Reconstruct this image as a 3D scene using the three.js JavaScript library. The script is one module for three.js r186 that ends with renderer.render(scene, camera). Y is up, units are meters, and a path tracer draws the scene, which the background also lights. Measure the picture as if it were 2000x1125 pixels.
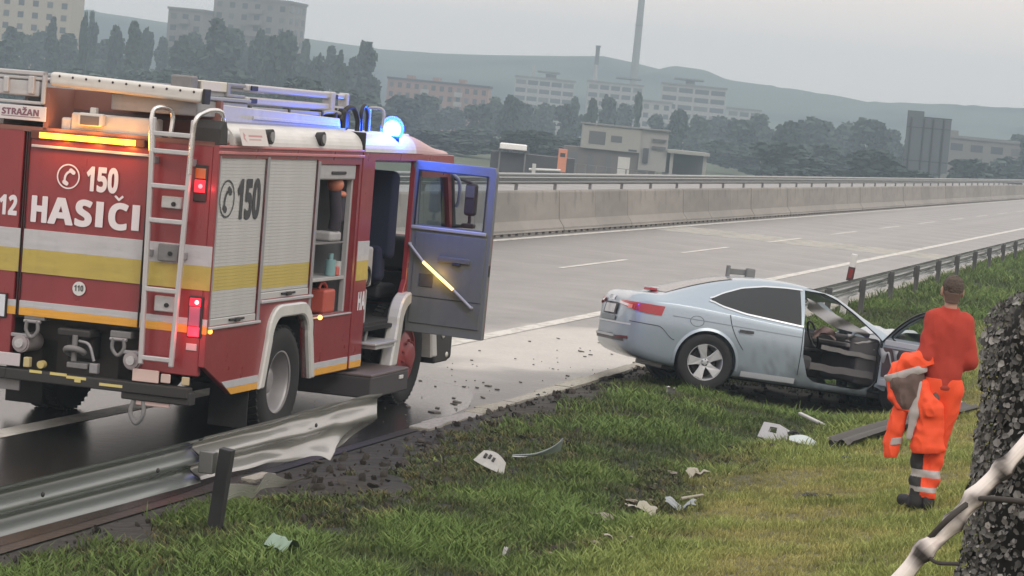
import * as THREE from 'three';
import { mergeGeometries, mergeVertices, toCreasedNormals } from 'three/addons/utils/BufferGeometryUtils.js';
import { RoundedBoxGeometry } from 'three/addons/geometries/RoundedBoxGeometry.js';
import { MarchingCubes } from 'three/addons/objects/MarchingCubes.js';
import { Brush, Evaluator, SUBTRACTION } from 'three-bvh-csg';

// ---------------------------------------------------------------- camera, sky, light, exposure
const scene = new THREE.Scene();
const camera = new THREE.PerspectiveCamera(13.199, 16 / 9, 0.5, 6000);
camera.position.set(0, 3.288, 0);
camera.rotation.set(-0.071, 0.284, 0.0971, 'YXZ');
camera.userData.fStop = 0;
const renderer = new THREE.WebGLRenderer({ antialias: true });
renderer.toneMapping = THREE.LinearToneMapping;
renderer.toneMappingExposure = 1.0;
renderer.shadowMap.enabled = true;
const SKY_W = 256, SKY_H = 128;
{
  const d = new Float32Array(SKY_W * SKY_H * 4);
  for (let j = 0; j < SKY_H; j++) for (let i = 0; i < SKY_W; i++) {
    const el = ((j + 0.5) / SKY_H - 0.5) * Math.PI, az = ((i + 0.5) / SKY_W - 0.5) * 2 * Math.PI;
    const up = Math.max(0, Math.sin(el));
    // an even overcast: warm grey low down, cooler and brighter overhead, soft broad streaks of cloud
    const c = 1 + 0.05 * Math.sin(az * 2 + 1.3) * Math.cos(el) + 0.03 * Math.sin(az * 5 + el * 9) * Math.cos(el);
    const t = Math.pow(up, 0.5);
    const k = (j + 0) * SKY_W + i;
    const lo = [1.44, 1.16, 0.99], hi = [1.16, 1.12, 1.10];
    const gain = el < 0 ? 0.55 : 1 + 0.25 * t;
    for (let q = 0; q < 3; q++) d[k * 4 + q] = (lo[q] + (hi[q] - lo[q]) * t) * c * gain;
    d[k * 4 + 3] = 1;
  }
  const sky = new THREE.DataTexture(d, SKY_W, SKY_H, THREE.RGBAFormat, THREE.FloatType);
  sky.mapping = THREE.EquirectangularReflectionMapping;
  sky.magFilter = THREE.LinearFilter; sky.needsUpdate = true;
  scene.background = sky; scene.environment = sky; scene.environmentIntensity = 1;
}
const sun = new THREE.DirectionalLight(new THREE.Color(1.0, 0.93, 0.84), 1.0);
sun.position.set(60, 75, 30); sun.target.position.set(-6, 0, -28);
sun.castShadow = true; sun.shadow.radius = 40; sun.shadow.mapSize.set(2048, 2048);
Object.assign(sun.shadow.camera, { left: -60, right: 60, top: 60, bottom: -60, near: 1, far: 300 });
scene.add(sun); scene.add(sun.target);
scene.fog = new THREE.FogExp2(new THREE.Color(0.67, 0.86, 1.0), 0.00098);

// ---------------------------------------------------------------- helpers
function rng(seed) { let a = seed >>> 0; return () => { a = (a + 0x6D2B79F5) | 0; let t = Math.imul(a ^ (a >>> 15), 1 | a); t = (t + Math.imul(t ^ (t >>> 7), 61 | t)) ^ t; return ((t ^ (t >>> 14)) >>> 0) / 4294967296; }; }
const RND = rng(20240611);
const lerp = (a, b, t) => a + (b - a) * t, clamp = (x, a = 0, b = 1) => Math.min(b, Math.max(a, x));
const smooth = (a, b, x) => { const t = clamp((x - a) / (b - a)); return t * t * (3 - 2 * t); };
function hash2(i, j) { let h = Math.imul(i, 374761393) + Math.imul(j, 668265263); h = Math.imul(h ^ (h >>> 13), 1274126177); return ((h ^ (h >>> 16)) >>> 0) / 4294967296; }
function vn(x, y) { const i = Math.floor(x), j = Math.floor(y), u = x - i, v = y - j, a = u * u * (3 - 2 * u), b = v * v * (3 - 2 * v); return lerp(lerp(hash2(i, j), hash2(i + 1, j), a), lerp(hash2(i, j + 1), hash2(i + 1, j + 1), a), b); }
function fbm(x, y, o = 4) { let s = 0, w = 0.5, n = 0; for (let k = 0; k < o; k++) { s += w * vn(x, y); n += w; x = x * 2.03 + 17.1; y = y * 2.03 + 9.7; w *= 0.5; } return s / n; }
function interp(tab, x) { if (x <= tab[0][0]) return tab[0][1]; for (let i = 1; i < tab.length; i++) if (x <= tab[i][0]) { const [x0, y0] = tab[i - 1], [x1, y1] = tab[i]; return lerp(y0, y1, (x - x0) / (x1 - x0)); } return tab[tab.length - 1][1]; }
function sinterp(tab, x) { // smooth (Catmull-Rom) version
  const n = tab.length; if (x <= tab[0][0]) return tab[0][1]; if (x >= tab[n - 1][0]) return tab[n - 1][1];
  let i = 1; while (tab[i][0] < x) i++;
  const p1 = tab[i - 1], p2 = tab[i], p0 = tab[Math.max(0, i - 2)], p3 = tab[Math.min(n - 1, i + 1)], h = p2[0] - p1[0], t = (x - p1[0]) / h;
  const m1 = i > 1 ? (p2[1] - p0[1]) / (p2[0] - p0[0]) * h : p2[1] - p1[1], m2 = i < n - 1 ? (p3[1] - p1[1]) / (p3[0] - p1[0]) * h : p2[1] - p1[1];
  const t2 = t * t, t3 = t2 * t; return (2 * t3 - 3 * t2 + 1) * p1[1] + (t3 - 2 * t2 + t) * m1 + (-2 * t3 + 3 * t2) * p2[1] + (t3 - t2) * m2;
}
const col = (r, g, b) => new THREE.Color().setRGB(r, g, b);
function mat(r, g, b, rough = 0.6, metal = 0, more = {}) { return new THREE.MeshStandardMaterial({ color: col(r, g, b), roughness: rough, metalness: metal, side: THREE.DoubleSide, ...more }); }
function pmat(r, g, b, rough, metal, more) { return new THREE.MeshPhysicalMaterial({ color: col(r, g, b), roughness: rough, metalness: metal, side: THREE.DoubleSide, ...more }); }
function dataTex(n, fn, { srgb = false, repeat = 1, m = n } = {}) {
  const d = new Uint8Array(n * m * 4);
  for (let j = 0; j < m; j++) for (let i = 0; i < n; i++) { const c = fn(i / n, j / m, i, j); const k = (j * n + i) * 4; for (let q = 0; q < 3; q++) d[k + q] = clamp((Array.isArray(c) ? c[q] : c)) * 255; d[k + 3] = 255; }
  const t = new THREE.DataTexture(d, n, m, THREE.RGBAFormat); t.wrapS = t.wrapT = THREE.RepeatWrapping; t.magFilter = THREE.LinearFilter; t.minFilter = THREE.LinearMipmapLinearFilter; t.generateMipmaps = true;
  if (srgb) t.colorSpace = THREE.SRGBColorSpace; t.repeat.set(repeat, repeat); t.needsUpdate = true; return t;
}
// tileable fbm for textures
function tvn(x, y, p, s) { const i = Math.floor(x), j = Math.floor(y), u = x - i, v = y - j, a = u * u * (3 - 2 * u), b = v * v * (3 - 2 * v), m = k => ((k % p) + p) % p; return lerp(lerp(hash2(m(i) + s, m(j)), hash2(m(i + 1) + s, m(j)), a), lerp(hash2(m(i) + s, m(j + 1)), hash2(m(i + 1) + s, m(j + 1)), a), b); }
function tfbm(u, v, p, o, s = 0) { let r = 0, w = 0.5, n = 0; for (let k = 0; k < o; k++) { r += w * tvn(u * p, v * p, p, s + k * 71); n += w; p *= 2; w *= 0.55; } return r / n; }
const used = {};
function nm(name) { used[name] = (used[name] ?? -1) + 1; return used[name] ? `${name}_${String(used[name]).padStart(3, '0')}` : name; }
function shade(o) { o.traverse(q => { if (q.isMesh) { q.castShadow = true; q.receiveShadow = true; } }); return o; }
function thing(name, label, category, group) { const g = new THREE.Group(); g.name = nm(name); g.userData = { label, category }; if (group) g.userData.group = group; scene.add(g); return g; }
function tag(o, label, category, group) { Object.assign(o.userData, { label, category }); if (group) o.userData.group = group; return o; }
function part(parent, name, geo, m) {
  const g = Array.isArray(geo) ? merge(geo) : geo;
  const o = new THREE.Mesh(g, m); o.name = parent === scene ? nm(name) : name; o.castShadow = o.receiveShadow = true; parent.add(o); return o;
}
function struct(name, geo, m, parent = scene, kind = 'structure') { const o = part(parent, name, geo, m); if (parent === scene) o.userData.kind = kind; return o; }
function merge(list) {
  const has = k => list.every(g => g.attributes[k]);
  const keepUv = has('uv'), keepC = has('color');
  const l = list.map(g => { const q = g.index ? g.toNonIndexed() : g.clone(); for (const k of Object.keys(q.attributes)) if (!(k === 'position' || k === 'normal' || (k === 'uv' && keepUv) || (k === 'color' && keepC))) q.deleteAttribute(k); q.morphAttributes = {}; return q; });
  return mergeGeometries(l, false);
}
// box between corners, edges optionally rounded
function bx(x0, x1, y0, y1, z0, z1, r = 0) {
  const w = Math.abs(x1 - x0), h = Math.abs(y1 - y0), d = Math.abs(z1 - z0);
  const g = r > 0 ? new RoundedBoxGeometry(w, h, d, 2, Math.min(r, w / 2.01, h / 2.01, d / 2.01)) : new THREE.BoxGeometry(w, h, d);
  return g.translate((x0 + x1) / 2, (y0 + y1) / 2, (z0 + z1) / 2);
}
const V3 = (x, y, z) => new THREE.Vector3(x, y, z);
function tube(pts, r, seg = 8, closed = false, tub = 0) { const c = new THREE.CatmullRomCurve3(pts.map(p => V3(...p)), closed, 'centripetal'); return new THREE.TubeGeometry(c, tub || pts.length * 6, r, seg, closed); }
function rod(a, b, r, seg = 10, r2 = r) {
  const A = V3(...a), B = V3(...b), L = A.distanceTo(B);
  const g = new THREE.CylinderGeometry(r2, r, L, seg); g.translate(0, L / 2, 0);
  g.applyQuaternion(new THREE.Quaternion().setFromUnitVectors(V3(0, 1, 0), B.clone().sub(A).normalize())); return g.translate(A.x, A.y, A.z);
}
function cylX(x0, x1, y, z, r, seg = 24) { return rod([x0, y, z], [x1, y, z], r, seg); }
function colored(g, fn) { const p = g.attributes.position, c = new Float32Array(p.count * 3); for (let i = 0; i < p.count; i++) { const q = fn(p.getX(i), p.getY(i), p.getZ(i), i); c[i * 3] = q[0]; c[i * 3 + 1] = q[1]; c[i * 3 + 2] = q[2]; } g.setAttribute('color', new THREE.BufferAttribute(c, 3)); return g; }
function warp(g, fn) { const p = g.attributes.position; for (let i = 0; i < p.count; i++) { const q = fn(p.getX(i), p.getY(i), p.getZ(i)); p.setXYZ(i, q[0], q[1], q[2]); } p.needsUpdate = true; g.computeVertexNormals(); return g; }
function gridGeo(nu, nv, fn, uvfn) { // fn(i/nu, j/nv) -> [x,y,z]
  const P = [], U = [], I = [];
  for (let j = 0; j <= nv; j++) for (let i = 0; i <= nu; i++) { const p = fn(i / nu, j / nv); P.push(...p); const u = uvfn ? uvfn(p, i / nu, j / nv) : [i / nu, j / nv]; U.push(...u); }
  for (let j = 0; j < nv; j++) for (let i = 0; i < nu; i++) { const a = j * (nu + 1) + i, b = a + 1, c = a + nu + 1, e = c + 1; I.push(a, b, e, a, e, c); }
  const g = new THREE.BufferGeometry(); g.setAttribute('position', new THREE.Float32BufferAttribute(P, 3)); g.setAttribute('uv', new THREE.Float32BufferAttribute(U, 2)); g.setIndex(I); g.computeVertexNormals(); return g;
}
function shapeOf(pts, holes = []) { const s = new THREE.Shape(pts.map(p => new THREE.Vector2(...p))); for (const h of holes) s.holes.push(new THREE.Path(h.map(p => new THREE.Vector2(...p)))); return s; }
// print on a thin sheet: canvas lettering cut out by alpha
function printTex(w, h, draw) { const c = document.createElement('canvas'); c.width = w; c.height = h; const x = c.getContext('2d'); x.clearRect(0, 0, w, h); draw(x, w, h); const t = new THREE.CanvasTexture(c); t.colorSpace = THREE.SRGBColorSpace; return t; }
function fitText(x, s, cx, cy, w, h, font) { x.save(); x.font = font; x.textAlign = 'center'; x.textBaseline = 'alphabetic'; const m = x.measureText(s); const H = parseFloat(font.match(/(\d+)px/)[1]) * 0.73; x.translate(cx, cy + h / 2); x.scale(w / m.width, h / H); x.fillText(s, 0, 0); x.lineJoin = 'round'; x.lineWidth = H * 0.07; x.strokeStyle = x.fillStyle; x.stroke && x.strokeText(s, 0, 0); x.restore(); }
// ---------------------------------------------------------------- ground, road, kerb
const KX = -7.742, RX = -6.914, BX = -18.44;           // road edge, guardrail line, foot of the concrete barrier
const PROF = [[-8, 0], [-7.74, 0.0], [-7.3, 0.05], [-6.7, 0.09], [-6, 0.10], [-5.2, 0.06], [-4.7, 0.04], [-4.3, 0.09], [-3.6, 0.20], [-2.9, 0.31], [-2.2, 0.43], [-1.5, 0.66], [-0.8, 1.02], [0, 1.55], [2, 2.3], [6, 3.0], [14, 3.4], [60, 4.5]];
function vergeY(x, z) {
  let y = sinterp(PROF, x);
  const far = smooth(-34, -60, z); y = lerp(y, Math.min(y, 0.1 + (x + 7) * 0.10), far * 0.7);
  y += (fbm(x * 0.9, z * 0.9, 3) - 0.5) * 0.10 * smooth(-7.5, -6.6, x) + (fbm(x * 4, z * 4, 2) - 0.5) * 0.05 * smooth(-7.6, -7.0, x);
  // hollow torn by the wheels under the front of the car
  const dx = x + 4.9, dz = z + 31.3; y -= 0.19 * Math.exp(-Math.pow(dx * dx / 5.0, 1.5) - Math.pow(dz * dz / 4.5, 1.5));
  return y;
}
// how bare the soil is (1 = mud): a churned track along the fallen guardrail and the line the car slid along, plus shade painted in under the car
function mudAndShade(x, z) {
  const n = fbm(x * 1.7 + 3, z * 1.7, 4);
  const wd = Math.exp(-Math.pow((z + 23.5) / 6.0, 4)); let m = smooth(lerp(-6.95, -6.30, wd), lerp(-7.4, -7.0, wd), x + (n - 0.5) * 1.5) * smooth(-75, -36, z);
  m = Math.max(m, 0.75 * smooth(0.42, 0.62, fbm(x * 2.6 + 11, z * 1.5, 4)) * smooth(-5.3, -6.2, x) * smooth(-40, -30, z));
  const t = (z + 17) / -13.5; const cx = lerp(-4.75, -5.0, t);
  m = Math.max(m, 0.95 * Math.exp(-Math.pow((x - cx + (n - 0.5) * 0.7) / 0.30, 2)) * smooth(0.36, 0.60, fbm(x * 2.2, z * 1.3 + 40, 3)) * smooth(-27, -23, z));
  m = Math.max(m, smooth(1.0, 0.2, Math.hypot((x + 6.75 + (n - 0.5)) / 1.0, (z + 19.2) / 3.2)));
  m = Math.max(m, 0.97 * smooth(1.15, 0.75, Math.hypot((x + 5.1) * 0.85 + (z + 31.7) * 0.53, ((x + 5.1) * -0.53 + (z + 31.7) * 0.85) * 1.0) / 1.55 + (n - 0.5) * 0.6));  // car footprint: dark bare soil painted in for the shade under the car
  m = Math.max(m, 0.7 * smooth(0.62, 0.75, fbm(x * 1.1 + 9, z * 0.6, 3)) * smooth(-3.6, -5, x));
  return clamp(m);
}
// dryness of the sward: straw on the upper bank, lush below
function dry(x, z) { return clamp(smooth(-4.9, -3.4, x + (fbm(x * 0.8, z * 0.5 + 7, 3) - 0.5) * 1.3)); }
const soilTex = dataTex(256, (u, v) => 0.45 + 0.55 * tfbm(u, v, 8, 5, 3) + (tfbm(u, v, 64, 2, 9) - 0.5) * 0.5);
const soilBump = dataTex(256, (u, v) => tfbm(u, v, 10, 5, 31));
{
  const xs = [], zs = [];
  for (let x = KX + 0.0; x < -1.2; x += 0.11) xs.push(x); for (const x of [-1, -0.6, -0.2, 0.4, 1.2, 2.5, 4, 7, 12, 25, 60]) xs.push(x);
  for (let z = 14; z > -12; z -= 2) zs.push(z); for (let z = -12; z > -44; z -= 0.13) zs.push(z); for (let z = -44; z > -100; z -= 0.7) zs.push(z); for (const z of [-104, -112, -125, -145, -180, -240, -330, -450, -600]) zs.push(z);
  const nu = xs.length - 1, nv = zs.length - 1;
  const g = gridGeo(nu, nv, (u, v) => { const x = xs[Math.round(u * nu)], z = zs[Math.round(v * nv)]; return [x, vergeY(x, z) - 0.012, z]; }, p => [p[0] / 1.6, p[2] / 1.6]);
  colored(g, (x, y, z) => { const m = mudAndShade(x, z), d = dry(x, z), n = fbm(x * 3, z * 3, 3); const A = [0.022, 0.030, 0.013], D = [0.15, 0.135, 0.062], M = [0.034, 0.030, 0.024]; return [0, 1, 2].map(q => lerp(lerp(A[q], D[q], d), M[q], m) * (0.75 + n * 0.6)); });
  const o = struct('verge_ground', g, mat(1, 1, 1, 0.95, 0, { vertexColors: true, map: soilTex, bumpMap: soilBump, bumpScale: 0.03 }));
  o.userData.label = 'grassy verge bank with churned soil beside the motorway';
}
const asph = dataTex(512, (u, v) => 0.80 + 0.20 * tfbm(u, v, 8, 4, 5) + (tfbm(u, v, 128, 2, 77) - 0.5) * 0.30);
const asphR = dataTex(512, (u, v) => { const r = clamp(0.54 + (tfbm(u, v, 4, 3, 15) - 0.5) * 0.24); return [r, r, r]; });
const asphB = dataTex(512, (u, v) => tfbm(u, v, 96, 3, 41));
const roadM = mat(1, 1, 1, 0.62, 0, { vertexColors: true, map: asph, roughnessMap: asphR, bumpMap: asphB, bumpScale: 0.004 });
{
  const xs = [], zs = [];
  for (let x = -19.15; x < KX - 0.05; x += 0.18) xs.push(x); xs.push(KX);
  for (let z = 20; z > -10; z -= 2) zs.push(z); for (let z = -10; z > -60; z -= 0.25) zs.push(z); for (let z = -60; z > -130; z -= 1) zs.push(z); for (let z = -140; z >= -640; z -= 20) zs.push(z);
  const nu = xs.length - 1, nv = zs.length - 1;
  const g = gridGeo(nu, nv, (u, v) => [xs[Math.round(u * nu)], 0, zs[Math.round(v * nv)]], p => [p[0] / 4, p[2] / 4]);
  colored(g, (x, y, z) => {
    let n = fbm(x * 0.5, z * 0.05, 3), k = 0.145 + (n - 0.5) * 0.07 + (fbm(x * 0.8 + 50, z * 0.12, 3) - 0.5) * 0.035;
    for (const c of [-11.2, -13.2, -14.9, -16.9]) k -= 0.015 * Math.exp(-Math.pow((x - c) / 0.35, 2));       // wheel tracks
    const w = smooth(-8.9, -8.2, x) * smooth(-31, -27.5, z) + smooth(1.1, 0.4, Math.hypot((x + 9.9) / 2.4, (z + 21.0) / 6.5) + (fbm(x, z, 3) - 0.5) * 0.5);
    k = lerp(k, 0.030, clamp(w));                                                        // wet and dirty round the engine, with its shade painted in
    const sorb = smooth(1.05, 0.75, Math.hypot((x + 9.1) / 1.7, (z + 34.2) / 4.6) + (fbm(x * 1.5, z * 0.8, 3) - 0.5) * 0.5);
    k = lerp(k, 0.46 + (n - 0.5) * 0.16, sorb * 0.85);                                      // pale absorbent strewn on the shoulder
    return [k * 1.03, k * 0.99, k * (sorb > 0.3 ? 0.9 : 0.95)];
  });
  struct('road', g, roadM).userData.label = 'damp grey motorway carriageway with two lanes and hard shoulder';
  const g2 = new THREE.PlaneGeometry(12.6, 660, 2, 8).rotateX(-Math.PI / 2).translate(-26, -0.02, -310); colored(g2, () => [0.12, 0.118, 0.115]);
  const uv = g2.attributes.uv; for (let i = 0; i < uv.count; i++) uv.setXY(i, uv.getX(i) * 3, uv.getY(i) * 160);
  struct('opposite_road', g2, roadM);
}
{ // broad country beyond the motorway, one sheet to the horizon
  const g = gridGeo(30, 30, (u, v) => { const x = lerp(-1400, 900, u), z = lerp(60, -1700, v); return [x, x > -36 ? -3.6 : -3 - 0.6 * smooth(-36, -300, x), z]; });
  struct('terrain', g, mat(0.06, 0.075, 0.035, 1)).userData.label = 'low flat land stretching away beyond the motorway';
  const e = gridGeo(4, 60, (u, v) => [lerp(-32.2, -46, u), lerp(-0.03, -3.1, u), lerp(30, -640, v)]);
  struct('embankment', e, mat(0.05, 0.065, 0.03, 1)).userData.label = 'grass embankment falling away beyond the opposite carriageway';
}
{ // kerb strip, pale and broken, along the shoulder
  const rk = rng(7), gs = [];
  for (let z = -12; z > -420; z -= (z > -90 ? 0.45 : 8)) {
    const L = z > -90 ? 0.45 : 8, n = fbm(z * 0.7, 3, 3); if (z > -23.5 + (n - 0.5) * 6 && rk() < 0.93) continue;
    const w0 = 0.10 + (rk() - 0.5) * 0.05 + (n - 0.5) * 0.10, h = 0.012 + rk() * 0.012;
    gs.push(bx(KX - w0, KX + 0.10 + (rk() - 0.5) * 0.06, -0.02, h, z, z - L - 0.004, 0.004));
  }
  struct('kerb_strip', gs, mat(0.42, 0.40, 0.34, 0.8, 0, { map: soilTex, bumpMap: soilBump, bumpScale: 0.008 })).userData.label = 'pale broken edge strip of silt and concrete along the shoulder';
}
{ // painted lines
  const paint = mat(0.55, 0.54, 0.50, 0.55, 0, { map: dataTex(256, (u, v) => 0.72 + 0.28 * smooth(0.3, 0.6, tfbm(u, v, 12, 5, 8))), bumpMap: asphB, bumpScale: 0.003 });
  const line = (x, w, z0, z1) => { const g = new THREE.PlaneGeometry(w, z0 - z1, 1, Math.max(1, Math.round((z0 - z1) / 6))).rotateX(-Math.PI / 2).translate(x, 0.006, (z0 + z1) / 2); const u = g.attributes.uv, p = g.attributes.position; for (let i = 0; i < u.count; i++) u.setXY(i, p.getX(i), p.getZ(i) / 3); return g; };
  struct('edge_line', line(-10.344, 0.25, 10, -600), paint);
  struct('median_line', line(-17.99, 0.25, 10, -600), paint);
  const D = -14.1;
  for (let k = 0; k < 22; k++) struct('lane_dash', line(D, 0.14, -27.8 - (k - 2) * 12, -33.8 - (k - 2) * 12), paint);
  // pale concrete repair strip right across the carriageway
  const jt = gridGeo(60, 8, (u, v) => { const x = lerp(-17.8, -8.3, u), e = (fbm(u * 30, v * 3, 3) - 0.5) * 0.7; return [x, 0.003, lerp(-81.0 + e, -76.3 + e, v)]; }, p => [p[0] / 2, p[2] / 2]);
  struct('concrete_strip', jt, mat(0.46, 0.45, 0.41, 0.9, 0, { map: soilTex })).userData.label = 'pale concrete repair strip across the carriageway';
}
{ // wet film round the fire engine, its shade and reflection put into the dark colour
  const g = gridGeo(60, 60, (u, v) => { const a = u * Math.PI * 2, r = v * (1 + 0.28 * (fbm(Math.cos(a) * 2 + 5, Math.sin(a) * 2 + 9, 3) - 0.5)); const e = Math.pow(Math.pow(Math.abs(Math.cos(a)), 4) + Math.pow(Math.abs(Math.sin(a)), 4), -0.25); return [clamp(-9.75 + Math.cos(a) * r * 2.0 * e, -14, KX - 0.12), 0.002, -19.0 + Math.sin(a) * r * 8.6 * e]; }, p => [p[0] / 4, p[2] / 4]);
  struct('wet_shaded_road', g, mat(0.022, 0.021, 0.020, 0.24, 0, { map: asph, bumpMap: asphB, bumpScale: 0.0012 })).userData.label = 'wet asphalt film around the fire engine, painted dark for its shade and reflection';
}
// ---------------------------------------------------------------- concrete barrier, unit by unit
const concM = [0, 1, 2].map(k => mat(0.27 + k * 0.025, 0.255 + k * 0.022, 0.235 + k * 0.02, 0.85, 0, { map: dataTex(256, (u, v) => 0.72 + 0.28 * tfbm(u, v, 4, 5, 60 + k * 7) - 0.18 * smooth(0.58, 0.75, tfbm(u, v * 0.2, 12, 3, 90 + k)) * smooth(0.2, 0.9, v)), bumpMap: soilBump, bumpScale: 0.004 }));
{
  const prof = shapeOf([[0.02, 0.075], [0, 0.10], [0, 0.15], [-0.16, 0.36], [-0.23, 1.12], [-0.25, 1.16], [-0.37, 1.16], [-0.39, 1.12], [-0.46, 0.36], [-0.62, 0.15], [-0.62, 0.075]]);
  const unit = new THREE.ExtrudeGeometry(prof, { depth: 3.93, bevelEnabled: true, bevelSize: 0.012, bevelThickness: 0.02, bevelSegments: 1 });
  { const p = unit.attributes.position, u = unit.attributes.uv; for (let i = 0; i < u.count; i++) u.setXY(i, p.getZ(i) / 3.93, p.getY(i) / 1.2); }
  const feet = []; for (let k = 0; k < 6; k++) feet.push(bx(0.0, -0.60, -0.01, 0.08, 0.06 + k * 0.68, 0.06 + k * 0.68 + 0.42, 0.01));
  const feetG = merge(feet);
  let first = null; const rb = rng(99);
  for (let k = 0; k < 65; k++) {
    const z = -19.7 - 4.0 * k; let t;
    if (!first) { t = first = thing('concrete_barrier', '', 'barrier'); part(t, 'body', unit, concM[0]); part(t, 'feet', feetG, concM[0]); }
    else { t = first.clone(); t.name = nm('concrete_barrier'); scene.add(t); t.children.forEach(c => c.material = concM[Math.floor(rb() * 3)]); }
    t.position.set(BX + (rb() - 0.5) * 0.03, 0, z - 4.0 + (rb() - 0.5) * 0.03); t.rotation.y = (rb() - 0.5) * 0.006;
    t.userData = { label: 'stained grey concrete barrier unit in the unbroken line along the median', category: 'barrier', group: 'concrete barrier units along the median' };
  }
}
// ---------------------------------------------------------------- steel guardrails
const steel = (r, g, b, ro) => mat(r, g, b, ro, 0.35, { roughnessMap: asphR, bumpMap: soilBump, bumpScale: 0.001 });
const zincM = steel(0.20, 0.22, 0.22, 0.5), zincDark = steel(0.20, 0.20, 0.20, 0.8), postM = steel(0.11, 0.11, 0.11, 0.85);
function wbeamPts(n = 14) { const r = []; for (let i = 0; i <= n; i++) { const t = i / n, y = (t - 0.5) * 0.31; const w = 0.5 - 0.5 * Math.cos(t * 4 * Math.PI); const e = Math.min(t, 1 - t) < 0.09 ? 0.012 : 0; r.push([w * 0.081 - e, y]); } return r; }
function wbeam(len, seg, bend) { const p = wbeamPts(); return gridGeo(seg, p.length - 1, (u, v) => { const q = p[Math.round(v * (p.length - 1))]; const b = [-q[0], q[1], -u * len]; return bend ? bend(b, u, v) : b; }); }
function thick(g, t) { // give a sheet a second face t behind it
  const a = g.clone(), b = g.clone(); const n = g.attributes.normal, p = b.attributes.position; for (let i = 0; i < p.count; i++) p.setXYZ(i, p.getX(i) - n.getX(i) * t, p.getY(i) - n.getY(i) * t, p.getZ(i) - n.getZ(i) * t); return merge([a, b]);
}
{
  const t = thing('guardrail', 'long straight steel guardrail with posts on the verge behind the silver car', 'guardrail');
  const L = 120, z0 = -38.2; t.position.set(RX, 0, z0);
  part(t, 'rail', thick(wbeam(L, 60).translate(-0.06, 0.595, 0), 0.004), zincM);
  const post = merge([bx(-0.05, 0.05, -0.3, 0.74, -0.03, 0.03, 0.004), bx(-0.075, -0.035, 0.48, 0.70, -0.06, 0.06, 0.004)]);
  for (let k = 0; k < 30; k++) { const o = part(t, 'post', post, postM); o.position.set(0.02, 0.0, -43.35 - 4 * k + 4 - z0); if (-43.35 - 4 * k + 4 < z0 - L) t.remove(o); o.rotation.z = (RND() - 0.5) * 0.05; }
}
{ // twisted end of the guardrail in front, left of the gap
  const t = thing('broken_guardrail', 'crumpled steel guardrail section ending in a torn flattened end beside the fire engine', 'guardrail');
  t.position.set(RX, 0, -8);
  const zp = -16.38; // the post
  const A = part(t, 'rail', thick(wbeam(8.45, 60, (b, u) => { const k = smooth(0.55, 1, u); return [b[0] - 0.06 - 0.02 * k, b[1] * (1 + 0.05 * k) + 0.595 - 0.02 * k, b[2]]; }), 0.004), zincM);
  const B = part(t, 'torn_rail', thick(gridGeo(80, 24, (u, v) => {
    const p = wbeamPts(24)[Math.round(v * 24)], k = smooth(0.05, 0.8, u), tear = smooth(0.5, 1, u);
    let x = -0.05 - p[0] * lerp(1, 0.75, k) + 0.02 * k, y = 0.598 + p[1] * lerp(1.0, 1.15, k) - 0.03 * k * (1 - v), z = -8.38 - u * 3.72;
    y += 0.02 * k * (fbm(u * 9, v * 4, 2) - 0.5); x += 0.05 * k * (fbm(u * 5, v * 3 + 4, 3) - 0.5) + 0.012 * k * Math.sin(u * 19 - v * 5);
    if (v < 0.40) { const f = (0.40 - v) / 0.40; x += 0.09 * f * Math.sin(u * 10 + 0.6) * k; z += 0.85 * tear * f * f; y += 0.02 * f * Math.sin(u * 23) * k - 0.03 * f * k; }
    z += tear * 0.05 * Math.sin(v * 15);
    return [x, y, z];
  }), 0.004), steel(0.36, 0.36, 0.355, 0.42));
  part(t, 'torn_flap', thick(gridGeo(30, 6, (u, v) => { const w = lerp(0.16, 0.05, u) * (1 - 0.4 * Math.sin(u * 9)); return [-0.02 + 0.05 * Math.sin(u * 8) + 0.05 * v, 0.30 - 0.06 * u + w * (v - 0.5) + 0.02 * Math.sin(u * 14), -8.75 - u * 1.6]; }), 0.004), steel(0.60, 0.60, 0.58, 0.5));
  const p = part(t, 'post', merge([bx(-0.048, 0.048, -0.35, 0.73, -0.04, 0.04, 0.006)]), mat(0.022, 0.022, 0.024, 0.75)); p.position.set(0.09, -0.03, zp + 8); p.rotation.z = -0.09; p.rotation.x = 0.04;
  for (const [y, z] of [[0.64, -1.9], [0.60, 1.2], [0.60, -3.6], [0.63, -6.6]]) part(t, 'bolt', new THREE.SphereGeometry(0.018, 10, 6).scale(0.6, 1, 1).translate(-0.03 - (z < -1 ? 0.0 : 0.0), y, z - 4), mat(0.05, 0.05, 0.05, 0.6, 0.5));
  part(t, 'bracket', [bx(-0.05, 0.06, 0.50, 0.66, -8.42, -8.33, 0.01)], zincDark);
}
{ // second rail, on the far side of the median
  const t = thing('median_guardrail', 'steel guardrail running above and behind the concrete median barrier', 'guardrail');
  t.position.set(-19.35, 0, -16);
  part(t, 'rail', thick(wbeam(250, 80).rotateY(Math.PI).scale(1, 0.8, 1).translate(0, 1.40, -250), 0.004), zincM);
  part(t, 'top_tube', rod([0.0, 1.545, 0], [0.0, 1.545, -250], 0.05, 8), zincM);
  const post = bx(-0.12, -0.04, -0.1, 1.5, -0.04, 0.04, 0.004);
  for (let k = 0; k < 62; k++) part(t, 'post', post, zincDark).position.z = -2 - 4 * k;
}
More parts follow.
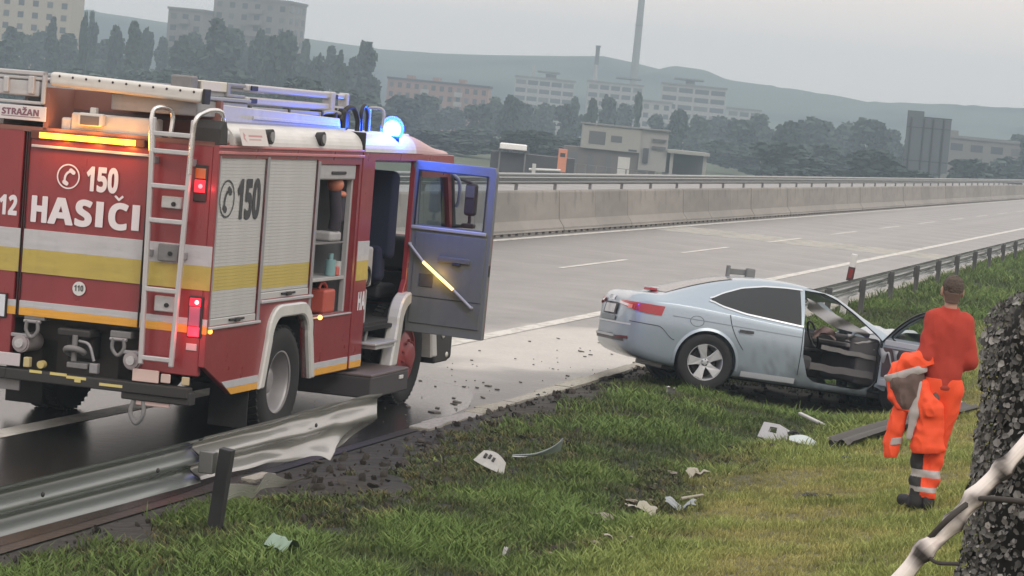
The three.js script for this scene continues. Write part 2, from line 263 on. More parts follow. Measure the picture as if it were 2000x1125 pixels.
{ // marker post
  const t = thing('delineator_post', 'leaning white marker post with a dark band behind the guardrail', 'marker post');
  t.position.set(-7.16, 0, -46.9); t.rotation.z = -0.10;
  part(t, 'post', bx(-0.06, 0.06, -0.1, 1.22, -0.03, 0.03, 0.02), mat(0.62, 0.62, 0.62, 0.5));
  part(t, 'dark_band', bx(-0.065, 0.065, 0.70, 0.98, -0.034, 0.034, 0.02), mat(0.06, 0.03, 0.03, 0.5));
  part(t, 'reflector', bx(-0.035, 0.035, 0.76, 0.93, 0.034, 0.040, 0.002), mat(0.22, 0.02, 0.02, 0.3));
}
// ---------------------------------------------------------------- far background
const GY = -3.0;
{ // wooded hills
  const ridge = [[-980, 41], [-760, 40], [-649, 39.6], [-588, 33.6], [-550, 31.4], [-480, 30.2], [-444, 28.6], [-413, 29.2], [-387, 31.0], [-351, 34.1], [-331, 36.1], [-315, 34.2], [-300, 31.8], [-297, 34.8], [-279, 34.0], [-268, 30.1], [-242, 28.8], [-216, 27.9], [-200, 25.8], [-180, 26.6], [-152, 28.2], [-121, 30.0], [-106, 31], [60, 34], [400, 36]];
  const g = gridGeo(340, 26, (u, v) => {
    const K = 0.75, x0 = lerp(-980, 400, u), x = x0 * K, h = ((interp(ridge, x0) - 3.288) * K + 3.288) + 3.4;
    const zr = (-1270 - (x0 + 330) * 0.27) * K, z = lerp(zr + 330, zr - 20, v), e = v < 0.92 ? Math.pow(v / 0.92, 1.5) : 1 - (v - 0.92) * 2;
    const wood = smooth(0.48, 0.60, fbm(x * 0.02, v * 4, 3)), jag = (vn(x * 0.35, v * 30) - 0.5) * 1.6 * wood * smooth(0.1, 0.5, v) * (v < 0.95 ? 1 : 0);
    return [x, -3.4 + h * e + jag, z];
  });
  colored(g, (x, y, z) => { const n = smooth(0.44, 0.58, fbm(x * 0.012 + 5, z * 0.02, 4)); return [lerp(0.060, 0.020, n), lerp(0.085, 0.038, n), lerp(0.070, 0.038, n)]; });
  struct('hills', g, mat(1, 1, 1, 1, 0, { vertexColors: true })).userData.label = 'long hazy wooded hill ridge behind the town';
}
function crownGeo(kind, seed, n) { // leaf clumps through a unit crown: height 0..1, radius 1
  const r = rng(seed), P = [], C = [], lobes = [];
  if (kind === 'poplar') for (let k = 0; k < 9; k++) lobes.push([(r() - 0.5) * 0.9, 0.06 + 0.84 * k / 8 + (r() - .5) * .08, (r() - 0.5) * 0.9, lerp(0.95, 0.34, Math.pow(k / 8, 1.6)) * (0.6 + r() * 0.7), 0.10]);
  else for (let k = 0; k < 13; k++) { const a = r() * 6.28, q = r(), y = 0.16 + 0.70 * r(); const rad = (0.62 * (1 - Math.pow(Math.abs(y - 0.45) / 0.6, 2))) * Math.sqrt(q); lobes.push([Math.cos(a) * rad, y, Math.sin(a) * rad, 0.28 + r() * 0.24, 0.10 + r() * 0.07]); }
  for (let i = 0; i < n; i++) {
    const L = lobes[Math.floor(r() * lobes.length)]; const a = r() * 6.28, c = r() * 2 - 1, s = Math.sqrt(1 - c * c), q = Math.pow(r(), 0.4);
    const x = L[0] + Math.cos(a) * s * L[3] * q, y = clamp(L[1] + c * L[4] * q * 1.25, 0.0, 1.0), z = L[2] + Math.sin(a) * s * L[3] * q;
    const w = (kind === 'poplar' ? 0.20 : 0.115) * (0.6 + r() * 0.8), hh = (kind === 'poplar' ? 0.026 : 0.032) * (0.6 + r() * 0.8);
    const th = r() * 6.28, ti = (r() - 0.5) * 1.8, ux = Math.cos(th) * w, uz = Math.sin(th) * w, vx = -Math.sin(th) * w * Math.sin(ti), vz = Math.cos(th) * w * Math.sin(ti), vy = hh * Math.cos(ti) + 0.004;
    const q4 = [[x - ux - vx, y - vy, z - uz - vz], [x + ux - vx * 0.6, y - vy * 0.7, z + uz - vz * 0.6], [x + ux * 0.8 + vx, y + vy, z + uz * 0.8 + vz], [x - ux * 0.7 + vx * 0.8, y + vy * 0.9, z - uz * 0.7 + vz * 0.8]];
    for (const k of [0, 1, 2, 0, 2, 3]) P.push(...q4[k]);
    const t = 0.65 + 0.7 * r() + 0.25 * vn(x * 4 + seed, y * 9); for (let k = 0; k < 6; k++) C.push(t, t * (0.95 + 0.1 * r()), t * 0.9);
  }
  const g = new THREE.BufferGeometry(); g.setAttribute('position', new THREE.Float32BufferAttribute(P, 3)); g.setAttribute('color', new THREE.Float32BufferAttribute(C, 3)); g.computeVertexNormals(); return g;
}
const leafFar = [mat(0.024, 0.040, 0.034, 0.9, 0, { vertexColors: true }), mat(0.031, 0.046, 0.034, 0.9, 0, { vertexColors: true }), mat(0.021, 0.034, 0.028, 0.9, 0, { vertexColors: true })];
const barkM = mat(0.06, 0.05, 0.04, 0.95);
const popG = [0, 1, 2, 3, 4, 5].map(k => k % 3 === 2 ? crownGeo('broad', 150 + k, 1500) : crownGeo('poplar', 100 + k, 1500)), broadG = [0, 1, 2, 3, 4].map(k => crownGeo('broad', 200 + k, 1700));
const trunkG = merge([rod([0, 0, 0], [0, 0.9, 0], 0.05, 7, 0.012), rod([0, 0.3, 0], [0.3, 0.62, 0.1], 0.02, 5, 0.008), rod([0, 0.35, 0], [-0.25, 0.68, -0.15], 0.02, 5, 0.008), rod([0, 0.45, 0], [0.05, 0.75, 0.3], 0.018, 5, 0.006)]);
function tree(name, kindGeo, i, x, z, h, w, label, group) {
  const K = name === 'poplar_tree' ? 1.5 : 1.9; x *= K; z *= K; h = (h + GY - 3.288) * K + 3.288 - GY; w *= K * (name === 'poplar_tree' ? 1.3 : 1.12);
  const t = thing(name, label, 'tree', group); t.position.set(x, GY, z); t.rotation.y = i * 2.4;
  const tr = part(t, 'trunk', trunkG, barkM); tr.scale.set(w * 0.8, h, w * 0.8);
  const c = part(t, 'crown', kindGeo[i % kindGeo.length], leafFar[(i * 7) % 3]); c.scale.set(w * 0.62, h, w * 0.62); return t;
}
const POP = [[-129.7,-240.1,8.3,2.7],[-139.5,-262.4,10.4,2.4],[-148.4,-284.9,10.5,2.9],[-129.6,-252.9,11.4,1.4],[-138.8,-275.2,10.1,2.5],[-121.2,-242.9,12.4,0.8],[-131.2,-265.0,12.9,0.9],[-140.3,-287.3,10.3,2.6],[-123.1,-254.8,11.5,1.5],[-132.1,-277.1,9.5,2.5],[-115.7,-244.4,11.6,1.4],[-124.8,-266.8,11.6,1.6],[-132.9,-289.5,11.1,1.7],[-116.2,-256.8,11.2,2.1],[-124.3,-279.5,12.0,2.5],[-107.8,-246.8,12.7,3.3],[-115.7,-269.5,12.3,2.4],[-123.3,-292.3,11.4,2.6],[-107.9,-259.3,12.4,1.3],[-115.7,-282.1,12.5,2.5],[-100.6,-248.9,12.5,2.7],[-108.2,-271.7,12.2,2.4],[-116.0,-294.5,12.4,1.3],[-101.4,-261.1,10.4,1.7],[-108.7,-284.1,11.9,1.7],[-94.5,-250.6,11.0,1.0],[-101.7,-273.5,10.7,1.8],[-109.2,-296.5,12.9,1.3],[-95.6,-262.9,12.0,1.9]];
const BROAD = [[-69.7,-200.0,6.5,3.0],[-75.2,-223.5,7.3,2.9],[-80.2,-247.1,5.9,3.2],[-67.0,-213.3,6.5,2.5],[-72.4,-236.9,7.3,2.3],[-60.9,-202.7,7.4,1.7],[-66.7,-226.1,7.5,2.4],[-71.0,-249.8,7.3,2.7],[-59.6,-215.6,7.2,2.0],[-64.9,-239.1,8.1,1.4],[-54.3,-204.6,7.8,1.2],[-59.0,-228.4,8.9,1.7],[-63.4,-252.1,8.0,2.1],[-53.5,-217.5,8.9,0.8],[-56.9,-241.4,7.2,2.5],[-47.3,-206.6,7.6,2.0],[-50.7,-230.7,7.8,2.1],[-54.0,-254.8,7.7,3.0],[-44.6,-220.0,7.4,2.8],[-47.2,-244.3,8.2,3.3],[-38.2,-209.3,7.5,2.6],[-40.3,-233.8,8.7,4.1],[-41.3,-258.6,8.4,3.7],[-33.3,-223.3,8.5,3.4],[-34.5,-248.0,7.9,2.5],[-27.3,-212.5,7.6,2.6],[-27.1,-237.6,7.9,2.1],[-28.0,-262.4,7.6,1.9],[-22.8,-226.3,7.7,2.0],[-23.0,-251.4,8.6,3.3],[-17.8,-215.3,8.3,2.6]];
const FILL = [[-83.4,-159.4,6.1,4.3],[-90.5,-182.5,6.9,4.9],[-96.9,-205.7,7.2,5.1],[-78.0,-173.6,7.2,4.3],[-83.4,-197.2,7.7,5.2],[-65.4,-164.8,7.5,4.3],[-70.3,-188.4,7.3,4.5],[-74.4,-212.1,4.1,5.1],[-59.1,-179.0,4.4,4.3],[-62.9,-202.9,4.6,4.8],[-49.1,-169.4,5.2,4.0],[-52.6,-193.4,4.9,3.7],[-45.7,-220.6,5.7,4.6],[-34.6,-186.2,6.1,4.3],[-34.9,-211.2,6.3,4.8],[-25.5,-176.4,6.3,3.6],[-21.8,-202.5,6.6,3.7],[-20.5,-228.0,6.8,4.6]];
POP.forEach(([x, z, h, w], i) => tree('poplar_tree', popG, i, x, z, h, w, i === POP.length - 2 ? 'tall dark poplar standing alone at the right end of the poplar row' : 'hazy dark poplar in the long row behind the fire engine', i === POP.length - 2 ? undefined : 'poplars in a row behind the fire engine'));
BROAD.forEach(([x, z, h, w], i) => {
  const [l, gr] = i < 9 ? ['hazy broad tree in the belt right of the blue beacon', 'broad trees right of the beacon'] : i < 15 ? ['hazy tree in the clump below the tall chimney', 'trees below the tall chimney'] : i < 25 ? ['hazy rounded tree in the belt between the chimney and the big sign', 'trees between the chimney and the big sign'] : ['hazy tree standing right of the big sign panel', 'trees right of the big sign'];
  tree('broad_tree', broadG, i, x, z, h, w, l, gr);
});
{ // undergrowth that fills the foot of the tree belts, one mass
  const gs = []; FILL.forEach(([x, z, h, w], i) => { const K = 1.7; x *= K; z *= K; h = (h + GY - 3.288) * K + 3.288 - GY; w *= K; for (let k = 0; k < 2; k++) gs.push(broadG[(i + k) % 5].clone().scale(w * 0.75, h * (0.9 - k * 0.25), w * 0.7).rotateY(i + k).translate(x + k * w * 0.8, GY, z + k * 6)); });
  const o = struct('tree_belt', gs, leafFar[0], scene, 'stuff'); o.userData.label = 'low mass of bushes closing the foot of the tree belts'; o.userData.category = 'trees';
}
// blocks of flats: walls, bands of windows, roof huts
const winM = mat(0.05, 0.055, 0.065, 0.25), winM2 = mat(0.09, 0.095, 0.10, 0.4);
function block(name, label, x, z, w, d, h, turn, wall, o) {
  const K = z < -650 ? 0.75 : 0.83; x *= K; z *= K; w *= K; d *= K; h = (h + GY - 3.288) * K + 3.288 - GY;
  const t = thing(name, label, 'building'); t.position.set(x, GY, z); t.rotation.y = turn;
  const H = h, S = K; part(t, 'wall', bx(-w / 2, w / 2, -2, H, -d, 0), wall);
  part(t, 'parapet', [bx(-w / 2 - 0.25, w / 2 + 0.25, H, H + 0.5, 0.25, -d - 0.25)], o.trim || mat(0.16, 0.16, 0.16, 0.8));
  const fh = (o.fh || 2.9) * S; const n = Math.min(o.floors || 8, Math.floor((H - 1) / fh));
  const wg = bx(-0.5, 0.5, 0, 1, -0.06, 0.05), sg = bx(-0.55, 0.55, -0.08, 0.0, 0, 0.14);
  for (let f = 0; f < n; f++) {
    const y = H - 0.5 - fh * (f + 1) + 0.9;
    for (let k = 0; k < o.cols; k++) { const cx = -w / 2 + (k + 0.5) * w / o.cols; if (o.skip && o.skip(k, f)) continue; const q = part(t, 'window', wg, (k * 3 + f) % 4 ? winM : winM2); q.position.set(cx, y, 0); q.scale.set(w / o.cols * (o.ww || 0.55), 1.2, 1); }
    if (o.side) for (let k = 0; k < o.side; k++) { const q = part(t, 'window', wg, winM); q.position.set(w / 2, y, -(k + 0.5) * d / o.side); q.rotation.y = Math.PI / 2; q.scale.set(d / o.side * 0.5, 1.4, 1); }
    if (o.balc) for (const k of o.balc) { const cx = -w / 2 + (k + 0.5) * w / o.cols; part(t, 'balcony', bx(cx - w / o.cols * 0.46, cx + w / o.cols * 0.46, y - 0.9, y + 0.15, 0.06, 1.2), o.bm || wall); }
  }
  for (const [a, b, hh] of o.huts || []) part(t, 'roof_hut', bx(a * S, b * S, H + 0.5, H + 0.5 + hh * S, -d * 0.7, -d * 0.2), wall);
  for (const [a, b, hh] of o.slabs || []) part(t, 'roof_slab', bx(a * S, b * S, H + hh * S, H + hh * S + 0.4, -d * 0.9, 0.6), mat(0.10, 0.10, 0.10, 0.8));
  return t;
}
const wallGrey = mat(0.17, 0.16, 0.15, 0.9), wallPale = mat(0.30, 0.30, 0.28, 0.9), wallPink = mat(0.26, 0.15, 0.12, 0.9), wallTan = mat(0.34, 0.30, 0.24, 0.9);
block('apartment_block', 'grey stepped block of flats rising above the poplars at upper left', -251.5, -598, 20.5, 14, 28, 0.05, wallGrey, { cols: 6, ww: 0.42, floors: 7, side: 3, balc: [3], huts: [[-6, 2, 2.4]] });
block('apartment_wing', 'lower wing of flats stepping down left of the tall stepped block', -266, -590, 9.5, 14, 23.6, 0.05, wallGrey, { cols: 3, ww: 0.5, floors: 6, balc: [1] });
block('apartment_tower', 'tall dim block of flats at the far upper left edge', -287, -545, 21, 14, 34, 0.25, wallTan, { cols: 6, floors: 9, ww: 0.4 });
block('brick_flats', 'long reddish block of flats with rows of windows right of the beacon', -241, -724, 31, 12, 12.2, 0.22, wallPink, { cols: 12, ww: 0.5, floors: 4, huts: [[-10, -8, 1], [-2, 0, 1], [6, 8, 1.2]], trim: mat(0.05, 0.05, 0.06, 0.9), bm: wallPale, balc: [4, 8] });
block('panel_block', 'pale block of flats with a flat roof left of the thin chimney', -248.5, -868, 21.5, 14, 18.4, 0.28, wallPale, { cols: 5, ww: 0.85, floors: 5, huts: [[-5, -3.8, 4.2], [0, 4, 1.5]], slabs: [[-3, 5, 2.5]] });
block('panel_block', 'pale block of flats at the foot of the tall chimney', -224, -875.5, 20, 14, 19.2, 0.28, wallPale, { cols: 5, ww: 0.8, floors: 5, slabs: [[0, 9, 2.2]] });
block('panel_block', 'small pale block of flats below right of the tall chimney', -190.5, -801, 10, 10, 13.4, 0.25, wallPale, { cols: 3, ww: 0.5, floors: 4 });
block('panel_block', 'tall pale block of flats with dark window bands under the wooded ridge', -186, -835, 22, 12, 20.2, 0.25, wallPale, { cols: 4, ww: 0.86, floors: 6, side: 0, slabs: [[-7, 3, 2]], huts: [[-3, 0, 2]] });
block('low_block', 'low pale block at the right foot of the tall block of flats', -178.5, -888, 12, 10, 14.4, 0.25, wallPale, { cols: 3, ww: 0.8, floors: 3 });
block('industrial_hall', 'long low industrial hall in haze at the far right', -46, -508, 36, 14, 9.3, 0.1, wallGrey, { cols: 9, ww: 0.6, floors: 1, huts: [[-16, -12, 1], [5, 8, 1.6]] });
{ // chimneys
  const cm = mat(0.20, 0.20, 0.20, 0.9);
  const t = thing('tall_chimney', 'tall tapering grey concrete chimney rising out of the picture', 'chimney'); t.position.set(-242.6 * 0.75, GY, -976 * 0.75); t.scale.setScalar(0.77);
  part(t, 'shaft', rod([0, -2, 0], [0, 92, 0], 1.75, 24, 1.0), cm);
  for (const y of [46, 21.5, 80]) part(t, 'gallery', new THREE.TorusGeometry(1.75 - y * 0.008, 0.28, 6, 24).rotateX(Math.PI / 2).translate(0, y, 0), mat(0.16, 0.16, 0.16, 0.8));
  const s = thing('small_chimney', 'short slim chimney with a dark top left of the tall chimney', 'chimney'); s.position.set(-257.3 * 0.75, GY, -971 * 0.75); s.scale.setScalar(0.77);
  part(s, 'shaft', rod([0, -2, 0], [0, 29, 0], 1.0, 18, 0.8), mat(0.30, 0.28, 0.26, 0.9)); part(s, 'dark_top', rod([0, 29, 0], [0, 36.4, 0], 0.82, 18, 0.8), mat(0.07, 0.065, 0.06, 0.9)); part(s, 'rim', rod([0, 35.8, 0], [0, 36.5, 0], 1.0, 18), mat(0.08, 0.08, 0.08, 0.9));
}
{ // roadside service building
  const t = thing('service_building', 'two storey pale service building with dark ground floor beyond the barrier', 'building'); t.position.set(-65.6, GY, -263); t.rotation.y = 0.28;
  part(t, 'lower_wall', bx(-6.5, 3.5, -0.5, 3.0, -8, 0), mat(0.13, 0.115, 0.11, 0.9)); part(t, 'upper_wall', bx(-4.7, 1.6, 3.0, 5.5, -8, 0.5), wallPale);
  part(t, 'stair_wall', bx(1.6, 4.6, 1.2, 5.6, -7, 0.25), mat(0.30, 0.30, 0.29, 0.9)); part(t, 'roof', bx(-4.9, 4.8, 5.6, 5.75, -8.2, 0.7), mat(0.2, 0.2, 0.2, 0.8));
  for (const [a, b, y0, y1, m] of [[-4.0, -2.2, 3.5, 4.9, winM2], [-1.6, -0.4, 3.9, 4.6, winM2], [0.4, 1.3, 3.1, 3.3, winM], [2.0, 2.6, 2.0, 3.6, winM], [2.9, 4.4, 3.6, 3.9, winM2], [2.9, 4.4, 4.4, 4.7, winM2]]) part(t, 'window', bx(a, b, y0, y1, 0.2, m === winM ? 0.54 : 0.53), m);
  for (const [a, b] of [[-5.8, -5.0], [-3.9, -3.3], [-2.0, -1.4], [2.0, 2.4]]) part(t, 'window', bx(a, b, 0.6, 2.4, 0.01, 0.06), winM2);
  part(t, 'white_door', bx(-0.6, 0.7, 0, 2.4, 0.01, 0.08), mat(0.55, 0.55, 0.53, 0.6));
  part(t, 'canopy', bx(4.6, 9.2, 3.35, 3.7, -6, 1.0), wallPale); for (const x of [5.0, 8.6]) part(t, 'canopy_post', bx(x, x + 0.35, -0.5, 3.35, 0, 0.35), wallPale);
  part(t, 'back_wall', bx(4.6, 9.0, -0.5, 3.3, -6, -5.8), mat(0.08, 0.085, 0.09, 0.9));
}
{ // canopied stand with a bright roof
  const t = thing('petrol_stand', 'small dark kiosk with a bright white roof beyond the barrier', 'kiosk'); t.position.set(-51.4, GY, -173); t.rotation.y = 0.28;
  part(t, 'wall', bx(-1.6, 4.5, -0.5, 3.2, -4, -0.2), mat(0.07, 0.07, 0.08, 0.9)); part(t, 'roof', bx(-1.0, 0.95, 3.45, 3.85, -3, 0.3, 0.05), mat(0.85, 0.85, 0.85, 0.4)); part(t, 'roof_edge', bx(-1.1, 1.05, 3.36, 3.44, -3.1, 0.4), mat(0.05, 0.05, 0.05, 0.6));
  for (const x of [-0.95, 0.9]) part(t, 'post', bx(x - 0.05, x + 0.05, -0.3, 3.4, 0.1, 0.2), zincDark);
  const s = thing('orange_sign', 'upright orange sign board with a dark emblem beyond the barrier', 'sign'); s.position.set(-45.2, GY, -164); s.rotation.y = 0.28;
  part(s, 'board', bx(-0.30, 0.30, 2.4, 4.0, -0.06, 0.06, 0.03), mat(0.62, 0.25, 0.16, 0.6)); part(s, 'emblem', bx(-0.17, 0.17, 3.45, 3.72, 0.062, 0.075), mat(0.05, 0.05, 0.05, 0.6)); part(s, 'stand', bx(-0.10, 0.10, -0.3, 2.4, -0.05, 0.05), zincDark);
  const b = thing('barrier_arm', 'pale horizontal barrier arm beside the orange sign', 'barrier arm'); b.position.set(-44.9, GY, -159); b.rotation.y = 0.28;
  part(b, 'arm', rod([-1.1, 2.5, 0], [1.0, 2.62, 0], 0.09, 8), mat(0.6, 0.6, 0.6, 0.5)); part(b, 'pillar', bx(-0.9, -0.65, -0.3, 2.9, -0.12, 0.12, 0.02), mat(0.5, 0.5, 0.5, 0.5));
}
{ // back of a big road sign
  const t = thing('motorway_sign', 'large grey back of a motorway sign with a taller left panel', 'road sign'); t.position.set(-38.0, -5.3, -302); t.scale.setScalar(2); t.rotation.y = 0.30; t.rotation.z = 0.012;
  const pm = mat(0.085, 0.10, 0.115, 0.7), km = mat(0.035, 0.04, 0.045, 0.8);
  part(t, 'panel', bx(-1.32, -0.32, 3.0, 6.62, -0.03, 0.03, 0.01), pm);
  for (let k = 0; k < 3; k++) part(t, 'panel', bx(-0.31 + k * 0.56, 0.24 + k * 0.56, 3.0, 6.22, -0.03, 0.03, 0.01), pm);
  for (const x of [-1.05, -0.28, 0.28, 0.92]) part(t, 'post', bx(x - 0.05, x + 0.05, -2.5, 6.2, 0.032, 0.13, 0.01), km);
  for (const y of [3.6, 5.6]) part(t, 'rail', bx(-1.3, 1.3, y, y + 0.06, 0.031, 0.06), km);
  part(t, 'top_edge', bx(-0.33, 1.38, 6.225, 6.30, -0.04, 0.04), km);
}
for (const [x, y, z, l] of [[-26.6, 2.1, -138.3, 'leftmost small lamp on a thin pole before the trees, its arm to the right'], [-26.0, 2.1, -138.5, 'small lamp on a thin pole, right one of the close pair before the trees'], [-25.0, 1.45, -138.8, 'low small lamp on a thin pole right of the close pair'], [-19.5, 1.62, -140.4, 'small white lamp head just above the guardrail left of the big sign'], [-16.1, 1.72, -141.4, 'small white lamp head just above the guardrail under the big sign edge'], [-14.4, 1.82, -141.9, 'small white lamp head above the guardrail farthest right']]) {
  const K = 2.4, t = thing('street_lamp', l, 'street lamp'); t.position.set(x * K, GY, z * K); const hy = (y - 3.288) * K + 3.288 - GY;
  part(t, 'pole', rod([0, -2, 0], [0, hy - 0.1, 0], 0.05, 6), zincDark); part(t, 'lamp_head', new THREE.SphereGeometry(0.24, 10, 8).scale(1.3, 0.7, 1).translate(0.05, hy, 0), mat(0.75, 0.75, 0.73, 0.4));
}
{ // thin fence beyond the opposite carriageway
  const t = thing('wire_fence', 'thin dark fence of posts before the service building', 'fence'); t.position.set(-44, GY, -150); t.rotation.y = 0;
  for (let k = 0; k < 26; k++) part(t, 'post', bx(-0.05, 0.05, 0, 2.5, -0.05, 0.05), zincDark).position.set(-8 + k * 0.86, 0.2, -22 + k * 0.25 - 12);
  for (const y of [1.0, 1.9, 2.6]) part(t, 'wire', rod([-8, y + 0.1, -34], [13.5, y + 0.1, -27.7], 0.02, 4), zincDark);
}
// ---------------------------------------------------------------- fire engine
// local axes: x to the truck's right, y up, s forward (= -z); the tail is at s = 0
const B = (x0, x1, y0, y1, s0, s1, r = 0) => bx(x0, x1, y0, y1, -s0, -s1, r);
const wearTex = dataTex(256, (u, v) => 0.78 + 0.22 * tfbm(u, v, 5, 5, 200) - 0.05 * smooth(0.5, 0.8, tvn(u * 32, v * 2, 32, 61) * 0.6 + 0.4 * tfbm(u, v, 8, 3, 220)));
const wearRough = dataTex(256, (u, v) => 0.75 + 0.5 * (tfbm(u, v, 8, 4, 210) - 0.5));
const redM = pmat(0.27, 0.038, 0.045, 0.45, 0, { clearcoat: 0.3, clearcoatRoughness: 0.22, map: wearTex, roughnessMap: wearRough });
const whiteM = pmat(0.62, 0.62, 0.60, 0.4, 0, { clearcoat: 0.3, clearcoatRoughness: 0.25, map: wearTex });
const stripeW = mat(0.52, 0.53, 0.56, 0.4, 0, { map: wearTex }), stripeY = mat(0.50, 0.40, 0.10, 0.42, 0, { map: wearTex }), stripeO = mat(0.78, 0.40, 0.06, 0.4, 0, { map: wearTex });
const aluM = mat(0.56, 0.56, 0.57, 0.45, 0.35, { map: wearTex }), aluD = mat(0.33, 0.33, 0.35, 0.5, 0.3, { map: wearTex });
const blackM = mat(0.014, 0.014, 0.015, 0.55), darkM = mat(0.035, 0.034, 0.034, 0.7, 0.1), rubberM = mat(0.018, 0.018, 0.019, 0.85, 0, { bumpMap: soilBump, bumpScale: 0.003 });
const greyM = mat(0.20, 0.20, 0.205, 0.6, 0, { map: wearTex }), paleGrey = mat(0.40, 0.40, 0.41, 0.55, 0, { map: wearTex });
const chromeM = mat(0.7, 0.7, 0.7, 0.25, 0.8);
const glassM = pmat(0.8, 0.85, 0.88, 0.05, 0, { transmission: 1, thickness: 0, ior: 1.5 });
const lensRed = pmat(0.35, 0.01, 0.015, 0.2, 0, { clearcoat: 1 }), lensOrange = pmat(0.5, 0.12, 0.02, 0.25, 0, { clearcoat: 1 });
const glow = (r, g, b, k, c = [r, g, b]) => new THREE.MeshStandardMaterial({ color: col(...c.map(q => q * 0.5)), emissive: col(r, g, b), emissiveIntensity: k, roughness: 0.4 });
const LEAN = 0.018;
const truck = thing('fire_engine', 'red and white striped fire engine with its crew door open and beacon flashing blue', 'fire engine');
truck.position.set(-9.752, 0, -19.884); truck.rotation.y = 0.0073;
function tp(name, geo, m, parent = truck, lean = true) { const o = part(parent, name, geo, m); if (lean && parent === truck) { o.rotation.z = LEAN; o.position.set(0.5 * Math.sin(LEAN), 0.5 * (1 - Math.cos(LEAN)), 0); } return o; }
function sheetX(pts, holes, x0, th, bevel = 0.006) { // outline in (s, y), standing at x0 and th thick inwards
  const g = new THREE.ExtrudeGeometry(shapeOf(pts, holes), { depth: th - 2 * bevel, bevelEnabled: bevel > 0, bevelSize: bevel, bevelThickness: bevel, bevelSegments: 1, bevelOffset: -bevel, curveSegments: 8 });
  return g.translate(0, 0, bevel).rotateY(Math.PI / 2).translate(x0 - th, 0, 0); // s -> -z, depth -> x
}
const rect = (s0, s1, y0, y1) => [[s0, y0], [s0, y1], [s1, y1], [s1, y0]];
function arch(c, w0, w1, top, bot, r, n = 6) { // arch path from rear foot over the top to the front foot
  const o = []; o.push([c - w1, bot]); for (let i = 0; i <= n; i++) { const a = Math.PI - i / n * Math.PI / 2; o.push([c - w0 + r + Math.cos(a) * r, top - r + Math.sin(a) * r]); }
  for (let i = 0; i <= n; i++) { const a = Math.PI / 2 - i / n * Math.PI / 2; o.push([c + w0 - r + Math.cos(a) * r, top - r + Math.sin(a) * r]); } o.push([c + w1, bot]); return o;
}
const inA = arch(1.96, 0.47, 0.60, 1.14, 0.5, 0.22), outA = arch(1.96, 0.58, 0.71, 1.26, 0.5, 0.30);
for (const sd of [1, -1]) {
  const outline = [[0.0, 0.79], [0, 2.72], [3.68, 2.72], [3.68, 0.5], ...inA.slice().reverse(), [0.66, 0.5]];
  const holes = sd > 0 ? [rect(0.05, 1.13, 1.14, 2.62), rect(1.19, 2.44, 1.32, 2.62), rect(2.50, 3.62, 1.09, 2.58)] : [];
  tp('side_panel', sheetX(outline, holes, sd > 0 ? 1.25 : -1.19, 0.06), redM);
}
tp('wheel_arch', sheetX([...outA, ...inA.slice().reverse()], [], 1.29, 0.10, 0.015), whiteM);
tp('wheel_arch', sheetX([...outA, ...inA.slice().reverse()], [], -1.19, 0.10, 0.015), whiteM);
// tail columns, tail door, upper tail
tp('rear_column', B(0.615, 1.19, 0.70, 2.72, 0, 0.07, 0.012), redM); tp('rear_column', B(-1.19, -0.615, 0.70, 2.72, 0, 0.07, 0.012), redM);
const tail = tp('rear_door', B(-0.60, 0.60, 1.08, 2.70, 0.012, 0.07, 0.01), redM);
for (const [a, b] of [[-1.248, -0.585], [-0.553, 0.592], [0.612, 1.248]]) {
  tp('white_stripe', B(a, b, 1.665, 1.84, -0.004, 0.03, 0.002), stripeW); tp('yellow_stripe', B(a, b, 1.455, 1.665, -0.004, 0.03, 0.002), stripeY);
  tp('white_trim', B(a, b, 1.145, 1.205, -0.004, 0.03, 0.002), stripeW); tp('orange_trim', B(a, b, 1.075, 1.145, -0.004, 0.03, 0.002), stripeO);
}
for (const [a, b] of [[-0.585, -0.577], [-0.561, -0.553], [0.594, 0.602]]) tp('door_seam', B(a, b, 1.08, 2.7, -0.005, 0.01), blackM);
function printRear(w, h, x, y, s, draw, pw = 512, ph = 256, name = 'lettering', m = {}) {
  const o = tp(name, new THREE.PlaneGeometry(w, h).translate(x, y, -s), new THREE.MeshStandardMaterial({ map: printTex(pw, ph, draw), alphaTest: 0.5, roughness: 0.5, side: THREE.DoubleSide, ...m })); return o;
}
const white = '#d9d6dc', F = 'bold 200px sans-serif';
function phoneSign(x, cx, cy, r, lw, c) { // handset in a ring
  x.strokeStyle = c; x.fillStyle = c; x.lineWidth = lw; x.beginPath(); x.arc(cx, cy, r, 0, 7); x.stroke();
  x.lineWidth = r * 0.20; x.lineCap = 'round'; x.beginPath(); x.moveTo(cx + r * 0.32, cy - r * 0.50); x.quadraticCurveTo(cx - r * 0.42, cy - r * 0.32, cx - r * 0.30, cy + r * 0.52); x.stroke();
  x.lineWidth = r * 0.36; x.beginPath(); x.moveTo(cx + r * 0.22, cy - r * 0.52); x.lineTo(cx + r * 0.46, cy - r * 0.36); x.stroke(); x.beginPath(); x.moveTo(cx - r * 0.34, cy + r * 0.48); x.lineTo(cx - r * 0.12, cy + r * 0.60); x.stroke();
}
printRear(0.62, 0.26, 0.03, 2.335, -0.004, (x, w, h) => { phoneSign(x, h * 0.46, h / 2, h * 0.40, h * 0.05, white); x.fillStyle = white; fitText(x, '150', w * 0.72, h / 2, w * 0.50, h * 0.80, F); }, 620, 260);
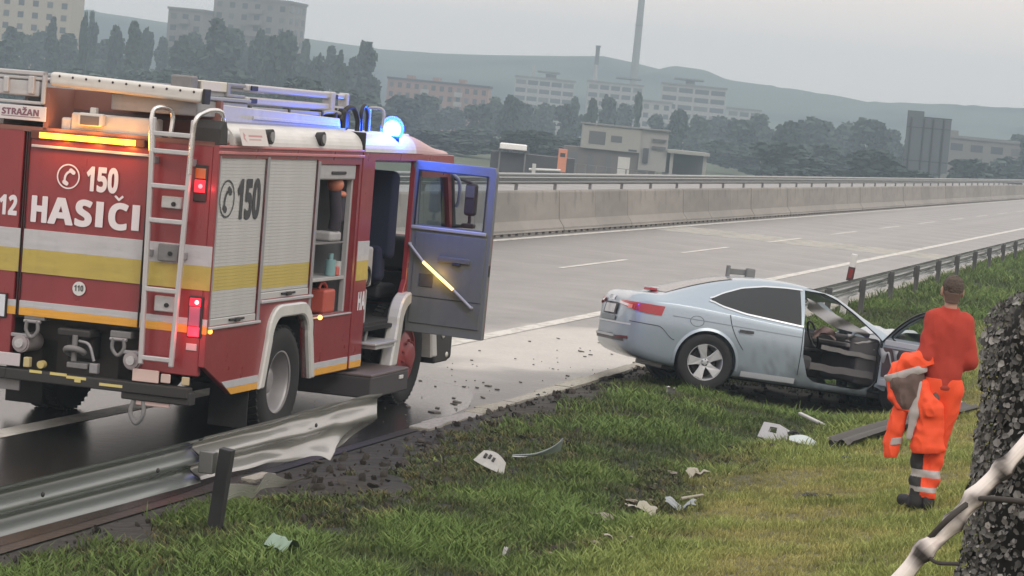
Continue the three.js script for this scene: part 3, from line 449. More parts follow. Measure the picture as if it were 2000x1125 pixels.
printRear(1.10, 0.34, 0.02, 2.055, -0.004, (x, w, h) => { x.fillStyle = white; x.lineJoin = 'round'; x.strokeStyle = white; x.lineWidth = 16; x.font = F; const L = ['H', 'A', 'S', 'I', 'C', 'I'], X = [0.10, 0.29, 0.49, 0.63, 0.79, 0.945], Wd = [0.155, 0.185, 0.145, 0.05, 0.165, 0.05]; L.forEach((c, i) => { if (c === 'I') x.fillRect(w * (X[i] - 0.033), h * 0.25, w * 0.066, h * 0.66); else { fitText(x, c, w * X[i], h * 0.58, w * Wd[i] * 1.12, h * 0.66, F); } }); x.lineWidth = h * 0.06; x.lineCap = 'butt'; x.beginPath(); x.moveTo(w * 0.755, h * 0.06); x.lineTo(w * 0.79, h * 0.16); x.lineTo(w * 0.825, h * 0.06); x.stroke(); }, 1100, 340);
printRear(0.30, 0.19, -0.77, 2.04, -0.004, (x, w, h) => { x.fillStyle = white; fitText(x, '112', w / 2, h / 2, w * 0.9, h * 0.9, F); }, 300, 190);
const disc = tp('speed_disc', new THREE.CylinderGeometry(0.062, 0.062, 0.006, 28).rotateX(Math.PI / 2).translate(0.015, 1.36, 0.002), mat(0.62, 0.62, 0.62, 0.5));
printRear(0.10, 0.06, 0.015, 1.365, -0.008, (x, w, h) => { x.fillStyle = '#555'; fitText(x, '110', w / 2, h / 2, w * 0.9, h * 0.85, F); }, 200, 120);
// amber bar, trim rail, upper white panel with work lamp
tp('lamp_housing', B(-0.54, 0.56, 2.64, 2.715, -0.03, 0.0, 0.01), mat(0.10, 0.03, 0.02, 0.5));
const ambers = [];
for (let k = 0; k < 8; k++) { const a = -0.45 + k * 0.116; tp('amber_lamp', B(a, a + 0.112, 2.652, 2.702, -0.042, -0.03, 0.004), glow(1.0, 0.43, 0.03, 4.2, [0.8, 0.4, 0.1])); }
for (const x of [-0.3, 0.02, 0.34]) { const L = new THREE.PointLight(col(1, 0.38, 0.05), 0.32); L.position.set(x, 2.68, 0.10); L.castShadow = true; L.shadow.radius = 3; truck.add(L); L.name = 'amber_light'; }
tp('trim_rail', B(-0.53, 0.60, 2.566, 2.592, -0.022, 0.0, 0.006), aluM);
tp('upper_panel', B(-0.20, 0.62, 2.725, 2.90, 0.05, 0.20, 0.02), mat(0.52, 0.50, 0.48, 0.5, 0, { map: wearTex })); tp('upper_panel_end', B(-0.31, -0.205, 2.725, 2.85, 0.08, 0.2, 0.02), aluM);
tp('work_lamp', B(-0.10, 0.14, 2.79, 2.905, -0.03, 0.05, 0.02), mat(0.55, 0.53, 0.5, 0.45)); tp('work_lamp_glass', B(-0.07, 0.11, 2.80, 2.88, -0.034, -0.029, 0.008), mat(0.12, 0.11, 0.11, 0.2));
tp('roof_knob', bx(-0.02, 0.04, 2.90, 2.955, -0.1, -0.04, 0.01), whiteM);
tp('rear_recess', [B(-0.42, 1.02, 2.72, 3.10, 0.50, 0.56), B(-1.2, 1.2, 2.70, 2.745, 0.0, 3.65), B(-0.44, -0.40, 2.72, 3.1, 0.0, 0.56)], mat(0.22, 0.10, 0.08, 0.6));
// white light pole lying across the tail
{
  const o = tp('light_mast', [B(-0.40, 1.06, -0.062, 0.062, -0.06, 0.07, 0.035)], mat(0.66, 0.65, 0.62, 0.45, 0, { map: wearTex })); o.rotation.z = LEAN - 0.035; o.position.y += 3.165; o.position.x = -0.03;
  for (let k = 0; k < 11; k++) part(o, 'rivet', new THREE.SphereGeometry(0.011, 8, 6).scale(1, 1, 0.5).translate(-0.3 + k * 0.128, 0.03, 0.062), darkM);
  part(o, 'end_cap', B(1.06, 1.085, -0.066, 0.066, -0.065, 0.075, 0.01), blackM);
}
// ladder end, sign board, top left
{
  const o = tp('ladder', [B(-1.5, -0.43, 3.195, 3.235, -0.02, 0.02, 0.01), B(-0.47, -0.43, 2.95, 3.235, -0.02, 0.02, 0.01), B(-1.5, -0.43, 2.94, 2.97, 0.0, 0.04, 0.01), B(-0.60, -0.54, 3.03, 3.19, -0.03, 0.03, 0.01), B(-0.84, -0.79, 3.03, 3.17, -0.03, 0.03, 0.01), B(-1.5, -0.47, 3.155, 3.185, -0.01, 3.2, 0.01)], aluM);
  part(o, 'locker', B(-1.22, -0.50, 3.01, 3.15, 0.0, 2.9, 0.015), aluM);
  for (let k = 0; k < 9; k++) part(o, 'rung', rod([-1.15, 3.21, -0.3 - k * 0.33], [-0.47, 3.21, -0.3 - k * 0.33], 0.018, 8), aluD);
  const b = tp('sign_board', B(-1.28, -0.415, 2.795, 2.925, -0.01, 0.02, 0.006), mat(0.62, 0.60, 0.62, 0.5));
  printRear(0.84, 0.12, -0.845, 2.86, -0.0125, (x, w, h) => { x.fillStyle = '#7b5a68'; fitText(x, 'STRAŽAN', w * 0.72, h * 0.44, w * 0.44, h * 0.46, F); x.fillRect(w * 0.50, h * 0.76, w * 0.45, h * 0.05); x.fillStyle = '#a03048'; x.beginPath(); x.moveTo(w * 0.36, h * 0.2); x.lineTo(w * 0.44, h * 0.13); x.lineTo(w * 0.43, h * 0.27); x.lineTo(w * 0.385, h * 0.4); x.lineTo(w * 0.44, h * 0.5); x.lineTo(w * 0.43, h * 0.72); x.lineTo(w * 0.36, h * 0.74); x.fill(); }, 840, 120, 'sign_print');
}
// rear ladder with grab loops
{
  const yb = 0.80, yt = 2.92; const xl = y => lerp(0.70, 0.665, (y - yb) / (yt - yb)), xr = y => lerp(0.985, 1.035, (y - yb) / (yt - yb));
  const o = tp('rear_ladder', [B(-0.022, 0.022, 0, yt - 0.77, 0.085, 0.125, 0.012).translate(0, 0, 0.21).rotateZ(0.018).translate(0.70, 0.77, 0), B(-0.022, 0.022, 0, yt - 0.77, 0.085, 0.125, 0.012).translate(0, 0, 0.21).rotateZ(-0.024).translate(0.985, 0.77, 0)], aluM);
  for (const y of [2.78, 2.63, 2.33, 2.03, 1.43, 0.83]) part(o, 'rung', bx(xl(y), xr(y), y - 0.022, y + 0.022, 0.085, 0.125, 0.01), aluM);
  for (const y of [2.55, 1.74]) for (const f of [xl, xr]) part(o, 'bracket', bx(f(y) - 0.02, f(y) + 0.02, y - 0.03, y + 0.03, 0.0, 0.09, 0.006), aluD);
  tp('grab_handle', tube([[0.66, 2.62, 0.11], [0.645, 2.92, 0.11], [0.66, 2.99, 0.09], [0.72, 3.01, 0.02], [0.76, 2.97, -0.05], [0.76, 2.75, -0.05]], 0.022), chromeM);
  tp('grab_handle', tube([[1.03, 2.45, 0.11], [1.04, 2.80, 0.11], [1.06, 2.94, 0.10], [1.10, 3.00, 0.0], [1.12, 3.01, -0.25], [1.12, 2.98, -0.32], [1.12, 2.78, -0.34]], 0.022), chromeM);
  for (const [y, h, m] of [[2.21, 0.07, aluM], [1.78, 0.10, greyM], [1.33, 0.09, aluM]]) { const q = tp('folding_step', B(0.76, 0.95, y - h, y + h * 0.5, -0.05, 0.0, 0.01), m); part(q, 'latch', new THREE.CylinderGeometry(0.02, 0.02, 0.02, 12).rotateX(Math.PI / 2).translate(0.88, y - 0.03, 0.055), blackM); }
}
// tail lamps
{
  for (const sd of [1, -1]) {
    const X = a => sd * a; const bb = (a, b, ...r) => B(Math.min(X(a), X(b)), Math.max(X(a), X(b)), ...r);
    const h = tp('upper_tail_lamp', bb(1.04, 1.16, 2.22, 2.54, -0.02, 0.0, 0.01), darkM);
    part(h, 'orange_lens', bb(1.05, 1.15, 2.42, 2.51, -0.034, -0.02, 0.006), lensOrange); part(h, 'red_lens', bb(1.05, 1.15, 2.30, 2.41, -0.034, -0.02, 0.006), sd > 0 ? glow(0.9, 0.03, 0.05, 1.3) : lensRed);
    part(h, 'lamp_bulb', new THREE.SphereGeometry(0.02, 12, 8).translate(X(1.11), 2.355, 0.035), glow(1.0, 0.12, 0.14, 4));
    const g = tp('tail_lamp', bb(1.07, 1.205, 1.04, 1.40, -0.02, 0.0, 0.01), darkM);
    part(g, 'lamp_lens', bb(1.085, 1.19, 1.315, 1.385, -0.036, -0.02, 0.006), glow(0.9, 0.02, 0.05, 1.4)); part(g, 'clear_lens', bb(1.085, 1.19, 1.14, 1.31, -0.036, -0.02, 0.006), pmat(0.30, 0.10, 0.18, 0.2, 0, { clearcoat: 1 })); part(g, 'lamp_lens', bb(1.085, 1.19, 1.05, 1.135, -0.036, -0.02, 0.006), glow(1.0, 0.03, 0.06, 2.2));
    part(g, 'lamp_bulb', new THREE.SphereGeometry(0.02, 12, 8).translate(X(1.155), 1.35, 0.037), glow(1, 0.3, 0.3, 4));
    tp('reflector', bb(1.07, 1.17, 0.925, 0.985, -0.012, 0, 0.004), mat(0.5, 0.42, 0.44, 0.3));
    if (sd > 0) for (const [y, i] of [[2.355, 0.05], [1.09, 0.09], [1.35, 0.05]]) { const L = new THREE.PointLight(col(1, 0.05, 0.07), i); L.position.set(1.12, y, 0.13); L.castShadow = true; L.name = 'tail_light'; truck.add(L); }
  }
  tp('marker_lamp', new THREE.SphereGeometry(0.022, 12, 8).translate(1.262, 1.10, -0.05), glow(1, 0.38, 0.06, 3)); tp('marker_lamp', new THREE.SphereGeometry(0.024, 12, 8).translate(1.30, 1.09, -2.66), glow(1, 0.45, 0.1, 3.5));
  const np = tp('number_plate', B(-1.10, -0.665, 1.035, 1.255, -0.03, 0.0, 0.01), blackM); part(np, 'plate', B(-1.09, -0.678, 1.048, 1.243, -0.036, -0.03, 0.002), mat(0.62, 0.66, 0.72, 0.5));
  printRear(0.40, 0.19, -0.885, 1.145, -0.039, (x, w, h) => { x.fillStyle = '#333'; fitText(x, 'V', w * 0.80, h * 0.66, w * 0.14, h * 0.36, F); }, 400, 190, 'plate_print');
}
// under the tail: dark recess, shackles, couplings, bumper beam, boards
{
  tp('rear_recess_plate', B(-0.62, 0.63, 0.55, 1.075, 0.30, 0.34), mat(0.055, 0.048, 0.045, 0.7, 0, { map: wearTex })); tp('underbody', [B(-0.62, 0.62, 1.05, 1.08, 0.05, 0.34), B(0.62, 0.66, 0.55, 1.08, 0.04, 0.34), B(-0.66, -0.62, 0.55, 1.08, 0.04, 0.34)], darkM);
  for (const [x, y] of [[-0.40, 0.99], [0.44, 0.915]]) { const o = tp('shackle_mount', B(x - 0.10, x + 0.10, y + 0.05, y + 0.11, -0.0, 0.30, 0.01), greyM); part(o, 'shackle', tube([[x - 0.05, y + 0.05, 0.03], [x - 0.055, y - 0.04, 0.03], [x, y - 0.10, 0.03], [x + 0.055, y - 0.04, 0.03], [x + 0.05, y + 0.05, 0.03]], 0.018), greyM); part(o, 'pin', rod([x - 0.08, y + 0.04, 0.03], [x + 0.08, y + 0.04, 0.03], 0.016), aluD); }
  for (const [x, y] of [[-0.50, 0.83], [0.58, 0.785]]) { const o = tp('hose_coupling', [rod([x, y, -0.25], [x, y, 0.03], 0.085, 20), rod([x, y, 0.0], [x, y, 0.05], 0.072, 20)], mat(0.36, 0.33, 0.34, 0.5, 0.3)); part(o, 'cap', rod([x, y, 0.05], [x, y, 0.075], 0.04, 16), aluM); part(o, 'lug', bx(x - 0.10, x + 0.10, y + 0.05, y + 0.085, 0.0, 0.04, 0.01), aluD); }
  const t = tp('tow_hitch', [B(-0.13, 0.13, 0.72, 0.98, 0.12, 0.30, 0.03), B(-0.16, 0.16, 0.93, 1.0, -0.02, 0.2, 0.02)], darkM); part(t, 'hitch_jaw', new THREE.TorusGeometry(0.085, 0.028, 10, 20, 4.4).rotateX(1.1).translate(0.02, 0.80, 0.0), greyM); part(t, 'hitch_pin', rod([0.02, 0.72, 0.02], [0.02, 0.95, 0.02], 0.025), greyM); part(t, 'hitch_lever', tube([[0.05, 0.90, 0.0], [0.16, 0.88, 0.03], [0.22, 0.74, 0.03]], 0.014), aluD); part(t, 'hitch_foot', B(-0.04, 0.16, 0.66, 0.71, -0.04, 0.1, 0.01), greyM);
  tp('air_coupling', new THREE.CylinderGeometry(0.035, 0.035, 0.06, 14).rotateX(Math.PI / 2).translate(-0.28, 0.66, 0.03), mat(0.5, 0.40, 0.16, 0.5)); tp('air_coupling', B(0.18, 0.26, 0.63, 0.72, -0.04, 0.02, 0.01), aluD); tp('air_coupling', B(-0.46, -0.40, 0.62, 0.71, -0.04, 0.02, 0.01), mat(0.5, 0.42, 0.22, 0.5));
  const bp = tp('rear_bumper', [B(-0.62, 1.14, 0.50, 0.60, -0.06, 0.05, 0.015), B(0.50, 1.15, 0.44, 0.56, -0.04, 0.10, 0.015), B(-1.2, -0.62, 0.50, 0.6, -0.05, 0.06, 0.015)], darkM);
  for (const [a, b, y] of [[-0.02, 0.17, 0.585], [0.30, 0.52, 0.555], [-0.18, -0.02, 0.60], [-0.38, -0.26, 0.60], [0.06, 0.12, 0.56]]) part(bp, 'yellow_mark', B(a, b, y - 0.018, y + 0.006, -0.064, -0.058), mat(0.62, 0.53, 0.20, 0.6));
  tp('reflective_board', B(0.60, 0.85, 0.61, 0.72, -0.05, -0.03, 0.008), mat(0.66, 0.50, 0.46, 0.5)); tp('reflective_board', B(0.87, 0.96, 0.62, 0.70, -0.05, -0.03, 0.02), mat(0.6, 0.48, 0.44, 0.5)); tp('reflective_board', B(-0.86, -0.49, 0.62, 0.735, -0.05, -0.03, 0.008), mat(0.52, 0.48, 0.5, 0.5)); tp('reflective_board', B(0.64, 0.96, 0.40, 0.475, -0.02, 0, 0.008), mat(0.56, 0.42, 0.40, 0.6)); tp('reflective_board', B(1.06, 1.13, 0.62, 0.69, -0.03, -0.01, 0.006), mat(0.5, 0.42, 0.26, 0.5));
  tp('mud_flap', B(-0.78, -0.50, 0.40, 0.54, 0.0, 0.02, 0.006), greyM); for (const sd of [1, -1]) tp('mud_guard', B(sd * 0.84, sd * 1.22, 0.14, 0.75, 1.14, 1.16, 0.004), rubberM); tp('tow_eye', tube([[0.62, 0.47, 0.0], [0.60, 0.32, 0.03], [0.66, 0.24, 0.03], [0.72, 0.32, 0.03], [0.70, 0.47, 0]], 0.022), greyM);
  tp('chassis', [B(-0.45, -0.30, 0.55, 0.85, 0.3, 6.9), B(0.30, 0.45, 0.55, 0.85, 0.3, 6.9), B(-0.95, 0.95, 0.62, 1.05, 0.45, 1.28), B(-1.1, 1.1, 0.55, 1.05, 2.7, 3.66), B(-0.55, 0.55, 0.42, 0.9, 3.5, 6.8), B(-0.8, 0.8, 0.78, 1.12, 1.3, 2.7)], blackM);
  tp('axle', [cylX(-1.0, 1.0, 0.52, -1.9, 0.10), cylX(-1.0, 1.0, 0.52, -5.66, 0.10), new THREE.SphereGeometry(0.24, 16, 12).translate(0, 0.52, -1.9)], darkM);
  tp('wheel_well', [sheetX([...arch(1.96, 0.47, 0.60, 1.14, 0.5, 0.22), ...arch(1.96, 0.455, 0.585, 1.125, 0.5, 0.21).reverse()], [], 1.19, 0.55, 0), B(0.60, 0.64, 0.5, 1.14, 1.36, 2.56)], blackM);
}
// wheels
const tyreP = (R, w, r0) => { const p = []; const n = [[r0, -w * 0.42], [r0 + 0.03, -w * 0.47], [R * 0.80, -w * 0.52], [R * 0.93, -w * 0.50], [R * 0.985, -w * 0.42], [R, -w * 0.34], [R, -w * 0.17], [R - 0.014, -w * 0.16], [R - 0.014, -w * 0.12], [R, -w * 0.11], [R, w * 0.11], [R - 0.014, w * 0.12], [R - 0.014, w * 0.16], [R, w * 0.17], [R, w * 0.34], [R * 0.985, w * 0.42], [R * 0.93, w * 0.50], [R * 0.80, w * 0.52], [r0 + 0.03, w * 0.47], [r0, w * 0.42]]; for (const q of n) p.push(new THREE.Vector2(...q)); return new THREE.LatheGeometry(p, 56).rotateZ(-Math.PI / 2); };
const lathe = (pts, seg = 40) => new THREE.LatheGeometry(pts.map(p => new THREE.Vector2(...p)), seg).rotateZ(-Math.PI / 2); // axis along +x
{
  const R = 0.525;
  const lugs = []; for (let k = 0; k < 44; k++) for (const sd of [-1, 1]) lugs.push(bx(sd * 0.055, sd * 0.17, R - 0.012, R + 0.012, -0.016, 0.016).rotateY(sd * 0.35).rotateX((k + (sd > 0 ? 0.5 : 0)) / 44 * Math.PI * 2));
  const tyreG = merge([tyreP(R, 0.36, 0.285), ...lugs]);
  const rimDeep = lathe([[0.285, 0.155], [0.30, 0.165], [0.292, 0.15], [0.265, 0.13], [0.258, 0.02], [0.25, -0.04], [0.20, -0.055], [0.13, -0.05], [0.125, 0.0], [0.12, 0.06], [0.07, 0.075], [0.0, 0.075]]);
  const rimOut = lathe([[0.285, 0.155], [0.30, 0.165], [0.288, 0.15], [0.255, 0.12], [0.245, 0.13], [0.20, 0.165], [0.14, 0.175], [0.135, 0.21], [0.10, 0.235], [0.0, 0.24]]);
  const studs = x => { const g = []; for (let k = 0; k < 10; k++) g.push(rod([x, Math.cos(k * 0.628) * 0.165, Math.sin(k * 0.628) * 0.165], [x + 0.035, Math.cos(k * 0.628) * 0.165, Math.sin(k * 0.628) * 0.165], 0.016, 6)); return merge(g); };
  const rimGrey = mat(0.36, 0.35, 0.36, 0.45, 0.35, { map: wearTex }), rimRed = mat(0.30, 0.06, 0.065, 0.5, 0, { map: wearTex });
  for (const [s, sd] of [[1.9, 1], [1.9, -1], [5.66, 1], [5.66, -1]]) {
    const front = s > 3; const w = new THREE.Group(); w.name = 'wheel'; truck.add(w); w.position.set(sd * 1.05, R + 0.006, -s); if (sd < 0) w.rotation.y = Math.PI;
    part(w, 'tyre', tyreG, rubberM); part(w, 'rim', front ? rimOut : rimDeep, front ? rimRed : rimGrey); part(w, 'wheel_studs', studs(front ? 0.165 : -0.055), front ? rimRed : greyM);
  }
}
// body sides: shutters, open locker, gutters, rounded roof edge
{
  function shutter(s0, s1, y0, y1, ya, yb) {
    const o = new THREE.Group(); o.name = 'roller_shutter'; truck.add(o); o.rotation.z = LEAN; o.position.set(0.5 * Math.sin(LEAN), 0, 0);
    const wl = [], yl = []; const n = Math.round((y1 - y0 - 0.07) / 0.030), dh = (y1 - y0 - 0.07) / n; for (let k = 0; k < n; k++) { const y = y0 + 0.07 + k * dh; const g = sheetXslat(s0 + 0.012, s1 - 0.012, y, y + dh); (y > ya - dh / 2 && y < yb - dh / 2 ? yl : wl).push(g); }
    const q = part(o, 'shutter_slats', wl, mat(0.50, 0.505, 0.50, 0.5, 0.1, { map: wearTex })); q.userData.kind = 'stuff'; const p = part(o, 'yellow_slats', yl, stripeY); p.userData.kind = 'stuff';
    part(o, 'bottom_rail', B(1.205, 1.245, y0, y0 + 0.065, s0 + 0.01, s1 - 0.01, 0.008), mat(0.48, 0.48, 0.47, 0.45, 0.2)); const c = (s0 + s1) / 2 + 0.06;
    part(o, 'lock', B(1.246, 1.265, y0 + 0.03, y0 + 0.05, c - 0.17, c + 0.17, 0.006), blackM); part(o, 'lock_handle', B(1.25, 1.275, y0 + 0.018, y0 + 0.055, c - 0.05, c + 0.05, 0.008), darkM);
    return o;
  }
  function sheetXslat(s0, s1, y0, y1) { const g = B(1.20, 1.234, y0 + 0.0006, y1 - 0.0006, s0, s1); const p = g.attributes.position; for (let i = 0; i < p.count; i++) if (p.getX(i) > 1.21 && p.getY(i) < (y0 + y1) / 2) p.setX(i, p.getX(i) + 0.0012); g.computeVertexNormals(); return g; }
  const sA = shutter(0.05, 1.13, 1.14, 2.62, 1.44, 1.645), sB = shutter(1.19, 2.44, 1.32, 2.62, 1.42, 1.63);
  const pr = part(sA, 'lettering', new THREE.PlaneGeometry(1.0, 0.40).rotateY(Math.PI / 2).translate(1.2405, 2.255, -0.58), new THREE.MeshStandardMaterial({ map: printTex(1000, 400, (x, w, h) => { x.save(); x.scale(1, 1); phoneSign(x, w * 0.19, h / 2, h * 0.40, h * 0.04, '#3a3c40'); x.fillStyle = '#3a3c40'; fitText(x, '150', w * 0.69, h / 2, w * 0.55, h * 0.86, F); x.restore(); }), alphaTest: 0.5, roughness: 0.6, side: THREE.DoubleSide }));
  for (const [s0, s1, y0, y1] of [[0.03, 0.05, 1.13, 2.63], [1.13, 1.19, 1.14, 2.63], [2.44, 2.50, 1.10, 2.60]]) tp('shutter_guide', B(1.20, 1.257, y0, y1, s0, s1, 0.006), aluD);
  tp('shutter_sill', [B(1.20, 1.275, 1.115, 1.14, 0.02, 1.19, 0.006), B(1.20, 1.275, 1.29, 1.318, 1.19, 2.5, 0.006), B(1.15, 1.27, 1.075, 1.09, 2.5, 3.64, 0.004)], aluM);
  tp('gutter', [B(1.24, 1.275, 2.645, 2.672, 0.0, 3.68, 0.006), B(1.24, 1.27, 2.70, 2.722, 0.0, 3.68, 0.006)], mat(0.46, 0.16, 0.16, 0.4));
  // skirt trim: white over orange
  const strip = (a, b) => { tp('white_trim', B(1.248, 1.256, 0.575, 0.635, a, b, 0.002), stripeW); tp('orange_trim', B(1.248, 1.256, 0.51, 0.575, a, b, 0.002), stripeO); };
  strip(2.66, 3.66); { const a = shapeOf([[0.42, 0.635], [0.64, 0.512], [1.27, 0.512], [1.26, 0.575], [0.53, 0.575], [0.53, 0.635]]); }
  tp('white_trim', sheetX([[0.40, 0.63], [0.52, 0.565], [1.26, 0.565], [1.26, 0.63]], [], 1.257, 0.008, 0.001), stripeW); tp('orange_trim', sheetX([[0.525, 0.563], [0.64, 0.502], [1.25, 0.502], [1.255, 0.563]], [], 1.257, 0.008, 0.001), stripeO);
  tp('panel_seam', [B(1.247, 1.2525, 0.5, 1.09, 2.64, 2.648)], blackM);
  // locker box
  tp('locker_wall', [B(0.30, 0.34, 1.0, 2.6, 2.5, 3.64), B(0.30, 1.2, 1.02, 1.075, 2.5, 3.64), B(0.3, 1.19, 2.59, 2.62, 2.5, 3.64), B(0.3, 1.19, 1.05, 2.6, 2.46, 2.50), B(0.3, 1.19, 1.05, 2.6, 3.61, 3.645)], mat(0.26, 0.27, 0.29, 0.6, 0.1, { map: wearTex }));
  tp('locker_post', [B(1.14, 1.2, 1.09, 2.58, 3.56, 3.60, 0.01)], paleGrey); tp('shelf', [B(0.36, 1.19, 1.42, 1.455, 2.52, 3.56, 0.006)], aluM); tp('shelf', B(0.36, 1.17, 1.78, 1.80, 2.52, 3.52, 0.006), greyM);
  const rb = tp('shutter_box', B(1.12, 1.235, 2.42, 2.575, 2.52, 3.56, 0.02), paleGrey); part(rb, 'shutter_grip', B(1.232, 1.25, 2.475, 2.505, 2.85, 3.25, 0.012), darkM);
  // things kept inside: a red can, bottles, hanging gear
  tp('jerry_can', [B(0.92, 1.19, 1.09, 1.33, 3.06, 3.36, 0.03), tube([[1.1, 1.33, -3.1], [1.1, 1.38, -3.14], [1.1, 1.38, -3.26], [1.1, 1.33, -3.32]], 0.018)], mat(0.42, 0.085, 0.06, 0.5)); tp('cable_reel', [new THREE.TorusGeometry(0.14, 0.045, 10, 24).rotateY(0.9).translate(0.98, 1.24, -3.25), new THREE.TorusGeometry(0.10, 0.03, 8, 20).rotateY(0.9).translate(0.98, 1.24, -3.23)], blackM);
  tp('plastic_bottle', [rod([1.13, 1.46, -3.30], [1.13, 1.62, -3.30], 0.055, 14), rod([1.13, 1.62, -3.30], [1.13, 1.68, -3.30], 0.025, 10)], mat(0.20, 0.34, 0.36, 0.3)); tp('plastic_bottle', rod([1.14, 1.46, -3.46], [1.14, 1.60, -3.46], 0.045, 14), mat(0.42, 0.44, 0.44, 0.35)); tp('first_aid_box', B(1.08, 1.19, 1.46, 1.55, 3.34, 3.42, 0.01), mat(0.5, 0.12, 0.10, 0.5)); tp('folded_cloth', B(0.95, 1.17, 1.80, 1.90, 3.15, 3.46, 0.03), paleGrey);
  tp('hung_gear', [tube([[1.12, 2.34, -3.30], [1.13, 2.2, -3.31], [1.14, 2.05, -3.33], [1.12, 1.92, -3.34]], 0.06, 10), tube([[1.13, 2.28, -3.46], [1.14, 2.14, -3.45], [1.14, 2.0, -3.44]], 0.04, 10)], mat(0.045, 0.04, 0.055, 0.9)); tp('helmet', [new THREE.SphereGeometry(0.12, 18, 12).scale(0.7, 0.7, 0.8).translate(1.12, 2.37, -3.30), new THREE.SphereGeometry(0.05, 12, 10).scale(1, 0.7, 1.3).translate(1.14, 2.27, -3.44)], mat(0.55, 0.20, 0.13, 0.5)); tp('pump_panel', [B(0.36, 0.7, 1.5, 2.3, 2.98, 3.40, 0.02), rod([0.7, 1.7, -3.2], [0.82, 1.7, -3.2], 0.07, 16), rod([0.7, 2.0, -3.12], [0.80, 2.0, -3.12], 0.05, 16)], greyM);
  // roof: rounded white edge, aluminium coaming, rack
  const edge = sd => { const pts = []; for (let i = 0; i <= 8; i++) { const a = i / 8 * Math.PI / 2; pts.push([sd * (1.06 + 0.19 * Math.cos(a)), 2.725 + 0.185 * Math.sin(a)]); } pts.push([sd * 1.0, 2.91], [sd * 1.0, 2.725]); const s = shapeOf(pts); return new THREE.ExtrudeGeometry(s, { depth: 3.33, bevelEnabled: false, curveSegments: 4 }).translate(0, 0, -3.66); };
  tp('roof_edge', edge(1), whiteM); tp('roof_edge', edge(-1), whiteM); tp('roof_end', B(1.02, 1.22, 2.725, 2.86, 0.02, 0.32, 0.05), aluM);
  tp('corner_guard', [sheetX([[0.0, 2.72], [0.0, 2.86], [0.05, 2.93], [0.13, 2.93], [0.17, 2.86], [0.18, 2.72]], [], 1.245, 0.25, 0.01)], darkM);
  tp('roof_deck', B(-1.05, 1.05, 2.90, 2.925, 0.5, 3.66), aluD);
  tp('roof_coaming', [sheetX([[0.55, 2.92], [0.6, 3.07], [3.62, 3.02], [3.66, 2.92]], [], 1.0, 0.05, 0.008), B(-0.95, -0.9, 2.92, 3.05, 0.6, 3.6, 0.01), B(-0.95, 0.98, 2.92, 3.02, 3.58, 3.63, 0.01), sheetX([[1.3, 2.955], [1.3, 2.985], [3.6, 2.965], [3.6, 2.935]], [], 1.018, 0.02, 0.004)], aluM);
  tp('roof_box', [B(0.15, 0.97, 2.95, 3.10, 0.10, 1.25, 0.015), B(0.12, 0.99, 3.10, 3.135, 0.06, 1.28, 0.01)], mat(0.36, 0.37, 0.39, 0.5, 0.25, { map: wearTex }));
  tp('roof_box_lamp', [B(0.72, 0.92, 3.14, 3.30, 0.05, 0.20, 0.02)], greyM); tp('roof_box_panel', B(0.86, 0.92, 3.18, 3.27, 0.30, 0.85, 0.01), mat(0.60, 0.57, 0.52, 0.5)); tp('roof_box_frame', [B(0.86, 0.93, 3.14, 3.27, 0.85, 0.92, 0.01), B(0.86, 0.92, 3.24, 3.27, 0.92, 1.3, 0.01), B(0.86, 0.92, 3.14, 3.17, 0.92, 1.3, 0.01), B(0.86, 0.9, 3.14, 3.26, 0.3, 0.9)], aluD);
  const lad = tp('roof_ladder', [B(0.86, 0.92, 3.205, 3.275, 1.36, 3.55, 0.02), B(0.86, 0.92, 3.085, 3.16, 1.36, 3.55, 0.02), B(0.15, 0.21, 3.205, 3.275, 1.36, 3.55, 0.02), B(0.84, 0.94, 3.06, 3.28, 3.50, 3.62, 0.015), B(0.86, 0.92, 3.215, 3.265, 3.62, 3.98, 0.015), B(0.86, 0.92, 3.09, 3.14, 3.62, 3.98, 0.015), B(0.84, 0.94, 3.05, 3.28, 3.95, 4.02, 0.015)], mat(0.52, 0.51, 0.53, 0.45, 0.3, { map: wearTex }));
  for (let k = 0; k < 8; k++) part(lad, 'rung', rod([0.18, 3.24, -1.5 - k * 0.28], [0.88, 3.24, -1.5 - k * 0.28], 0.017, 8), aluD);
  for (const [s, y] of [[1.42, 3.24], [1.42, 3.125], [3.56, 3.235], [3.56, 3.10]]) part(lad, 'ladder_hook', B(0.92, 0.935, y - 0.022, y + 0.022, s - 0.02, s + 0.14, 0.006), blackM);
  for (const s of [1.32, 2.3, 3.2, 3.6]) tp('rack_foot', B(0.90, 0.97, 2.98, 3.08, s - 0.02, s + 0.03, 0.008), darkM); tp('rack_beam', [tube([[0.94, 3.02, -3.15], [0.94, 3.065, -3.3], [0.94, 3.06, -3.8], [0.94, 3.0, -3.95]], 0.022), B(0.86, 0.96, 3.03, 3.07, 1.3, 3.2, 0.008)], aluD);
  for (const s of [1.12, 2.45]) { const o = tp('side_lamp', new THREE.CylinderGeometry(0.062, 0.07, 0.07, 22).rotateZ(Math.PI / 2).translate(1.245, 2.815, -s), darkM); part(o, 'lamp_glass', new THREE.CylinderGeometry(0.046, 0.046, 0.012, 22).rotateZ(Math.PI / 2).translate(1.284, 2.815, -s), mat(0.25, 0.25, 0.26, 0.15)); }
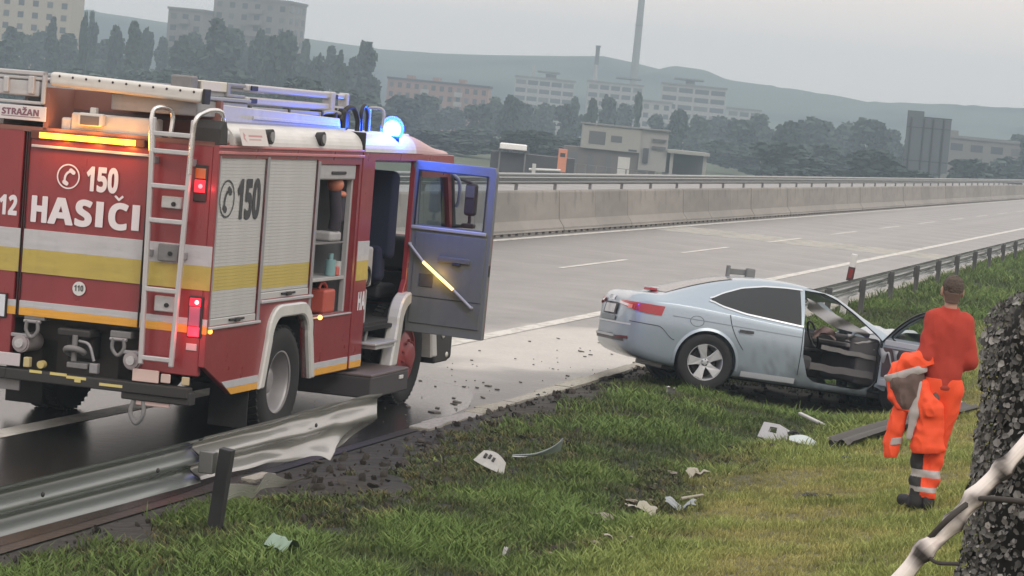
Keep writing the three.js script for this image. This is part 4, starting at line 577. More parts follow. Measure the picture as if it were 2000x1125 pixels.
  const st = tp('roof_sticker', new THREE.PlaneGeometry(0.62, 0.155).rotateY(Math.PI / 2), new THREE.MeshStandardMaterial({ color: col(0.62, 0.60, 0.58), roughness: 0.5, side: THREE.DoubleSide, map: printTex(620, 155, (x, w, h) => { x.fillStyle = '#f2eeee'; x.fillRect(0, 0, w, h); x.fillStyle = '#d9a3a3'; x.beginPath(); x.moveTo(w * 0.12, h * 0.2); x.lineTo(w * 0.2, h * 0.4); x.lineTo(w * 0.15, h * 0.5); x.lineTo(w * 0.22, h * 0.82); x.lineTo(w * 0.1, h * 0.6); x.fill(); x.fillRect(w * 0.3, h * 0.36, w * 0.52, h * 0.12); x.fillStyle = '#d8b6b8'; x.fillRect(w * 0.3, h * 0.58, w * 0.46, h * 0.10); }) })); st.position.set(1.258, 2.825, -0.64); st.rotation.z = 0.32;
}
// cab with open crew door
{
  const SE = 7.05;
  const wA = arch(5.66, 0.52, 0.62, 1.10, 0.45, 0.26);
  const outline = [[3.72, 0.50], [3.72, 2.70], [6.72, 2.70], [SE, 1.75], [SE, 0.45], ...wA.slice().reverse(), [5.05, 0.62], [5.02, 0.86], [5.2, 1.1], [5.36, 1.35], [5.40, 2.62], [4.08, 2.62], [4.08, 0.50]];
  tp('cab_side', sheetX(outline, [[[5.62, 1.82], [5.62, 2.46], [6.55, 2.46], [6.80, 1.82]]], 1.25, 0.06), redM);
  tp('cab_side', sheetX([[3.72, 0.5], [3.72, 2.70], [6.72, 2.70], [SE, 1.75], [SE, 0.45], ...wA.slice().reverse(), [5.02, 0.5]], [[[5.62, 1.82], [5.62, 2.46], [6.55, 2.46], [6.80, 1.82]]], -1.19, 0.06), redM);
  tp('fender', sheetX([...arch(5.66, 0.66, 0.80, 1.22, 0.45, 0.34), ...arch(5.66, 0.50, 0.60, 1.09, 0.45, 0.26).reverse()], [], 1.32, 0.14, 0.02), whiteM);
  tp('cab_roof', [B(-1.12, 1.12, 2.86, 2.905, 3.70, 5.5, 0.02)], whiteM);
  { const pts = []; for (let i = 0; i <= 8; i++) { const a = i / 8 * Math.PI / 2; pts.push([1.08 + 0.175 * Math.cos(a), 2.705 + 0.19 * Math.sin(a)]); } pts.push([1.0, 2.895], [1.0, 2.705]); tp('cab_roof_edge', new THREE.ExtrudeGeometry(shapeOf(pts), { depth: 1.62, bevelEnabled: false }).translate(0, 0, -5.36), whiteM); const q = new THREE.ExtrudeGeometry(shapeOf(pts), { depth: 1.3, bevelEnabled: false, steps: 6 }).translate(0, 0, -6.66); warp(q, (x, y, z) => { const t = smooth(-5.36, -6.66, z); return [x - 0.06 * t, 2.705 + (y - 2.705) * (1 - 0.75 * t), z]; }); tp('cab_roof_edge', q, mat(0.46, 0.30, 0.30, 0.45)); }
  tp('cab_gasket', B(1.0, 1.262, 2.70, 2.90, 3.675, 3.715, 0.01), blackM);
  tp('cab_back', B(-1.19, 1.19, 0.6, 2.70, 3.72, 3.76), greyM); tp('cab_lining', [B(-1.17, -1.13, 0.9, 2.62, 3.76, 5.55), B(-1.1, 1.1, 1.0, 1.35, 6.4, 6.5)], mat(0.03, 0.03, 0.034, 0.85)); tp('cab_floor', B(-1.19, 1.19, 0.86, 0.93, 3.76, 6.9), darkM); tp('cab_ceiling', B(-1.19, 1.19, 2.60, 2.64, 3.76, 6.6), paleGrey);
  tp('cab_front', [B(-1.19, 1.19, 0.45, 1.75, SE - 0.06, SE, 0.02)], redM); tp('windscreen', gridGeo(1, 1, (u, v) => [lerp(-1.1, 1.1, u), lerp(1.78, 2.62, v), -lerp(SE - 0.02, 6.74, v)]), glassM);
  tp('pillar', [sheetX([[6.90, 1.75], [6.64, 2.6], [6.72, 2.6], [7.04, 1.75]], [], 1.255, 0.14, 0.01), sheetX([[6.90, 1.75], [6.64, 2.6], [6.72, 2.6], [7.04, 1.75]], [], -1.115, 0.14, 0.01)], blackM);
  tp('side_window', [sheetX([[5.62, 1.82], [5.62, 2.46], [6.55, 2.46], [6.80, 1.82]], [], 1.222, 0.006, 0), sheetX([[5.62, 1.82], [5.62, 2.46], [6.55, 2.46], [6.80, 1.82]], [], -1.21, 0.006, 0)], glassM);
  tp('front_bumper', [B(-1.25, 1.25, 0.36, 0.72, 6.95, 7.22, 0.05), B(0.98, 1.28, 0.36, 0.74, 6.5, 7.0, 0.03)], darkM); tp('bumper_lamp', new THREE.SphereGeometry(0.045, 12, 8).scale(0.5, 1, 1).translate(1.285, 0.68, -6.72), mat(0.6, 0.6, 0.6, 0.3)); tp('bumper_lamp', new THREE.SphereGeometry(0.05, 12, 8).scale(0.5, 0.7, 1).translate(1.27, 0.44, -6.92), mat(0.55, 0.55, 0.5, 0.3));
  // stripes and letters on the narrow panel behind the door
  const st = (n, y0, y1, m) => tp(n, B(1.248, 1.256, y0, y1, 3.73, 4.07, 0.002), m); st('white_stripe', 1.60, 1.80, stripeW); st('yellow_stripe', 1.40, 1.60, stripeY); st('white_trim', 0.575, 0.635, stripeW); st('orange_trim', 0.51, 0.575, stripeO);
  tp('lettering', new THREE.PlaneGeometry(0.24, 0.20).rotateY(Math.PI / 2).translate(1.254, 1.19, -3.95), new THREE.MeshStandardMaterial({ map: printTex(240, 200, (x, w, h) => { x.fillStyle = white; fitText(x, 'HA', w / 2, h / 2, w * 0.95, h * 0.9, F); }), alphaTest: 0.5, roughness: 0.5, side: THREE.DoubleSide }));
  tp('panel_seam', B(1.245, 1.254, 0.5, 0.515, 3.72, 4.08), blackM);
  // seats, inner panels
  const seat = tp('crew_seat', [B(0.25, 0.95, 1.08, 1.22, 3.85, 4.45, 0.04), B(0.25, 0.95, 1.22, 2.0, 3.78, 3.95, 0.05)], mat(0.05, 0.05, 0.06, 0.85)); part(seat, 'headrest', B(0.42, 0.78, 2.02, 2.25, 3.80, 3.92, 0.04), mat(0.05, 0.05, 0.06, 0.85));
  tp('crew_seat', [B(-0.95, -0.2, 1.08, 1.22, 3.85, 4.45, 0.04), B(-0.95, -0.2, 1.22, 2.0, 3.78, 3.95, 0.05)], mat(0.05, 0.05, 0.06, 0.85)); tp('front_seat', [B(0.3, 0.9, 1.1, 1.25, 5.5, 6.1, 0.05), B(0.3, 0.9, 1.25, 2.1, 5.42, 5.58, 0.05)], mat(0.04, 0.04, 0.05, 0.85)); tp('front_seat', [B(-0.9, -0.3, 1.1, 1.25, 5.5, 6.1, 0.05), B(-0.9, -0.3, 1.25, 2.1, 5.42, 5.58, 0.05)], mat(0.04, 0.04, 0.05, 0.85));
  tp('added_blocker', [B(0.55, 1.10, 1.55, 2.50, 5.24, 5.40, 0.07), B(0.62, 1.0, 1.3, 1.7, 5.2, 5.4, 0.07), B(-0.4, 0.5, 1.5, 2.45, 5.3, 5.42, 0.06)], mat(0.018, 0.022, 0.05, 0.95)); tp('dashboard', B(-1.1, 1.1, 1.35, 1.75, 6.55, 6.95, 0.06), darkM); tp('steering_wheel', new THREE.TorusGeometry(0.21, 0.018, 8, 28).rotateX(-0.9).translate(-0.6, 1.72, -6.4), blackM); tp('inner_locker', [B(1.0, 1.16, 1.30, 1.72, 4.16, 4.50, 0.03)], paleGrey); tp('inner_panel', [B(1.02, 1.15, 0.92, 1.28, 4.12, 4.42, 0.02)], paleGrey);  // coat-like dark-blue blocks added to close the windscreen view and darken the cab
  tp('hung_strap', new THREE.TorusGeometry(0.09, 0.018, 8, 20).rotateY(Math.PI / 2).translate(1.17, 1.42, -4.30), blackM);
  // steps
  const lower = tp('step_box', [B(0.70, 1.50, 0.22, 0.44, 3.74, 4.92, 0.02)], mat(0.055, 0.05, 0.055, 0.7)); part(lower, 'tread', B(0.9, 1.50, 0.44, 0.465, 3.74, 4.92, 0.008), mat(0.16, 0.13, 0.13, 0.6, 0.2)); part(lower, 'step_lamp', bx(1.5, 1.515, 0.36, 0.40, -4.72, -4.60, 0.006), mat(0.6, 0.6, 0.58, 0.3));
  tp('step', [B(0.9, 1.38, 0.72, 0.745, 4.14, 4.86, 0.008), B(0.9, 1.36, 0.68, 0.72, 4.2, 4.8)], aluM); tp('step_well', [B(0.78, 0.82, 0.44, 0.9, 4.08, 5.0), B(0.8, 1.25, 0.86, 0.9, 4.1, 5.1)], blackM); tp('step_hanger', [rod([1.2, 0.74, -4.3], [1.2, 0.9, -4.34], 0.02)], greyM);
  // mirror on its arm, ahead of the front door
  const mi = tp('mirror', [B(1.36, 1.50, 2.03, 2.40, 6.86, 6.97, 0.04)], blackM); part(mi, 'mirror_glass', B(1.38, 1.48, 2.24, 2.37, 6.845, 6.859, 0.002), mat(0.30, 0.31, 0.34, 0.15, 0.6)); part(mi, 'mirror_glass', B(1.38, 1.48, 2.06, 2.20, 6.845, 6.859, 0.002), mat(0.10, 0.10, 0.12, 0.2, 0.5)); part(mi, 'mirror_arm', [tube([[1.2, 2.44, -6.75], [1.32, 2.43, -6.85], [1.43, 2.40, -6.9]], 0.016), tube([[1.43, 2.04, -6.9], [1.43, 1.95, -6.9], [1.40, 1.92, -6.9], [1.22, 1.90, -6.85]], 0.02)], blackM); part(mi, 'wide_mirror', [B(1.35, 1.50, 1.89, 1.945, 6.85, 6.95, 0.02)], blackM);
  tp('grab_rail', tube([[1.27, 2.5, -6.62], [1.33, 2.42, -6.72], [1.30, 2.2, -6.86], [1.27, 2.12, -6.9]], 0.02), paleGrey);
  // the door, swung wide open on its front hinges
  const D = new THREE.Group(); D.name = 'crew_door'; truck.add(D); D.position.set(1.215, 0.0, -5.42); D.rotation.set(0, -0.05, 0.0);
  D.userData.label = 'open grey inner side of the crew door with a lit amber strip';
  const dg = new THREE.ExtrudeGeometry(shapeOf([[0.04, 0.82], [-0.04, 2.66], [0.90, 2.66], [0.925, 2.60], [0.925, 0.82]], [[[0.055, 1.97], [0.035, 2.56], [0.825, 2.56], [0.825, 1.97]]]), { depth: 0.055, bevelEnabled: true, bevelSize: 0.008, bevelThickness: 0.008, bevelSegments: 2, bevelOffset: -0.008 }).translate(0, 0, -0.04);
  part(D, 'door_panel', dg, mat(0.155, 0.165, 0.165, 0.65, 0, { map: wearTex })); part(D, 'door_skin', bx(0.04, 0.92, 0.82, 1.95, -0.075, -0.051, 0.008), redM); part(D, 'door_pane', bx(0.03, 0.83, 1.965, 2.565, -0.022, -0.018), glassM);
  part(D, 'window_sill', bx(0.01, 0.87, 1.925, 1.965, 0.015, 0.045, 0.012), mat(0.34, 0.35, 0.36, 0.5)); part(D, 'window_gasket', [bx(0.038, 0.052, 1.97, 2.55, 0.012, 0.03), bx(0.82, 0.834, 1.97, 2.56, 0.012, 0.03), bx(0.038, 0.834, 2.552, 2.565, 0.012, 0.03)], blackM);
  part(D, 'trim_panel', bx(0.07, 0.88, 0.92, 1.90, 0.018, 0.034, 0.012), mat(0.135, 0.145, 0.145, 0.7, 0, { map: wearTex })); part(D, 'trim_seam', bx(0.07, 0.88, 1.205, 1.213, 0.0335, 0.0365), blackM);
  part(D, 'armrest', warp(bx(0.36, 0.72, 1.60, 1.66, 0.03, 0.055, 0.012), (x, y, z) => [x, y + 0.04 * Math.sin((x - 0.36) / 0.36 * Math.PI), z]), mat(0.10, 0.105, 0.11, 0.7)); part(D, 'door_handle', bx(0.52, 0.62, 1.575, 1.605, 0.032, 0.06, 0.01), blackM); part(D, 'door_pocket', bx(0.16, 0.32, 1.32, 1.46, 0.033, 0.042, 0.008), mat(0.05, 0.05, 0.05, 0.8)); part(D, 'door_latch', bx(0.905, 0.932, 1.50, 1.62, -0.03, 0.01, 0.004), blackM);
  const pA = [0.02, 1.765, 0.07], pB = [0.20, 1.585, 0.07], pC = [0.57, 1.325, 0.07], pD = [0.79, 1.155, 0.07];
  part(D, 'grab_bar', [rod(pA, pB, 0.016), rod(pA, [0.02, 1.765, 0.02], 0.014)], paleGrey); part(D, 'grab_bar', [rod(pC, pD, 0.016), rod(pD, [0.79, 1.155, 0.02], 0.014)], paleGrey);
  part(D, 'amber_strip_light', rod(pB, pC, 0.017, 12), glow(1, 0.72, 0.22, 2.6, [0.9, 0.7, 0.3]));
  const al = new THREE.PointLight(col(1, 0.55, 0.12), 0.10); al.position.set(0.38, 1.455, 0.13); al.castShadow = true; al.name = 'amber_light'; D.add(al);
  // beacon
  const bc = tp('beacon', [rod([1.14, 2.80, -4.84], [1.14, 2.88, -4.84], 0.085, 20)], blackM); part(bc, 'beacon_lamp', new THREE.SphereGeometry(0.092, 24, 16).translate(1.14, 2.945, -4.84), glow(0.62, 0.86, 1.0, 9, [0.4, 0.6, 0.9])); part(bc, 'blue_dome_light', new THREE.SphereGeometry(0.125, 28, 18).scale(1, 1.08, 1).translate(1.14, 2.95, -4.84), pmat(0.40, 0.66, 1.0, 0.15, 0, { transmission: 0.95, thickness: 0, emissive: col(0.0, 0.08, 0.9), emissiveIntensity: 0.25 }));
  const bl = new THREE.PointLight(col(0.02, 0.11, 1.0), 12); bl.position.set(1.16, 2.945, -4.84); bl.castShadow = true; bl.shadow.radius = 4; bl.name = 'blue_light'; truck.add(bl);
  tp('beacon', [rod([-1.02, 2.86, -4.74], [-1.02, 2.92, -4.74], 0.085, 20), new THREE.SphereGeometry(0.10, 24, 16).translate(-1.02, 2.985, -4.74)], pmat(0.03, 0.10, 0.5, 0.15, 0, { clearcoat: 1 }));
  tp('siren_frame', [tube([[0.98, 2.9, -4.55], [0.98, 3.13, -4.55], [1.0, 3.15, -4.5], [1.14, 3.14, -4.5], [1.15, 2.95, -4.5]], 0.016)], paleGrey); tp('air_hose', [tube([[0.95, 3.0, -3.75], [0.98, 3.12, -3.85], [1.0, 3.13, -3.98], [1.02, 3.02, -4.08], [1.02, 2.9, -4.1]], 0.028), tube([[1.0, 2.88, -4.25], [1.0, 3.12, -4.25], [1.0, 3.17, -4.33], [1.0, 3.1, -4.42], [1.0, 2.9, -4.44]], 0.022)], blackM);
  tp('air_duct', B(0.6, 1.0, 2.9, 3.12, 3.76, 3.92, 0.04), blackM);
}
// ---------------------------------------------------------------- crashed car
// local axes: x forward from the rear axle, y up, z to the car's right
{
  const car = thing('crashed_car', 'pale silver-blue hatchback stranded nose down on the verge, front door torn open', 'car');
  { const hd = 1.095, pi = -0.060, ro = -0.056; const F = V3(Math.sin(hd) * Math.cos(pi), Math.sin(pi), -Math.cos(hd) * Math.cos(pi)), R0 = V3(Math.cos(hd), 0, Math.sin(hd)), U = V3().crossVectors(R0, F); const Rt = R0.clone().multiplyScalar(Math.cos(ro)).addScaledVector(U, -Math.sin(ro)), U2 = U.clone().multiplyScalar(Math.cos(ro)).addScaledVector(R0, Math.sin(ro));
    car.quaternion.setFromRotationMatrix(new THREE.Matrix4().makeBasis(F, U2, Rt)); car.position.set(-6.70, -0.005, -31.15); car.scale.setScalar(0.985); }
  const tT = [[-1.12, 0.60], [-1.10, 0.86], [-1.07, 0.99], [-1.02, 1.075], [-0.92, 1.125], [-0.80, 1.135], [-0.62, 1.15], [-0.5, 1.20], [-0.1, 1.36], [0.35, 1.48], [0.8, 1.528], [1.2, 1.525], [1.55, 1.48], [1.75, 1.43], [2.2, 1.18], [2.52, 1.025], [2.7, 1.0], [3.0, 0.97], [3.4, 0.89], [3.65, 0.77], [3.76, 0.58]];
  const tB = [[-1.12, 0.56], [-1.07, 0.90], [-0.95, 1.02], [-0.7, 1.05], [-0.3, 1.055], [0.1, 1.035], [1.2, 0.97], [2.2, 0.935], [2.6, 0.93], [3.0, 0.90], [3.5, 0.80], [3.76, 0.56]];
  const tW = [[-1.12, 0.42], [-1.09, 0.62], [-1.03, 0.745], [-0.92, 0.83], [-0.7, 0.895], [0, 0.925], [1.4, 0.93], [2.5, 0.925], [3.2, 0.885], [3.55, 0.79], [3.76, 0.58]];
  const tR = [[-1.12, 0.38], [-1.05, 0.60], [-0.9, 0.72], [-0.6, 0.70], [-0.2, 0.635], [0.4, 0.585], [1.2, 0.585], [1.7, 0.60], [2.2, 0.68], [2.6, 0.80], [3.2, 0.76], [3.76, 0.5]];
  const tF = [[-1.12, 0.46], [-1.05, 0.40], [-0.95, 0.33], [-0.7, 0.27], [0, 0.22], [2.6, 0.20], [3.4, 0.22], [3.76, 0.36]];
  const X0 = -1.12, X1 = 3.76;
  function half(x, q = 0) { // right half of the section, floor to roof
    const T = sinterp(tT, x) - q, Bt = Math.min(sinterp(tB, x), T - 0.01), w = sinterp(tW, x) - q, wr = Math.min(sinterp(tR, x) - q * 0.6, w * 0.93), Fl = sinterp(tF, x) + q, g = clamp((T - Bt) / 0.30);
    const a = [[0, Fl], [0.80 * w, Fl], [0.92 * w, Fl + 0.025], [0.965 * w, Fl + 0.10], [0.985 * w, lerp(Fl, Bt, 0.34)], [w, lerp(Fl, Bt, 0.58)], [0.992 * w, lerp(Fl, Bt, 0.76)], [0.972 * w, Bt - 0.035], [0.945 * w, Bt]];
    for (const k of [0.25, 0.5, 0.75]) a.push([lerp(0.945 * w, wr, k) + 0.022 * Math.sin(k * Math.PI) * g, lerp(Bt, T - 0.065 * g, k)]);
    a.push([wr, T - 0.065 * g], [wr * 0.86, T - 0.024 * g], [wr * 0.5, T - 0.006], [0, T]); return a;
  }
  function ring(x, q, n = 34) { const h = half(x, q), o = []; const m = h.length - 1; for (let i = 0; i <= n; i++) { const t = i / n * m, k = Math.min(m - 1, Math.floor(t)), f = t - k; const p0 = h[Math.max(0, k - 1)], p1 = h[k], p2 = h[k + 1], p3 = h[Math.min(m, k + 2)]; const c = (a, b, cc, d) => { const m1 = k === 0 ? 0 : (cc - a) * 0.42, m2 = k + 2 > m ? 0 : (d - b) * 0.42; const f2 = f * f, f3 = f2 * f; return (2 * f3 - 3 * f2 + 1) * b + (f3 - 2 * f2 + f) * m1 + (-2 * f3 + 3 * f2) * cc + (f3 - f2) * m2; }; o.push([c(p0[0], p1[0], p2[0], p3[0]), c(p0[1], p1[1], p2[1], p3[1])]); } return o; }
  const crush = (x, y, z) => { if (x < 2.35) return [x, y, z]; const t = smooth(2.35, 3.6, x), n = fbm(x * 5 + 3, z * 4 + y * 3, 3) - 0.5, m = fbm(y * 6, z * 5 + x * 4, 3) - 0.5; return [lerp(x, 2.35 + (x - 2.35) * 0.62, 1) + n * 0.20 * t, y + (m * 0.26 + 0.05) * t - 0.10 * t * smooth(0, 0.9, z), z * (1 - 0.06 * t) + n * 0.22 * t]; };
  function hull(q, x0, x1, step) {
    const xs = []; for (let x = x0; x < x1 - 1e-6; x += step) xs.push(x); xs.push(x1); const n = 34, P = [], I = [];
    const rings = xs.map(x => { const h = ring(x, q, n), r = []; for (let i = 0; i <= n; i++) r.push([h[i][1], h[i][0]]); for (let i = n - 1; i > 0; i--) r.push([h[i][1], -h[i][0]]); return r; }); const m = rings[0].length;
    rings.forEach((r, k) => r.forEach(p => P.push(...crush(xs[k], p[0], p[1]))));
    for (let k = 0; k < xs.length - 1; k++) for (let i = 0; i < m; i++) { const a = k * m + i, b = k * m + (i + 1) % m, c = a + m, d = b + m; I.push(a, c, b, b, c, d); }
    for (const [k, f] of [[0, 0], [xs.length - 1, 1]]) { let cy = 0; rings[k].forEach(p => cy += p[0] / m); const c = P.length / 3; P.push(...crush(xs[k], cy, 0)); for (let i = 0; i < m; i++) { const a = k * m + i, b = k * m + (i + 1) % m; f ? I.push(c, b, a) : I.push(c, a, b); } }
    const g = new THREE.BufferGeometry(); g.setAttribute('position', new THREE.Float32BufferAttribute(P, 3)); g.setIndex(I); g.computeVertexNormals(); g.setAttribute('uv', new THREE.Float32BufferAttribute(new Float32Array(P.length / 3 * 2), 2)); return g;
  }
  { const g = hull(0, X0, X1, 0.06), p = g.attributes.position, ix = g.index.array; let vol = 0; for (let i = 0; i < ix.length; i += 3) { const a = V3().fromBufferAttribute(p, ix[i]), b = V3().fromBufferAttribute(p, ix[i + 1]), c = V3().fromBufferAttribute(p, ix[i + 2]); vol += a.dot(b.cross(c)) / 6; }  }
  const brush = g => { const b = new Brush(g); b.updateMatrixWorld(); return b; };
  const ev = new Evaluator(); ev.useGroups = false; ev.attributes = ['position', 'normal', 'uv'];
  const prism = (pts, z0, z1) => new THREE.ExtrudeGeometry(shapeOf(pts), { depth: z1 - z0, bevelEnabled: false }).translate(0, 0, z0);
  const cyl = (x, y, r, z0, z1) => new THREE.CylinderGeometry(r, r, z1 - z0, 40).rotateX(Math.PI / 2).translate(x, y, (z0 + z1) / 2);
  const doorOpen = [[1.27, 1.45], [1.24, 1.0], [1.26, 0.62], [1.36, 0.36], [1.46, 0.30], [2.10, 0.28], [2.27, 0.38], [2.31, 0.66], [2.33, 0.93], [2.24, 1.03], [1.98, 1.23], [1.72, 1.385], [1.55, 1.445]];
  const glassF = [[1.30, 1.385], [1.27, 0.99], [2.2, 0.955], [2.28, 0.98], [1.98, 1.19], [1.72, 1.335], [1.55, 1.39]];
  let body = brush(hull(0, X0, X1, 0.06));
  for (const c of [hull(0.055, -0.62, 2.42, 0.08), cyl(0, 0.36, 0.40, 0.55, 1.2), cyl(0, 0.36, 0.40, -1.2, -0.55), cyl(2.6, 0.36, 0.42, 0.5, 1.2), cyl(2.6, 0.36, 0.42, -1.2, -0.5), prism(doorOpen, 0.30, 1.3), prism(glassF, -1.3, -0.3)]) body = ev.evaluate(body, brush(c), SUBTRACTION);
  { const p = []; for (const [u, v] of [[-0.60, 0.045], [0.60, 0.045], [0.50, 0.95], [-0.50, 0.95]]) p.push([u, lerp(2.50, 1.80, v), lerp(1.04, 1.40, v)]); // windscreen cut: a slanted slab
    const s = new THREE.BufferGeometry(), P = []; const up = 0.25, ux = 0.42 * up, uy = 0.9 * up; for (const q of p) P.push(q[1] - ux, q[2] - uy, q[0]); for (const q of p) P.push(q[1] + ux, q[2] + uy, q[0]); s.setAttribute('position', new THREE.Float32BufferAttribute(P, 3)); s.setIndex([0, 1, 2, 0, 2, 3, 4, 6, 5, 4, 7, 6, 0, 4, 5, 0, 5, 1, 1, 5, 6, 1, 6, 2, 2, 6, 7, 2, 7, 3, 3, 7, 4, 3, 4, 0].map((v, i, A) => A[i - i % 3 + [0, 2, 1][i % 3]])); const g = s.toNonIndexed(); g.computeVertexNormals(); g.setAttribute('uv', new THREE.Float32BufferAttribute(new Float32Array(g.attributes.position.count * 2), 2));
    let vol = 0; const a = g.attributes.position; for (let i = 0; i < a.count; i += 3) { const A = V3().fromBufferAttribute(a, i), Bq = V3().fromBufferAttribute(a, i + 1), Cq = V3().fromBufferAttribute(a, i + 2); vol += A.dot(Bq.cross(Cq)); } if (vol < 0) { for (let i = 0; i < a.count; i += 3) { const t = V3().fromBufferAttribute(a, i + 1), w = V3().fromBufferAttribute(a, i + 2); a.setXYZ(i + 1, w.x, w.y, w.z); a.setXYZ(i + 2, t.x, t.y, t.z); } g.computeVertexNormals(); }
    body = ev.evaluate(body, brush(g), SUBTRACTION); }
  const dirt = dataTex(256, (u, v) => { const d = smooth(0.52, 0.72, tfbm(u, v, 14, 4, 300)); return [lerp(1, 0.6, d), lerp(1, 0.58, d), lerp(1, 0.54, d)]; });
  const paint = pmat(0.315, 0.38, 0.435, 0.38, 0.35, { clearcoat: 0.7, clearcoatRoughness: 0.12 });
  const paint2 = paint.clone();
  // mud thrown up along the sills, as vertex colour on the shell
  const shell = colored(body.geometry.clone(), (x, y, z) => { const m = smooth(0.62, 0.22, y + (fbm(x * 3, y * 5, 3) - 0.5) * 0.5) * smooth(0.42, 0.6, fbm(x * 2.3 + 7, y * 3, 3) + 0.12) * 0.55 + 0.35 * smooth(0.60, 0.66, fbm(x * 16, y * 16 + z * 9, 2)) * smooth(0.95, 0.4, y) * smooth(0.2, 0.8, x); return [lerp(1, 0.35, clamp(m)), lerp(1, 0.33, clamp(m)), lerp(1, 0.29, clamp(m))]; });
  paint.vertexColors = true; part(car, 'body', shell, paint);
  const halfW = (x, y) => { const h = ring(clamp(x, X0, X1), 0, 120); let b = 0; for (let i = 1; i < h.length; i++) { const [z0, y0] = h[i - 1], [z1, y1] = h[i]; if ((y0 - y) * (y1 - y) <= 0 && Math.abs(y1 - y0) > 1e-9) b = Math.max(b, lerp(z0, z1, (y - y0) / (y1 - y0))); } return b; };
  const sideP = (x, y, o = 0.005, sd = 1) => { const z = halfW(x, y), dz = (halfW(x, y + 0.02) - halfW(x, y - 0.02)) / 0.04; const L = Math.hypot(1, dz); return [x, y - dz * o / L * -1 * 0, sd * (z + o * L)]; };
  const rearX = (y, z) => { let a = X0, b = -0.4; if (halfW(a, y) >= z) return a; for (let i = 0; i < 26; i++) { const m = (a + b) / 2; halfW(m, y) >= z ? b = m : a = m; } return b; };
  const sidePatch = (lo, hi, x0, x1, n, m, o, sd = 1) => gridGeo(n, m, (u, v) => { const x = lerp(x0, x1, u); return sideP(x, lerp(lo(x), hi(x), v), o, sd); });
  const rearPatch = (y0, y1, z0, z1, n, m, o) => gridGeo(n, m, (u, v) => { const y = typeof y0 === 'function' ? lerp(y0(lerp(z0, z1, u)), y1(lerp(z0, z1, u)), v) : lerp(y0, y1, v), z = lerp(z0, z1, u); return [rearX(y, Math.abs(z)) - o, y, z]; });
  const tint = pmat(0.008, 0.011, 0.013, 0.06, 0, { clearcoat: 0.2, clearcoatRoughness: 0.05 }), glass = pmat(0.7, 0.75, 0.75, 0.08, 0, { transmission: 1, thickness: 0, ior: 1.5 }), trim = mat(0.02, 0.02, 0.021, 0.5), plastic = mat(0.045, 0.046, 0.05, 0.7), seam = mat(0.03, 0.032, 0.035, 0.8), chrome = mat(0.62, 0.65, 0.68, 0.28, 0.6);
  const gl = x => interp([[0.0, 1.155], [0.14, 1.105], [0.45, 1.05], [1.2, 0.995]], x), gh = x => interp([[0.0, 1.17], [0.16, 1.255], [0.42, 1.355], [0.72, 1.415], [1.0, 1.437], [1.23, 1.440]], x);
  for (const sd of [1, -1]) {
    part(car, 'rear_window', sidePatch(gl, gh, 0.0, 1.205, 26, 6, 0.004, sd), tint);
    part(car, 'window_trim', [sidePatch(x => gl(x) - 0.02, gl, -0.03, 1.23, 20, 1, 0.009, sd), sidePatch(gh, x => gh(x) + 0.018, -0.02, 1.235, 24, 1, 0.009, sd)], chrome);
    part(car, 'window_pillar', sidePatch(gl, gh, 0.52, 0.545, 3, 6, 0.006, sd), tint);
    part(car, 'door_seam', [sidePatch(y => 0.36, x => 0.98, 1.222, 1.232, 1, 16, 0.004, sd)], seam); part(car, 'door_seam', gridGeo(1, 18, (u, v) => { const y = lerp(0.58, 1.0, v), x = 0.30 - 0.18 * Math.pow(1 - v, 1.6) * 0 - 0.06 * v + 0.16 * Math.pow(1 - v, 2); return sideP(x + u * 0.010, y, 0.004, sd); }), seam);
    part(car, 'sill_trim', sidePatch(x => 0.245, x => 0.315, 0.48, 1.20, 16, 2, 0.018, sd), mat(0.56, 0.60, 0.63, 0.4, 0.2)); part(car, 'crease', sidePatch(x => lerp(0.885, 0.845, (x + 0.5) / 1.7) - 0.004, x => lerp(0.885, 0.845, (x + 0.5) / 1.7) + 0.006, -0.5, 1.22, 20, 1, 0.004, sd), mat(0.20, 0.24, 0.28, 0.5));
    part(car, 'door_handle', sidePatch(x => 0.80, x => 0.835, 0.38, 0.57, 6, 2, 0.03, sd), plastic); part(car, 'fuel_flap', gridGeo(28, 1, (u, v) => { const a = u * 6.283, r = 0.085 + v * 0.006; return sideP(-0.18 + Math.cos(a) * r, 0.86 + Math.sin(a) * r * 0.75, 0.003, sd); }), seam);
    part(car, 'arch_edge', gridGeo(36, 1, (u, v) => { const a = lerp(-0.15, Math.PI + 0.15, u), r = 0.40 + v * 0.035; const y = Math.max(0.25, 0.36 + Math.sin(a) * r); const p = sideP(Math.cos(a) * r, y, 0.006 + 0.010 * (1 - v), sd); return p; }), paint2);
